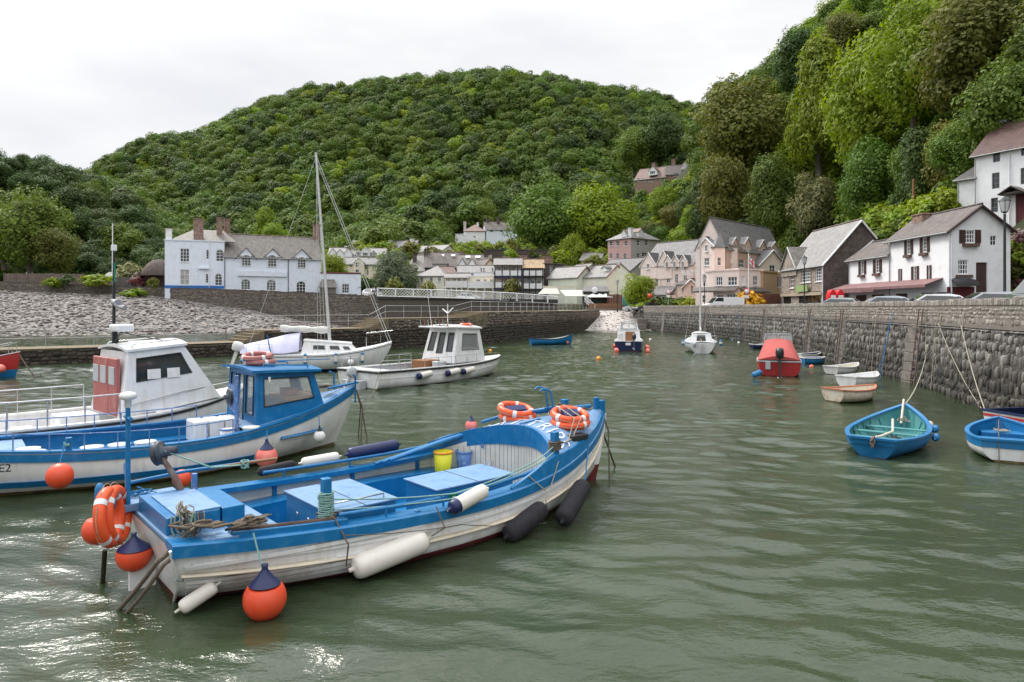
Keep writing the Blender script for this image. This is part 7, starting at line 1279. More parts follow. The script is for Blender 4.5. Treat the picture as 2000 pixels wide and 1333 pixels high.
rope('rope', 'rope holding the aft black fender', [A.w(5.0, -1.50, .82), A.w(5.3, -1.58, .55), b+Vector((.03, .03, .04))], .009, 'rope_w', 0, 'ropes on the trip boat'); rope('rope', 'second rope holding the aft black fender', [A.w(5.9, -1.30, .98), b+Vector((.03, .03, .04))], .009, 'rope_w', 0, 'ropes on the trip boat'); rope('rope', 'blue rope holding the forward black fender', [A.w(7.0, -.92, 1.0), b2+Vector((.03, .03, .06))], .011, 'rope_b', 0, 'ropes on the trip boat')
Y_ = A.P(.335, A.sheer(.335), 1); fender('weathered black log-like fender on the far gunwale, aft of the white one', A.w(2.0, 1.55, .80), A.w(2.62, 1.62, .82), .075, 'fendb'); fender('slim white fender tied on the far gunwale between two dark fenders', A.w(2.75, 1.62, .82), A.w(3.42, 1.64, .83), .085); fender('dark blue fender tied on the far gunwale, forward of the slim white one', A.w(3.6, 1.64, .84), A.w(4.6, 1.62, .88), .11, mat('slate_blue', (.02, .06, .09), .5) and 'navyv')
# lifebuoys: rings 0.75 m across
lifebuoy('upper orange lifebuoy of the pair on the bow, tied down with pale rope', A.w(6.95, -.50, 1.44), Matrix.Rotation(R(11), 3, 'X')@Matrix.Rotation(R(4), 3, 'Y')); lifebuoy('lower orange lifebuoy of the pair on the bow', A.w(6.93, -.54, 1.31), Matrix.Rotation(R(6), 3, 'X')); lifebuoy('upper orange lifebuoy of the pair on the far side of the foredeck', A.w(6.62, .62, 1.44), Matrix.Rotation(R(41), 3, 'Z')@Matrix.Rotation(R(13), 3, 'X')); lifebuoy('lower orange lifebuoy of the pair on the far side of the foredeck', A.w(6.65, .60, 1.32), Matrix.Rotation(R(6), 3, 'X'))
c = A.w(6.95, -.50, 1.44); tag(MB().box((c.x+.02, c.y+.06, c.z+.03), (.34, .16, .03), R(30), 0, R(35)).build('throw_bag', PT['dkblue']), 'navy flat panel held inside the upper bow lifebuoy', 'panel'); inplace(SC.objects['throw_bag']); c = A.w(6.62, .62, 1.47); o = MB().box((c.x, c.y, c.z), (.40, .14, .03), R(20), 0, R(30)).build('throw_bag', PT['dkblue']); tag(inplace(o), 'navy flat panel held inside the lifebuoy on the far side', 'panel')
for k, dx in enumerate((-.08, .10)): rope('rope', ['pale rope lashing over the bow lifebuoys, aft strand', 'pale rope lashing over the bow lifebuoys, forward strand'][k], [A.w(7.2+dx, .05, 1.45), A.w(7.0+dx, -.2, 1.57), A.w(6.80+dx, -.84, 1.44), A.w(6.5+dx*.5, -.95, 1.12), A.w(6.1, -1.15, 1.12)], .010, 'rope_w', 0, 'ropes on the trip boat', seg=4)
x, y = W(214, 8.35); Ms = Matrix.Rotation(R(99), 3, 'Z')@Matrix.Rotation(R(84), 3, 'X'); lifebuoy('outer orange lifebuoy hanging on edge at the stern of the trip boat', (x, y, Zp(1010, 8.35)), Ms@Matrix.Scale(1.1, 3, Vector((0, 1, 0))), .275, .062); x, y = W(228, 8.5); lifebuoy('inner orange lifebuoy hanging behind the outer one at the stern', (x, y, Zp(1006, 8.5)), Ms@Matrix.Scale(1.1, 3, Vector((0, 1, 0))), .275, .062)
g = MB(); x, y = W(200, 8.4); 
for dx, hh in ((-.03, .2), (.10, .14)): g.lathe([(.005, -.06), (.05, -.05), (.06, .0), (.055, hh), (.03, hh+.05), (.004, hh+.06)], (x+dx, y, Zp(985, 8.4)), n=12)
tag(inplace(g.build('bracket_board', PT['midblue'])), 'blue rounded board beside the stern lifebuoys', 'board')
# buckets
def bucket(label, c, r, h, m_, rim=None, handle=True, parent=None, lid=None):
    o = thing('bucket', label, 'bucket', c, 0, 'buckets and tubs'); g = MB(); g.lathe([(r*.82, 0), (r*.84, .01), (r, h), (r*.96, h), (r*.8, .02), (.001, .02)], n=24, caps=False); g.lathe([(r*.82, 0), (.001, 0)], n=24, caps=False); g.build('body', PT[m_], o); g = MB(); g.lathe([(r*.99, h-.035), (r*1.05, h-.03), (r*1.05, h+.005), (r*.97, h+.006)]+([(.001, h+.004)] if lid else []), n=24, caps=False); g.build('rim', PT[rim or m_], o)
    if handle: g = MB(); g.tube([(r*1.03*math.cos(a), r*.7*math.sin(a)*0+r*.35*math.sin(a), h-.02-.16*math.sin(a)) for a in [math.pi*i/12 for i in range(13)]], .005, 4); g.build('handle', PT['steel'], o)
    return o
bucket('yellow bucket with orange rim in the open boat', A.w(5.12, .92, .44), .17, .36, 'yellow', 'bucketor'); bucket('scuffed blue bucket beside the yellow one', A.w(5.55, .86, .44), .15, .32, 'bluepl')
# trailing ropes and outdrive
rope('mooring_rope', 'thick weedy mooring rope slanting from the stern quarter into the water', [A.w(.25, -.95, .85), A.w(-.1, -1.05, .62), Vector(G(225, 1190, 0)+(-.05,))], .026, 'rope', .02, 'mooring ropes'); rope('mooring_rope', 'second thick mooring rope beside the first, going into the water', [A.w(.32, -1.0, .85), A.w(-.05, -1.12, .6), Vector(G(240, 1196, 0)+(-.05,))], .022, 'rope', .03, 'mooring ropes')
rope('mooring_rope', 'weed-hung rope dropping into the water below the stern lifebuoys', [W(205, 8.4)+(Zp(1075, 8.4),), W(200, 8.5)+(-.1,)], .028, 'weedrope', 0, 'mooring ropes'); rope('mooring_rope', 'anchor rope hanging from the bow of the trip boat', [A.w(8.42, -.02, 1.22), A.w(8.55, -.05, .9), Vector(G(1190, 930, 0)+(-.05,))], .018, 'rope', 0, 'mooring ropes'); rope('mooring_rope', 'shorter anchor rope slanting away from the bow of the trip boat', [A.w(8.40, .0, .95), Vector(G(1203, 912, 0)+(-.05,))], .018, 'weedrope', 0, 'mooring ropes'); rope('mooring_rope', 'rope from the stemhead back to the foredeck post', [A.w(8.40, 0, 1.27), A.w(7.9, .03, 1.42), A.w(7.35, .1, 1.42)], .016, 'rope', .01, 'mooring ropes')
# ------------------------------------------------------------------ B: blue fishing boat with wheelhouse
B_ = Boat('fishing_boat', 'blue and white fishing boat with a blue wheelhouse and rows of white tubs', (-10.05, 12.5), 39.5, 7.8, 2.95, (.86, .70, 1.38), tw=.5, sm=.42, full=(2.4, 5, 1.9), p=2.2, rake=.75, trake=.3)
B_.hull('white', 'slime', .05, 'blue', .2, .07, cap='blue', capw=.14); B_.band('blue', .09, .14, .03, name='rubbing_strake', tr=True); B_.band('blue', .0, .12, .04, .0, .62, zf=lambda u: .20+.10*(u-.3)**2); B_.band('blue', 0, .07, .08, .70, .86, zf=lambda u: .52, sides=(-1,), round_=True)
B_.deck('ltblue', .60, 1., .0, .08, 'foredeck'); B_.deck('ltblue', 0, .12, -.03, .0, 'aft_deck')
cw = [(0, .09, .30, .45, .9), (0, .36, .62, .22, .92), (0, .68, .86, .22, .92)]
cabin(B_, 'wheelhouse', [(4.95, -1.0), (6.75, -.62), (6.75, .62), (4.95, 1.0)], [(5.0, -.92), (6.45, -.60), (6.45, .60), (5.0, .92)], [.72, .95, .95, .72], [1.98, 1.90, 1.90, 1.98], 'blue', wins=[(3, .1, .30, .25, .92), (3, .38, .58, .12, .92), (3, .66, .92, .25, .92), (0, .12, .88, .38, .88), (1, .1, .9, .4, .9), (2, .12, .88, .38, .88)], roof='blue', rov=.14)
B_.tb('roof_rail', [(5.2, -.8, 2.08), (5.2, -.8, 2.14), (6.3, -.62, 2.06), (6.3, -.62, 2.0)], .018, 'blue'); B_.tb('roof_rail', [(5.2, .8, 2.08), (5.2, .8, 2.14), (6.3, .62, 2.06), (6.3, .62, 2.0)], .018, 'blue'); B_.tb('aerial', [(5.9, .5, 2.0), (5.75, .52, 2.75)], .014, 'blue'); B_.tb('roof_spar', [(5.9, .35, 2.12), (7.1, -.1, 2.14)], .014, 'blue')
B_.bx('side_lamp', 5.25, 5.30, -.97, -.93, 1.75, 1.87, 'white'); B_.bx('chart_box', 5.9, 6.2, -.3, .1, 1.35, 1.5, 'maroon'); B_.bx('dash_shelf', 5.8, 6.6, -.55, .55, 1.25, 1.34, 'wood')
# hauler on its plate, rails, bow gear
g = MB(); g.add([(4.55, -.98, 1.12), (4.55, -.52, 1.20), (4.55, -.35, 1.42), (4.55, -.45, 1.75), (4.55, -.98, 1.72)], [(0, 1, 2, 3, 4)]); g.add([(4.58, -.98, 1.12), (4.58, -.52, 1.20), (4.58, -.35, 1.42), (4.58, -.45, 1.75), (4.58, -.98, 1.72)], [(4, 3, 2, 1, 0)]); g.tube([(4.56, -.98, .5), (4.56, -.98, 1.95)], .045, 8); g.build('hauler_plate', PT['bluepl'], B_.root)
g = MB(); g.lathe([(.02, -.14), (.06, -.13), (.06, -.08), (.10, -.06), (.17, -.05), (.20, -.03), (.15, -.01), (.20, .02)], (4.54, -.62, 1.46), (1, 0, 0), 20); g.build('hauler_wheel', MATS['hauler_metal'], B_.root)
for sd in (1, -1): B_.rail(.02, .56, .34, sd, 8, m_='bluepl', r=.012)
B_.tb('anchor_davit', [(7.3, .12, 1.35), (7.3, .12, 1.75), (7.18, .15, 1.80)], .022, 'blue'); B_.tb('anchor_davit', [(7.75, -.15, 1.0), (7.75, -.15, 1.66), (7.65, -.18, 1.72)], .022, 'blue'); B_.tb('bow_roller', [(7.0, -.2, 1.42), (7.9, -.02, 1.50)], .03, 'blue'); B_.tb('bow_roller', [(7.0, .1, 1.42), (7.9, .04, 1.48)], .025, 'blue'); tangle((7.05, .0, 1.42), (.12, .10, .04), .014, 60, 31, 'rope', 'rope_coil', B_.root); tangle((.25, -.5, .92), (.12, .2, .05), .012, 50, 32, 'rope_g', 'rope_coil', B_.root); B_.bx('mooring_post', 1.45, 1.55, -1.22, -1.12, .7, 1.02, 'blue'); tangle((1.5, -1.17, .86), (.05, .05, .05), .012, 40, 33, 'rope_g', 'rope_coil', B_.root)
B_.bx('deck_hatch', 2.2, 3.6, -.35, .35, .2, .45, 'blue', .01); B_.bx('side_shelf', .8, 4.9, .82, 1.25, .2, .42, 'blue'); B_.bx('side_shelf', 2.9, 4.4, -1.3, -.9, .2, .62, 'ltblue')
g = MB(); g.quad(*[B_.P(u, z, -1, .004) for u, z in ((.93, .92), (.99, .96), (.99, 1.14), (.93, 1.10))]); 
t1 = text('E2', .2, black, B_.root, 'lettering', Matrix.Translation((.55, -1.16, .60))@Matrix.Rotation(R(-22), 4, 'Z')@Matrix.Rotation(R(90), 4, 'X')); t1.location = (.0, -.06, 0)
for k, (x, y) in enumerate(((.55, -.55), (1.0, -.72), (1.9, -.92), (2.35, -.98), (2.8, -1.0), (.95, -.35))): bucket(['white tub at the stern of the blue fishing boat', 'second white tub from the stern of the fishing boat', 'white tub just forward of the blue post', 'fourth white tub along the near side', 'white tub beside the pale side locker', 'white tub behind the second one'][k], B_.w(x, y, .46), .19, .30, 'white', lid=True, handle=False)
bucket('white bucket with blue rim beside the hauler plate', B_.w(4.35, -1.05, .55), .15, .30, 'white', 'bluepl'); bucket('lidded cream tub against the wheelhouse', B_.w(4.82, -1.12, .60), .17, .24, 'cream', lid=True)
for k in range(3): o = MB().box((0, 0, .2), (.30, .62, .46)); c = B_.w(3.95+.33*k, -.28, .55); o = tag(o.build('fish_box', PT['white'], None, .03), ['white upright fish box in the fishing boat, aft one', 'white upright fish box in the fishing boat, middle one', 'white upright fish box in the fishing boat, next to the wheelhouse'][k], 'fish box', 'fish boxes'); o.location = c; o.rotation_euler = (0, 0, B_.h)
for px, py, Y, r, m_, cz, lb in ((521, 893, 13.9, .215, 'pinkb', .78, 'faded red buoy hanging below the wheelhouse of the fishing boat'), (117, 930, 11.6, .21, 'orange', 1., 'round orange-red buoy on the near side of the fishing boat, toward the stern'), (624, 853, 15.6, .135, 'white', .85, 'small white buoy near the bow of the fishing boat')):
    x, y = W(px, Y); ball_buoy(lb, (x, y, Zp(py, Y)), r, m_, 'navyv' if cz < .8 else 'engine' if cz < 1 else None, capz=cz); rope('rope', 'short rope holding the '+' '.join(lb.split()[:11]), [(x, y, Zp(py, Y)+r), (x-.08, y+.25, Zp(py, Y)+r+.28)], .011, 'rope_b', 0, 'buoy ropes')
Mr = Matrix.Rotation(R(8), 3, 'X'); lifebuoy('red and white lifebuoy on the wheelhouse roof, upper one', B_.w(5.35, .05, 2.27), Mr, .30, .06, m_='maroon', tape='white'); lifebuoy('red and white lifebuoy on the wheelhouse roof, lower one', B_.w(5.4, .0, 2.14), Matrix.Identity(3), .30, .06, m_='maroon', tape='white')
for k, (x, y) in enumerate(((700, 850), (718, 858), (705, 862))): rope('mooring_rope', ['brown anchor rope below the bow of the fishing boat', 'brown rope slanting away below the bow of the fishing boat', 'short frayed rope below the bow of the fishing boat'][k], [B_.w(7.85, -.02, 1.3), B_.w(7.95, -.05-.05*k, .9), Vector(G(x, y, 0)+(-.05,))], .016, 'rustiron', .03, 'mooring ropes')
# ------------------------------------------------------------------ C: white cabin boat with red doors
C_ = Boat('cabin_cruiser', 'white motor boat with dark red cabin doors, moored behind the blue fishing boat', (-12.65, 14.1), 47, 7.4, 2.9, (.80, .78, 1.15), tw=.85, sm=.45, full=(4, 6, 2.2))
C_.hull('grp', 'red', .1, 'grp', .3, .08, cap='grp', capw=.16); C_.band('darkstripe', .05, .05, .03, tr=True); C_.deck('grp', .62, 1., .02, .1, 'foredeck')
cabin(C_, 'wheelhouse', [(3.8, -1.18), (6.3, -.85), (6.3, .85), (3.8, 1.18)], [(4.0, -1.0), (5.35, -.85), (5.35, .85), (4.0, 1.0)], [.78, 1.05, 1.05, .78], [2.34, 2.45, 2.45, 2.34], 'grp', wins=[(0, .14, .86, .52, .88, DG), (1, .1, .9, .3, .9, DG), (2, .14, .86, .52, .88, DG)], roof='grp', rov=.06, camber=.1)
for k, y in enumerate((-.58, .05, .62)): C_.bx('red_door', 3.78, 3.87, y-.29, y+.29, .80, 2.18, 'maroon', .02); C_.bx('door_window', 3.755, 3.78, y-.2, y+.2, 1.55, 1.98, 'grpgrey', .01)
for k in range(2): g = MB(); g.add([(4.42+.48*k, -1.05+.06*k, 1.66), (4.74+.48*k, -1.01+.06*k, 1.66), (4.74+.48*k, -.985+.06*k, 1.90), (4.42+.48*k, -1.025+.06*k, 1.90)], [(0, 1, 2, 3)]); g.build('paper_notice', PT['white'], C_.root)
C_.bx('roof_hatch', 4.4, 5.0, -.3, .3, 2.48, 2.56, 'grp', .02); C_.tb('roof_rail', [(4.1, -.9, 2.42), (4.15, -.9, 2.52), (5.2, -.78, 2.6), (5.25, -.7, 2.5)], .016, 'steel'); C_.tb('roof_rail', [(4.1, .9, 2.42), (4.15, .9, 2.52), (5.2, .78, 2.6), (5.25, .7, 2.5)], .016, 'steel')
hm = C_.tb('equipment_mast', [(4.1, .35, 2.4), (4.1, .35, 3.2), (4.1, .35, 4.85)], [.05, .04, .025], 'engine', 8); C_.bx('mast_lamp', 4.05, 4.15, .27, .43, 4.85, 5.0, 'white', .01, hm); C_.bx('signal_flag', 4.09, 4.11, .25, .42, 4.05, 4.55, mat('green_flag', (.01, .16, .12), .8), 0, hm); C_.tb('horn', [(4.1, .2, 3.45), (4.1, -.45, 3.40)], [.04, .06], 'steel', 8, hm); C_.tb('horn', [(4.1, .3, 3.55), (4.1, .1, 3.52)], [.09, .09], 'steel', 10, hm); C_.bx('radar_box', 3.9, 4.3, -.55, .1, 2.82, 3.0, 'grp', .05, hm); C_.tb('bracket', [(4.1, .3, 2.5), (4.1, -.2, 2.82)], .02, 'engine', 6, hm); C_.tb('stay', [(4.1, -.1, 2.8), (5.4, -.7, 2.46)], .012, 'engine', 5, hm); g = MB(); g.add([(4.12, .33, 3.1), (4.12, .02, 2.55), (4.12, .28, 2.45)], [(0, 1, 2)]); g.build('furled_flag', PT['engine'], hm)
for sd in (1, -1): C_.rail(.02, .5, .62, sd, 5, m_='steel', r=.018, name='guard_rail')
C_.tb('guard_rail', [C_.P(.02, 1.4, sd, -.05) for sd in (1, -1)], .018, 'steel'); C_.tb('side_rail', [(4.0, -1.2, 1.1), (5.3, -1.0, 1.3), (6.6, -.7, 1.4)], .016, 'steel'); C_.bx('cool_box', 2.6, 3.4, -1.0, -.2, .3, .95, 'grp', .03); C_.bx('rope_box', 2.0, 2.4, .2, .7, .3, .6, 'grp', .02); g = MB(); g.lathe([(.0, 0), (.28, 0), (.31, .1), (.30, .26), (.26, .3), (.0, .31)], (1.0, -.7, .78), n=20); g.build('hatch_drum', PT['engine'], C_.root); ball_buoy('orange buoy at the stern rail of the white motor boat', C_.w(.3, -.9, 1.0), .17, 'orange', 'navyv')
# ------------------------------------------------------------------ D: yacht with furled sail
D_ = Boat('sailing_yacht', 'white sailing yacht with a tall mast, furled sail and lilac boat cover', (-14.35, 36.6), 11, 7.8, 2.5, (.95, .92, 1.5), tw=.6, sm=.45, full=(2.2, 3.2, 1.8), rake=1.1)
D_.hull('grp', 'navy', .12, None, wlbow=.16); D_.deck('grp', 0, 1, .0, .08); D_.band('darkstripe', .10, .03, .02)
cabin(D_, 'cabin', [(3.0, -.85), (6.0, -.55), (6.0, .55), (3.0, .85)], [(3.15, -.7), (5.6, -.42), (5.6, .42), (3.15, .7)], .95, [1.62, 1.42, 1.42, 1.62], 'grp', wins=[(0, .20, .42, .35, .72, DG), (0, .52, .70, .35, .72, DG), (0, .78, .9, .35, .7, DG)], roof='grp', rov=.03, fm='grpgrey'); g = MB(); g.quad((2.98, -.5, 1.0), (2.98, .3, 1.0), (3.12, .3, 1.6), (3.12, -.5, 1.6)); g.build('hatch_board', PT['maroon'], D_.root)
ml = .55; mbx = 4.45; D_.tb('mast', [(mbx, 0, 1.5), (mbx-.75, 0, 11.9)], [.085, .06], 'alu', 10); D_.tb('boom', [(mbx-.02, 0, 2.15), (1.9, 0, 2.35)], .05, 'alu', 8)
g = MB(); rn = random.Random(4); rows = []
for i in range(21): x = 1.85+2.5*i/20; r_ = .11+.03*math.sin(i*.8)+rn.uniform(0, .035); rows.append([(x, .13*math.cos(a)*(1+.2*math.sin(3*a+i)), 2.30-.1*i/20+.03+(r_+.05)*math.sin(a)-.04) for a in [2*math.pi*k/10 for k in range(10)]])
g.loft(rows, 0, True); g.build('furled_sail', PT['sail'], D_.root)
top = (mbx-.73, 0, 11.7); 
for nm, a, b in (('forestay', top, (7.75, 0, 1.55)), ('forestay', (mbx-.71, 0, 11.4), (7.6, .02, 1.55)), ('backstay', top, (.1, 0, 1.0)), ('shroud', (mbx-.6, 0, 9.5), (4.3, -1.15, 1.0)), ('shroud', (mbx-.6, 0, 9.5), (4.3, 1.15, 1.0)), ('shroud', top, (3.9, -1.15, 1.0)), ('shroud', top, (3.9, 1.15, 1.0))): D_.tb(nm, [a, b], .016 if nm == 'forestay' else .009, 'alu', 4)
D_.tb('spreader', [(mbx-.47, -1.0, 7.9), (mbx-.47, 1.0, 7.9)], .03, 'alu'); D_.bx('masthead_light', mbx-.82, mbx-.7, -.05, .05, 11.9, 12.1, 'engine', 0)
g = MB(); pts = []; [g.tube([D_.P(u, D_.sheer(u), sd, -.05), D_.P(u, D_.sheer(u), sd, -.05)+Vector((0, 0, .6))], .014, 5) for u in (.82, .92) for sd in (1, -1)]; g.tube([D_.P(.82, 2.0, -1)*1, D_.P(.92, 2.08, -1), (7.9, 0, 2.15), D_.P(.92, 2.08, 1), D_.P(.82, 2.0, 1)], .016, 6); g.build('pulpit', PT['steel'], D_.root); [D_.rail(.03, .2, .55, sd, 2) for sd in (1, -1)]
g = MB(); g.loft([[(x, -w_, z0), (x, -w_*.5, z1), (x, 0, z1+.12), (x, w_*.5, z1), (x, w_, z0)] for x, w_, z0, z1 in ((-.1, .7, 1.0, 1.3), (1.0, 1.0, 1.0, 1.55), (2.2, 1.05, 1.0, 1.85), (2.9, .9, 1.1, 1.95))], 0, True, False, False); g.build('boat_cover', PT['lilac'], D_.root); outboard(D_.root, -.3, -.35, .95, 'grp', 1.3, .3)
for k, (u, m_) in enumerate(((.42, 'fendw'), (.62, 'fendw'), (.80, 'fendw'))): p = D_.P(u, .75, -1, .12); a = D_.w(*p); fender(['small white fender with blue tips on the yacht, aft one', 'small white fender with blue tips on the yacht, middle one', 'small white fender with blue tips near the bow of the yacht'][k], (a.x, a.y, .45), (a.x, a.y, .98), .09, end='midblue', end2='midblue')
p = D_.w(5.6, -1.25, .5); ball_buoy('white ball fender on the yacht', p, .17, 'white', 'navyv', capz=.9)
# ------------------------------------------------------------------ E: white work boat with tall cabin
E_ = Boat('work_boat', 'white open-decked boat with tall wheelhouse and three white fenders with navy ends', (-6.6, 29.1), 50, 9.3, 2.9, (.74, .72, .86), tw=.95, sm=.4, full=(5, 7, 2.0), rake=.9, p=2.6)
E_.hull('grp', 'slime', .03, 'grpgrey', .3, .08, cap='grp', capw=.14); E_.band('darkstripe', .03, .08, .04, tr=True); E_.band('grp', .30, .03, .015); E_.deck('grp', .72, 1., .03, .06, 'foredeck'); E_.deck('grp', 0, .10, .03, 0, 'aft_deck')
cabin(E_, 'wheelhouse', [(4.7, -1.12), (7.1, -.92), (7.1, .92), (4.7, 1.12)], [(5.15, -.95), (6.75, -.85), (6.75, .85), (5.15, .95)], [.80]*4, [2.45, 2.38, 2.38, 2.45], 'grp', wins=[(3, .10, .29, .32, .86, DG), (3, .40, .60, .26, .86, DG), (3, .71, .90, .32, .86, DG), (0, .22, .84, .36, .84), (1, .1, .9, .4, .85, DG), (2, .22, .84, .36, .84, DG)], roof='grp', rov=.1, camber=.12)
E_.bx('aft_roof', 4.35, 5.1, -.95, .95, 2.46, 2.53, 'grp', .02)
for k in range(8): E_.tb('rod_holder', [(4.45+.02*k, .85-.24*k, 2.5), (4.38+.02*k, .85-.24*k, 2.82)], .022, 'wood' if k % 2 else 'steel')
E_.tb('aerial', [(4.8, .5, 2.5), (4.55, .6, 4.6)], .012, 'white'); E_.tb('light_mast', [(5.2, -.2, 2.5), (5.2, -.2, 3.6)], .022, 'grp'); E_.tb('light_arm', [(5.2, .15, 3.35), (5.2, -.2, 3.15), (5.2, -.55, 3.4)], .03, 'grp'); o_ = lifebuoy('orange horseshoe lifebuoy on the white cabin roof', E_.w(6.2, -.45, 2.60), Matrix.Identity(3), .26, .05)
for u0, u1, sd in ((.02, .12, -1), (.02, .12, 1), (.28, .46, -1), (.30, .46, 1), (.13, .2, -1), (.49, .66, -1)): E_.rail(u0, u1, .45, sd, 2)
E_.bx('engine_well', -.35, .0, -.6, .6, -.2, .35, 'grpgrey', .02); E_.bx('wooden_locker', 3.7, 4.6, -.3, .7, .3, .95, 'wood', .02); g = MB(); g.lathe([(.3, 0), (.33, .4), (.33, .42), (0, .42)], (4.1, -.75, .5), n=16); g.build('basin', PT['grpgrey'], E_.root); outboard(E_.root, -.30, .1, .35, 'grpgrey', 1.1, .5)
for k, x in enumerate((2.0, 3.75, 4.75)): a = E_.w(x, -1.58, .42); b = E_.w(x+.85, -1.58, .52); fender(['white fender with navy end on the white work boat, aft one', 'white fender with navy end on the white work boat, middle one', 'white fender with navy end on the white work boat, nearest its cabin'][k], a, b, .14, end='navyv')
rope('mooring_rope', 'dark mooring line from the stern of the white work boat', [E_.w(.1, -1.35, .75), Vector(G(725, 775, 0)+(-.05,))], .015, 'rope', .02, 'mooring ropes'); rope('mooring_rope', 'line from the far stern corner of the white work boat', [E_.w(.1, 1.35, .75), Vector(G(640, 760, 0)+(-.05,))], .015, 'rope', .02, 'mooring ropes')
# ------------------------------------------------------------------ small craft
def dinghy(label, pos, head, L, B, zs, hull, inner, cap, tw=.75, thw=(.35, .62), thm=None, bottom=None, **k):
    d = Boat('dinghy', label, pos, head, L, B, zs, tw=tw, sm=.42, draft=.15, full=k.pop('full', (3, 4, 2)), rake=k.pop('rake', .2), trake=.05, p=2.1, group='small rowing boats and dinghies')
    d.hull(hull, bottom or 'slime', .03, inner, .08, .035, cap=cap, capw=.05, nmid=6, **k); [d.thwart(L*t, zs[1]-.12, .2, thm or inner) for t in thw]; return d
d = dinghy('blue clinker rowing boat with navy rim below the breakwater', G(1036, 674), 14, 4.1, 1.6, (.58, .52, .95), 'midblue', 'cream', 'navy', .6); p = d.w(3.4, -.6, .2); ball_buoy('dark red ball hanging at the bow of the blue clinker boat', p, .15, 'maroon', None, capz=1.)
d = dinghy('small navy dinghy with white rim against the quay wall, beyond the red boat', G(1467, 682), 5, 1.4, 1.0, (.38, .34, .42), 'navy', 'grpgrey', 'white'); d = dinghy('blue and white dinghy tucked behind the red covered boat', G(1556, 704), 20, 2.0, 1.2, (.42, .36, .5), 'grp', 'navy', 'white'); d = dinghy('low blue dinghy lying against the quay wall', G(1566, 711), 4, 1.5, 1.0, (.36, .34, .40), 'midblue', 'midblue', 'white')
d = dinghy('white dinghy with grey patch, the one farthest along the wall', G(1622, 732), 28, 2.15, 1.15, (.40, .36, .52), 'grp', 'cream', 'grp'); d = dinghy('clean white dinghy between the rusty one and the wall', G(1652, 757), 30, 2.2, 1.25, (.46, .42, .55), 'grp', 'grp', 'grp'); d = dinghy('rust-stained white dinghy with orange-brown rim', G(1625, 785), 24, 2.25, 1.25, (.44, .40, .50), 'rusty', 'rusty', 'rustrim')
P_ = Boat('rowing_boat', 'turquoise clinker rowing boat with blue gunwale and pale thwarts', (8.15, 15.45), 51.5, 4.45, 1.72, (.42, .36, .72), tw=.55, sm=.45, draft=.2, full=(2.0, 3.4, 2), rake=.3, trake=.15, group='small rowing boats and dinghies'); P_.hull('midblue', 'red', .0, 'turq', .02, .035, cap='midblue', capw=.07, wlbow=-.04); [P_.thwart(x, .29, .2, 'turq', .03) for x in (1.15, 2.05, 2.95)]; P_.deck('turq', .0, .10, -.12, 0, 'stern_seat')
for k in range(9): x = .5+k*.38; u = x/P_.L; MB().tube([(x, sd*max(.02, P_.y_at(u, z)-.05), z) for sd, z in [(1, .42), (1, .2), (1, .05), (-1, .05), (-1, .2), (-1, .42)]], .013, 4).build('rib', PT['turq'], P_.root)
for k in (1, 2, 3, 4): P_.band('midblue', 0, .02, .012, .02, .96, zf=lambda u, k=k: .02+k*.085*(P_.sheer(u)/.45), name='plank_land', n=14)
P_.tb('tiller_pole', [(.1, .1, .42), (.7, -.05, .40), (1.3, -.2, .44), (2.2, -.05, .60)], .03, 'strake'); P_.tb('bow_post', [(3.7, 0, .3), (4.15, 0, .9)], .03, 'strake'); tangle((3.4, -.1, .40), (.06, .1, .05), .01, 40, 51, 'rope_w', 'rope_coil', P_.root); tangle((-.08, -.02, .25), (.03, .03, .16), .02, 40, 52, 'rustiron', 'rusty_chain', P_.root); tangle((2.6, 0, .09), (.3, .15, .01), .01, 30, 53, 'engine', 'rope_coil', P_.root)
for k, x in enumerate((2.2, 2.9, 3.5)): u = x/P_.L; p = P_.w(x, -P_.y_at(u, .4)-.10, .32-.1*(k == 0)); fender(['blue bundled fender at the side of the turquoise boat, aft one', 'blue bundled fender at the side of the turquoise boat, middle one', 'pale bundled fender near the bow of the turquoise boat'][k], p, p+Vector((.14, .16, .05)), .085, 'midblue' if k < 2 else 'strake')
d = Boat('dinghy', 'blue and white dinghy cut by the picture edge, in front of the navy one', (11.05, 14.9), 62, 2.7, 1.65, (.46, .42, .62), tw=.8, sm=.4, draft=.15, full=(3.5, 5, 2.4), rake=.15, trake=.05, p=2.6, group='small rowing boats and dinghies'); d.hull('grp', 'slime', .04, 'midblue', .1, .04, cap='midblue', capw=.06); d.band('midblue', .08, .15, .012, tr=True); [d.thwart(x, .32, .35, 'midblue') for x in (.35, 1.3)]; d.bx('bow_locker', 1.9, 2.4, -.45, .45, .1, .36, 'midblue'); tangle((2.0, 0, .40), (.12, .15, .01), .008, 40, 54, 'rope_w', 'rope_coil', d.root); d.tb('painter', [(2.65, 0, .6), (1.9, .1, .42), (.0, .35, .5), (-.06, .35, .0)], .010, 'rope')
d = dinghy('navy dinghy with red rim and white hull behind the blue and white one', (13.5, 18.7), 12, 2.9, 1.6, (.50, .48, .60), 'grp', 'navy', 'navy', .85); d.band('brightred', .10, .07, .012, tr=True)
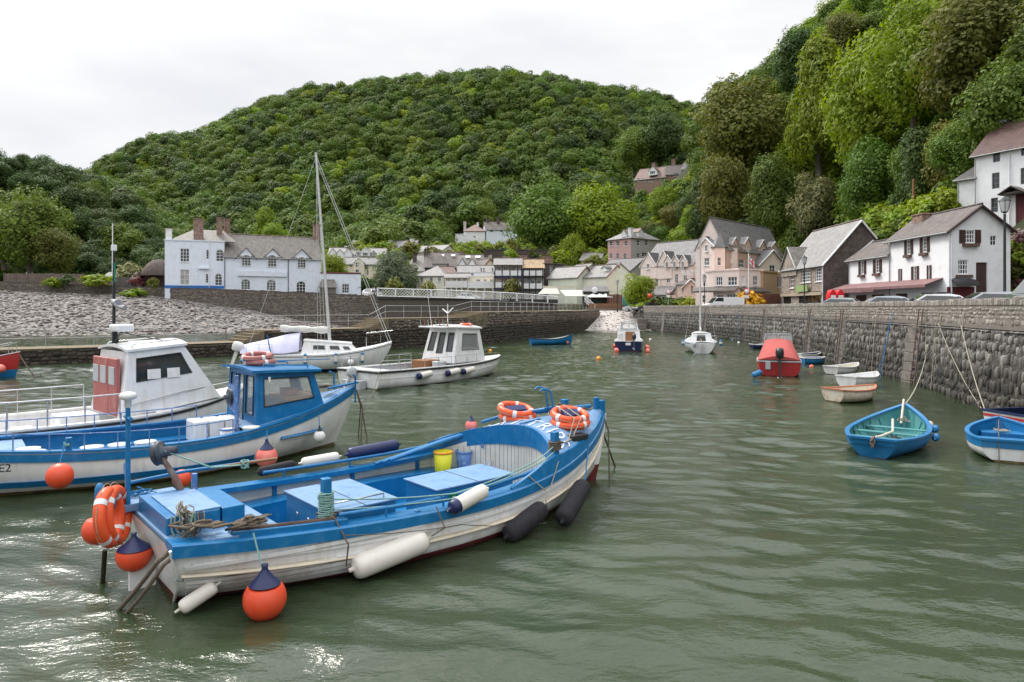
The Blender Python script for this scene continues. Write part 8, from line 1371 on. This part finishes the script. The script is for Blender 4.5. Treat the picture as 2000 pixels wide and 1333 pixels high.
# G: navy cabin boat
K_ = Boat('cabin_boat', 'small navy-hulled boat with white cabin, brown door and orange buoys', (9.0, 52.9), 79, 6.0, 2.2, (.80, .75, 1.2), tw=.92, sm=.4, full=(4, 6, 2)); K_.hull('navy', 'red', .05, 'grp', .4, .06, cap='grp', capw=.12, trans='navy'); K_.deck('grp', .4, 1, .02, .06, 'foredeck')
cabin(K_, 'wheelhouse', [(1.6, -.95), (3.6, -.8), (3.6, .8), (1.6, .95)], [(1.7, -.85), (3.4, -.7), (3.4, .7), (1.7, .85)], .7, 1.62, 'grp', wins=[(0, .2, .8, .45, .85, DG), (2, .2, .8, .45, .85, DG)], roof='grp', rov=.02); cabin(K_, 'windscreen', [(1.9, -.75), (3.2, -.65), (3.2, .65), (1.9, .75)], [(2.1, -.65), (3.0, -.55), (3.0, .55), (2.1, .65)], 1.66, 2.2, 'grp', wins=[(3, .06, .47, .12, .9), (3, .53, .94, .12, .9), (0, .1, .9, .12, .9), (1, .08, .92, .12, .9), (2, .1, .9, .12, .9)], roof='grpgrey', rov=.02)
K_.bx('cabin_door', 1.56, 1.62, -.45, .25, .72, 1.5, 'wood', .01); o = MB().torus((1.56, .62, 1.2), .16, .035, Matrix.Rotation(R(90), 3, 'Y'), 20, 8).build('compass_ring', PT['alu'], K_.root); outboard(K_.root, -.15, -.45, .85, 'engine', 1.1, .35); K_.bx('life_ring_box', -.04, .05, -.2, .2, .5, .7, 'grp'); K_.tb('aerial', [(3.0, .3, 2.2), (3.0, .3, 3.3)], .012, 'white')
for k, (px, py, m_) in enumerate(((1202, 677, 'orange'), (1204, 685, 'pinkb'), (1264, 679, 'pinkb'), (1265, 686, 'pinkb'))): x, y = W(px, 52.5 if k % 2 else 53.6); ball_buoy(['orange-red buoy at the near corner of the navy boat, upper', 'pink buoy at the near corner of the navy boat, lower', 'pink buoy on the far side of the navy boat, upper', 'pink buoy on the far side of the navy boat, lower'][k], (x, y, Zp(py, y)), .2, m_, None, capz=1.)
# H: yacht seen from astern
Y_ = Boat('sailing_yacht', 'white yacht seen from its stern, mast in front of the pink hotel', (14.0, 50.2), 77, 7.5, 2.5, (.85, .82, 1.25), tw=.72, sm=.45, full=(1.9, 2.6, 1.8), rake=.8); Y_.hull('grp', 'grpgrey', .06, None); Y_.deck('grp', 0, 1, 0, .06); cabin(Y_, 'cabin', [(1.9, -.85), (5.0, -.55), (5.0, .55), (1.9, .85)], [(2.0, -.7), (4.8, -.42), (4.8, .42), (2.0, .7)], .85, 1.42, 'grp', wins=[(3, .3, .7, .05, .85, DG)], roof='grp', rov=.02); Y_.tb('mast', [(3.6, .0, 1.4), (3.5, .0, 8.9)], [.075, .05], 'alu', 8); Y_.tb('boom', [(3.5, 0, 1.9), (.9, .05, 1.75)], .045, 'alu'); Y_.band('midblue', .06, .05, .02)
for sd in (1, -1): Y_.rail(.01, .3, .5, sd, 3); Y_.tb('shroud', [(3.5, 0, 8.2), (3.3, sd*1.15, .9)], .008, 'alu', 4); p = Y_.w(.6, sd*1.35, .62); fender(['blue-tipped white fender on the yacht seen from astern, wall side', 'blue-tipped white fender on the yacht seen from astern, open water side'][sd > 0], p, p+Vector((.0, .05, .4)), .11, end='midblue', end2='midblue')
Y_.tb('pushpit', [Y_.P(.01, 1.35, 1), (-.1, 0, 1.35), Y_.P(.01, 1.35, -1)], .018, 'steel'); Y_.bx('rudder', -.22, .02, -.04, .04, -.1, .8, 'grpgrey'); outboard(Y_.root, -.1, .55, .5, 'grpgrey', .8); Y_.tb('tiller', [(-.1, 0, .9), (.9, .1, 1.1)], .03, 'wood')
# I: red covered boat
I_ = Boat('covered_boat', 'red motor boat under a red canvas cover with a black outboard', (13.25, 33.8), 70, 5.0, 2.1, (.72, .70, 1.0), tw=.92, sm=.4, full=(3, 5, 2)); I_.hull('brightred', 'red', .04, 'darkstripe', .3, .05, cap='grpgrey', capw=.06); I_.deck('brightred', .62, 1, .02, .05, 'foredeck'); g = MB()
rows = []
for x, w_, z0, z1 in ((.25, 1.02, .66, .95), (.9, 1.06, .62, 1.2), (1.9, 1.06, .62, 1.5), (2.9, .95, .68, 1.72), (3.0, .9, .70, 1.72)): rows.append([(x, w_*1.02, z0), (x, w_*.97, z0+.14), (x, w_*.68, z1-.05), (x, w_*.3, z1+.03), (x, 0, z1+.05), (x, -w_*.3, z1+.02), (x, -w_*.68, z1-.06), (x, -w_*.97, z0+.14), (x, -w_*1.02, z0)])
g.loft(rows, 0, True, False, False); g.poly([rows[0][i] for i in (1, 2, 3, 4, 5, 6, 7)]); g.build('canvas_cover', PT['canvas'], I_.root); cabin(I_, 'windscreen', [(2.95, -.72), (3.5, -.55), (3.5, .55), (2.95, .72)], [(3.05, -.66), (3.4, -.5), (3.4, .5), (3.05, .66)], 1.55, 2.02, 'grpgrey', wins=[(3, .05, .47, .1, .88), (3, .53, .95, .1, .88), (1, .05, .95, .1, .88), (0, .1, .9, .1, .88), (2, .1, .9, .1, .88)], th=.02); outboard(I_.root, -.18, .0, .75, 'engine', 1.35, .12); I_.bx('junction_box', -.08, .0, .42, .66, .35, .75, 'grpgrey'); I_.tb('aerial', [(3.2, .2, 1.9), (3.2, .2, 2.7)], .012, 'white'); tangle((.1, .0, .70), (.05, .7, .04), .02, 50, 60, 'rope', 'rope_coil', I_.root); a = Vector(G(1470, 735, .1)+(.12,)); fender('bright blue fender floating at the stern of the red covered boat', a, a+Vector((.45, .1, .18)), .14, 'midblue')
# S: red boat at the picture edge
S_ = Boat('red_boat', 'red boat with white bulwark pointing in from the picture edge', (-29.95, 33.4), 0, 5.9, 2.2, (.8, .8, 1.25), tw=.8, sm=.45); S_.hull('brightred', 'midblue', .25, 'grp', .3, .06, cap='grp', capw=.1, wlbow=.42); S_.deck('grpgrey', .6, 1, .0, .05, 'foredeck'); [S_.rail(.6, .95, .55, sd, 3) for sd in (1, -1)]; text('1', .5, white, S_.root, 'lettering', Matrix.Translation((4.95, -.86, .75))@Matrix.Rotation(R(28), 4, 'Z')@Matrix.Rotation(R(90), 4, 'X')); rope('mooring_rope', 'dark mooring line from the bow of the red boat to the pier', [S_.w(5.8, 0, 1.2), Vector(G(72, 738, 0)+(0,))], .03, 'rope', .1, 'mooring ropes'); x, y = W(2, 32.6); ball_buoy('pink buoy at the side of the red boat', (x, y, .5), .2, 'pinkb', None, capz=1.)
# free buoys
for px, py, r, m_, lb in ((1169, 703, .16, 'bucketor', 'small orange mooring float alone in open water'), (958, 687, .13, 'bucketor', 'tiny orange float beyond the white work boat'), (1585, 719, .13, 'pinkb', 'small pink float beside the low blue dinghy'), (1270, 665, .14, 'white', 'white float beyond the navy boat'), (1443, 671, .13, 'white', 'white float near the quay wall'), (1431, 666, .12, 'turq', 'pale green float near the quay wall')): x, y = G(px, py); ball_buoy(lb, (x, y, r*.4), r, m_, None, capz=1., group='floats on open water')
# ================================================================== QUAY FURNITURE
def qx(Y): return float(np.interp(Y, [p[1] for p in QP], [p[0] for p in QP]))
def ladder(Y, label, tilt=0.):
    o = thing('quay_ladder', label, 'ladder', (qx(Y)-.28, Y, 0), R(90-8), 'ladders on the quay wall'); hgt = 3.35
    for s_ in (-.2, .2): MB().tube([(s_, 0, -.3), (s_, -B*hgt-.0, hgt)], .032, 6).build('stile', PT['rustiron'], o)
    for k in range(12): z = -.1+k*.29; MB().tube([(-.2, -B*z, z), (.2, -B*z, z)], .018, 5).build('rung', PT['rustiron'], o)
for Y, lb in ((30.3, 'rusty ladder fixed to the quay wall near the turquoise boat'), (41, 'rusty ladder on the quay wall behind the white dinghies'), (48, 'rusty ladder on the quay wall behind the red covered boat'), (62, 'dark ladder on the quay wall below the shop awning'), (82, 'far ladder on the quay wall below the hotel')): ladder(Y, lb)
def wrope(pt, px, py, m_, k, sag=.0, r=.016):
    Y = min(np.arange(14, 100, .1), key=lambda y: abs(1000+F*(qx(y)+.34)/y-pt)); e = G(px, py, 0); xw = qx(e[1])-.06; e = (min(e[0], xw), e[1], 0.); return rope('wall_rope', f'{k} rope hanging down the quay wall', [Vector((qx(Y)+.30, Y, 3.25)), Vector((qx(Y)+.18, Y, 2.75)), e], r if m_ != 'rope_b' else .010, m_, sag, 'ropes hanging from the quay wall')
for pt, px, py, m_, k, sg in ((1885, 1940, 842, 'rope_w', 'pale slack mooring', .3), (1840, 1922, 798, 'rope_w', 'thin pale slack', .25), (1836, 1820, 762, 'rope_w', 'thick pale', .03), (1748, 1712, 737, 'rope_b', 'bright blue slanting', .08), (1744, 1718, 742, 'rope_b', 'second bright blue slanting', .05), (1716, 1709, 728, 'rope_w', 'pale taut', .02), (1711, 1698, 725, 'rope_w', 'second pale taut', .02), (1697, 1668, 712, 'rope_w', 'pale slanting', .08), (1634, 1622, 705, 'rope_w', 'thin hanging', .03), (1607, 1602, 698, 'rope_w', 'straight pale', .0), (1584, 1581, 694, 'rope_b', 'straight bluish', .0), (1543, 1540, 684, 'rope_w', 'short pale', .0), (1502, 1500, 674, 'rope_g', 'greenish', .0), (1444, 1442, 668, 'rope_b', 'blue green', .0), (1406, 1405, 660, 'rope_w', 'far pale', .0)): wrope(pt, px, py, m_, k, sg)
rope('mooring_rope', 'pale rope from the quay wall down to the bow of the turquoise boat', [(qx(30)+.3, 30, 3.2), (qx(30)-.05, 29.5, 1.2), P_.w(4.4, 0, .75)], .018, 'rope_w', .25, 'mooring ropes')
g = MB(); o = thing('drain_pipe', 'long horizontal pipe fixed along the top of the quay wall', 'pipe', (0, 0, 0)); g.tube([(qx(Y)+.24, Y, 2.62) for Y in (12, 20, 26, 34, 44, 56, 70, 84, 99)], .022, 5); g.build('pipe', mat('grey_pipe', (.16, .15, .15), .7), o)
# street lamps
def lamp(px, Y, py_t, label, big=1.):
    x, y = W(px, Y); h_ = Zp(py_t, Y)-2.75; o = thing('street_lamp', label, 'street lamp', (x, y, 2.75), 0, 'street lamps on the quay'); MB().lathe([(.13*big, 0), (.13*big, .5), (.08*big, .6), (.055*big, 1.0), (.045*big, h_-.9)], n=10).build('post', mat('lamp_green_black', (.02, .03, .028), .45), o); q = h_-.85; s_ = .85*min(big, 1.15)
    g = MB(); g.lathe([(.05, 0), (.10, .03), (.16*s_, .08)], (0, 0, q-.02), n=6); g.lathe([(.30*s_, .62), (.26*s_, .68), (.10*s_, .80), (.03, .86), (.03, .92), (.005, .95)], (0, 0, q), n=6); 
    for k in range(6): a = k*math.pi/3; g.tube([(.16*s_*math.cos(a), .16*s_*math.sin(a), q+.06), (.29*s_*math.cos(a), .29*s_*math.sin(a), q+.63)], .014, 4)
    ln = g.build('lantern', MATS['lamp_green_black'], o); MB().lathe([(.145*s_, .07), (.275*s_, .62)], (0, 0, q), n=6, caps=False).build('glass', mat('lamp_glass', (.62, .64, .64), .3), ln)
    return o
lamp(1962, 36, 385, 'tall dark street lamp in front of the upper white house', 1.35); lamp(1571, 66, 500, 'dark street lamp in front of the stone house', 1.1); lamp(1376, 86, 538, 'street lamp on the quay in front of the hotel', 1.); lamp(1206, 112, 547, 'street lamp beside the turquoise board', 1.)
# phone kiosk (red, rounded hood), signs, flag, pole
x, y = W(1631, 66); o = thing('phone_kiosk', 'bright red kiosk with rounded twin hoods beside the stone house', 'kiosk', (x, y, 2.75)); o.scale = (.8, .9, 1.42); kr = mat('kiosk_red', (.62, .02, .03), .35)
for s_ in (-.46, .46): g = MB(); rows = [[(s_+.44*math.cos(a), yy, 1.15+.55*math.sin(a)) for a in [math.pi*i/10 for i in range(11)]]+[(s_-.44, yy, .1), (s_+.44, yy, .1)] for yy in (-.45, .45)]; g.loft(rows, 0, False); g.build('hood', kr, o, .03); g = MB(); g.b2(s_-.28, s_+.28, -.47, -.455, .35, .95); g.build('panel', mat('dark_red_panel', ()), o); g = MB(); g.b2(s_-.30, s_+.30, -.475, -.455, 1.12, 1.32); g.build('sign_panel', white, o)
def round_sign(px, Y, py, label):
    x, y = W(px, Y); h_ = Zp(py, Y)-2.75; o = thing('traffic_sign', label, 'road sign', (x, y, 2.75), 0, 'round road signs'); MB().tube([(0, 0, 0), (0, 0, h_+.3)], .035, 6).build('post', rail_m, o); MB().lathe([(0, 0), (.36, 0), (.36, .03), (0, .03)], (0, -.04, h_), (0, -1, 0), 24).build('rim', kr, o); MB().lathe([(0, 0), (.28, 0), (.28, .01), (0, .01)], (0, -.072, h_), (0, -1, 0), 24).build('face', white, o); MB().b2(-.28, .28, -.05, -.03, h_-.75, h_-.42).build('plate', white, o)
round_sign(1458, 80, 570, 'round white road sign with red rim in front of the yellow bush'); round_sign(1305, 100, 571, 'round white road sign with red rim in front of the pink terrace')
x, y = W(1462, 86); o = thing('flagpole', 'white flagpole with a union flag in front of the hotel', 'flagpole', (x, y, 2.75)); MB().tube([(0, 0, 0), (0, 0, Zp(495, 86)-2.75)], .06, 8).build('pole', white, o); zf = Zp(500, 86)-2.75
def flag_part(nm, fn, m_):
    g = MB(); K = 12; 
    for i in range(K):
        for j in range(K):
            if fn((i+.5)/K, (j+.5)/K): q = [(i/K, j/K), ((i+1)/K, j/K), ((i+1)/K, (j+1)/K), (i/K, (j+1)/K)]; g.poly([(.08+.75*u, .10*math.sin(u*6+v*2), zf-1.5*u*.55-.95*(1-v)) for u, v in q])
    return g.build(nm, m_, o)
r_ = lambda u, v: abs(v-.5) < .10 or abs(u-.5) < .06; w_ = lambda u, v: not r_(u, v) and (abs(v-.5) < .19 or abs(u-.5) < .14 or abs(abs(u-.5)-abs(v-.5)) < .09)
flag_part('flag', r_, kr); flag_part('flag_white', w_, white); flag_part('flag_field', lambda u, v: not r_(u, v) and not w_(u, v), navy)
x, y = W(1784, 80); tag(inplace(MB().tube([(x, y, Zp(415, 80)), (x, y, Zp(350, 80))], [.16, .12], 8).build('telegraph_pole', PT['wood'])), 'bare wooden pole standing among the trees above the shuttered house', 'pole')
x, y = W(1283, 109); o = thing('notice_shelter', 'small dark timber notice shelter with a pitched roof in front of the pink terrace', 'shelter', (x, y, 2.75)); MB().b2(-.5, .6, 0, .9, 0, 1.9).build('body', dkwood, o); g = MB(); slab(g, [(-.8, -.2, 1.85), (.0, -.2, 2.5), (.0, 1.1, 2.5), (-.8, 1.1, 1.85)]); slab(g, [(0, -.2, 2.5), (.9, -.2, 1.85), (.9, 1.1, 1.85), (0, 1.1, 2.5)]); g.build('roof', SL['dark'], o); x, y = W(1269, 109.5); tag(inplace(MB().lathe([(.05, 0), (.3, .1), (.34, .4), (.25, .7), (.02, .75)], (x, y, Zp(583, 109)), n=14).build('life_ring_case', PT['orange'])), 'orange rounded lifebuoy housing beside the notice shelter', 'housing')
# ---- vehicles behind the parapet
def car(px, Y, head, label, col, kind='hatch', name='parked_car', cat='car'):
    x, y = W(px, Y); o = thing(name, label, cat, (x, y, 2.76), R(head), 'vehicles parked on the quay'); body = mat('car_'+col[0], col[1], .28, .05, spec=.6, coat=.6)
    if kind == 'van': prof = [(-2.4, .35, .9), (-2.4, 1.85, .85), (-2.2, 1.98, .80), (.9, 1.98, .80), (1.55, 1.25, .86), (2.35, 1.02, .86), (2.5, .7, .88), (2.5, .35, .88)]; gh = [(.95, 1.9), (1.5, 1.28), (.2, 1.28), (.2, 1.9)]
    else: prof = [(-2.05, .35, .82), (-2.08, .8, .84), (-1.95, 1.0, .84), (-1.45, 1.40, .62), (-.9, 1.50, .62), (.35, 1.47, .62), (1.1, 1.02, .80), (1.95, .82, .82), (2.1, .6, .82), (2.1, .35, .82)]; gh = [(-1.45, 1.34), (.33, 1.40), (.98, 1.02), (-1.75, 1.02)]
    g = MB(); n = len(prof); L1 = [(p[0], -p[2], p[1]) for p in prof]; L2 = [(p[0], p[2], p[1]) for p in prof]; g.poly(L1); g.poly(L2[::-1])
    for i in range(n): j = (i+1) % n; g.quad(L1[i], L2[i], L2[j], L1[j])
    b = g.build('body', body, o, .05)
    for s_ in (-1, 1):
        g = MB(); m_ = len(gh)//1; off_ = .035; yq = lambda z: s_*((.83 if kind == 'van' else .845-(z-1.0)*.50)+off_*.4); pts = [(a, yq(c), c) for a, c in gh]; g.poly(pts if s_ < 0 else pts[::-1]); w = g.build('side_window', glass, o)
        for a in (-1.25, 1.3): g = MB(); g.lathe([(.0, -.1), (.2, -.1), (.31, -.08), (.32, .08), (.31, .1), (0, .1)], (a, s_*.76, .32), (0, 1, 0), 16); wh = g.build('wheel', PT['engine'], o); MB().lathe([(0, 0), (.18, 0), (.18, .015), (0, .02)], (a, s_*.86, .32), (0, s_, 0), 12).build('rim', PT['alu'], wh)
        g = MB(); xf = 2.45 if kind == 'van' else 2.03; g.box((xf, s_*.62, .72), (.12, .3, .16)); g.build('headlight', PT['reflect'], o); g = MB(); g.box((-2.39 if kind == 'van' else -2.03, s_*.68, .85), (.06, .2, .25)); g.build('tail_light', kr, o)
    a, c = (.95, 1.93), (1.58, 1.24); 
    if kind != 'van': a, c = (.38, 1.45), (1.08, 1.04)
    q = .70 if kind == 'van' else .56; g = MB(); g.quad((c[0]+.02, -q-.08, c[1]+.01), (c[0]+.02, q+.08, c[1]+.01), (a[0]+.02, q, a[1]+.01), (a[0]+.02, -q, a[1]+.01)); g.build('windscreen', glass, o)
    if kind != 'van': g = MB(); g.quad((-1.98, q+.06, 1.02), (-1.98, -q-.06, 1.02), (-1.48, -q, 1.40), (-1.48, q, 1.40)); g.build('rear_window', glass, o)
    if kind == 'rack':
        for s_ in (-.5, .5): MB().tube([(-1.2, s_, 1.55), (.2, s_, 1.55)], .025, 5).build('roof_bar', PT['engine'], o)
    return o
car(1242, 113, 160, 'silver car parked beside the lime tree', ('silver', (.55, .57, .60))); car(1262, 110, 200, 'dark grey car half hidden by the bush near the notice shelter', ('darkgrey', (.06, .065, .075))); car(1411, 84, 185, 'white van parked in front of the hotel', ('white', (.80, .80, .81)), 'van', 'parked_van', 'van'); o = car(1633, 58, 140, 'grey-green car beside the red kiosk', ('greygreen', (.28, .33, .33))); car(1720, 49, 160, 'silver-blue car with dark rear window in front of the low wing', ('silverblue', (.42, .46, .54))); car(1815, 42, 165, 'white car with roof bars below the red awning', ('white', ()), 'rack'); car(1925, 36.5, 165, 'light grey car parked by the tall lamp', ('lightgrey', (.45, .46, .50))); car(2075, 28.5, 185, 'dark green van cut by the picture edge', ('darkgreen', (.02, .04, .035)), 'van', 'parked_van', 'van')
# people on the river wall
def person(px, Y, z, label, top, legs, pack=None):
    x, y = W(px, Y); o = thing('person', label, 'person', (x, y, z), trnd.uniform(0, 6)); g = MB(); g.lathe([(.0, 1.50), (.06, 1.50), (.055, 1.56), (.085, 1.62), (.095, 1.68), (.08, 1.75), (.03, 1.79), (.0, 1.79)], n=12); [g.tube([(.0, s_*.22, 1.40), (.05, s_*.26, 1.12), (.12, s_*.22, .92)], [.05, .042, .03], 8) for s_ in (-1, 1)]; g.build('body', mat('skin', (.50, .30, .22), .6), o)
    MB().lathe([(.14, .85), (.155, 1.0), (.17, 1.25), (.20, 1.40), (.12, 1.48), (.06, 1.52)], n=14).build('jacket', mat(*top), o); g = MB(); [g.tube([(0, s_*.09, .90), (.03*s_, s_*.10, .48), (-.02*s_, s_*.10, .06), (.10, s_*.10, .03)], [.095, .07, .05, .045], 8) for s_ in (-1, 1)]; g.build('trousers', mat(*legs), o); MB().ball((-.01, 0, 1.71), .098, 10).build('hair', mat('hair', (.06, .04, .03), .8), o)
person(737, 114.5, 5.15, 'person in a bright blue jacket at the end of the lattice parapet', ('jacket_blue', (.03, .12, .45), .8), ('jeans', (.04, .06, .14), .8)); person(731, 115, 5.15, 'person in white beside the one in blue', ('shirt_white', (.7, .7, .7), .8), ('trousers_dark', (.03, .03, .04), .8))
x, y = W(727, 113.5); o = thing('parked_car', 'white car parked at the end of the lattice parapet', 'car', (0, 0, 0)); bpy.data.objects.remove(o)
o = car(727, 116, 75, 'white car at the end of the lattice parapet, behind two people', ('white', ())); o.location.z = 5.15
o = car(915, 121, 5, 'white car seen through the lattice parapet', ('white', ())); o.location.z = 4.6
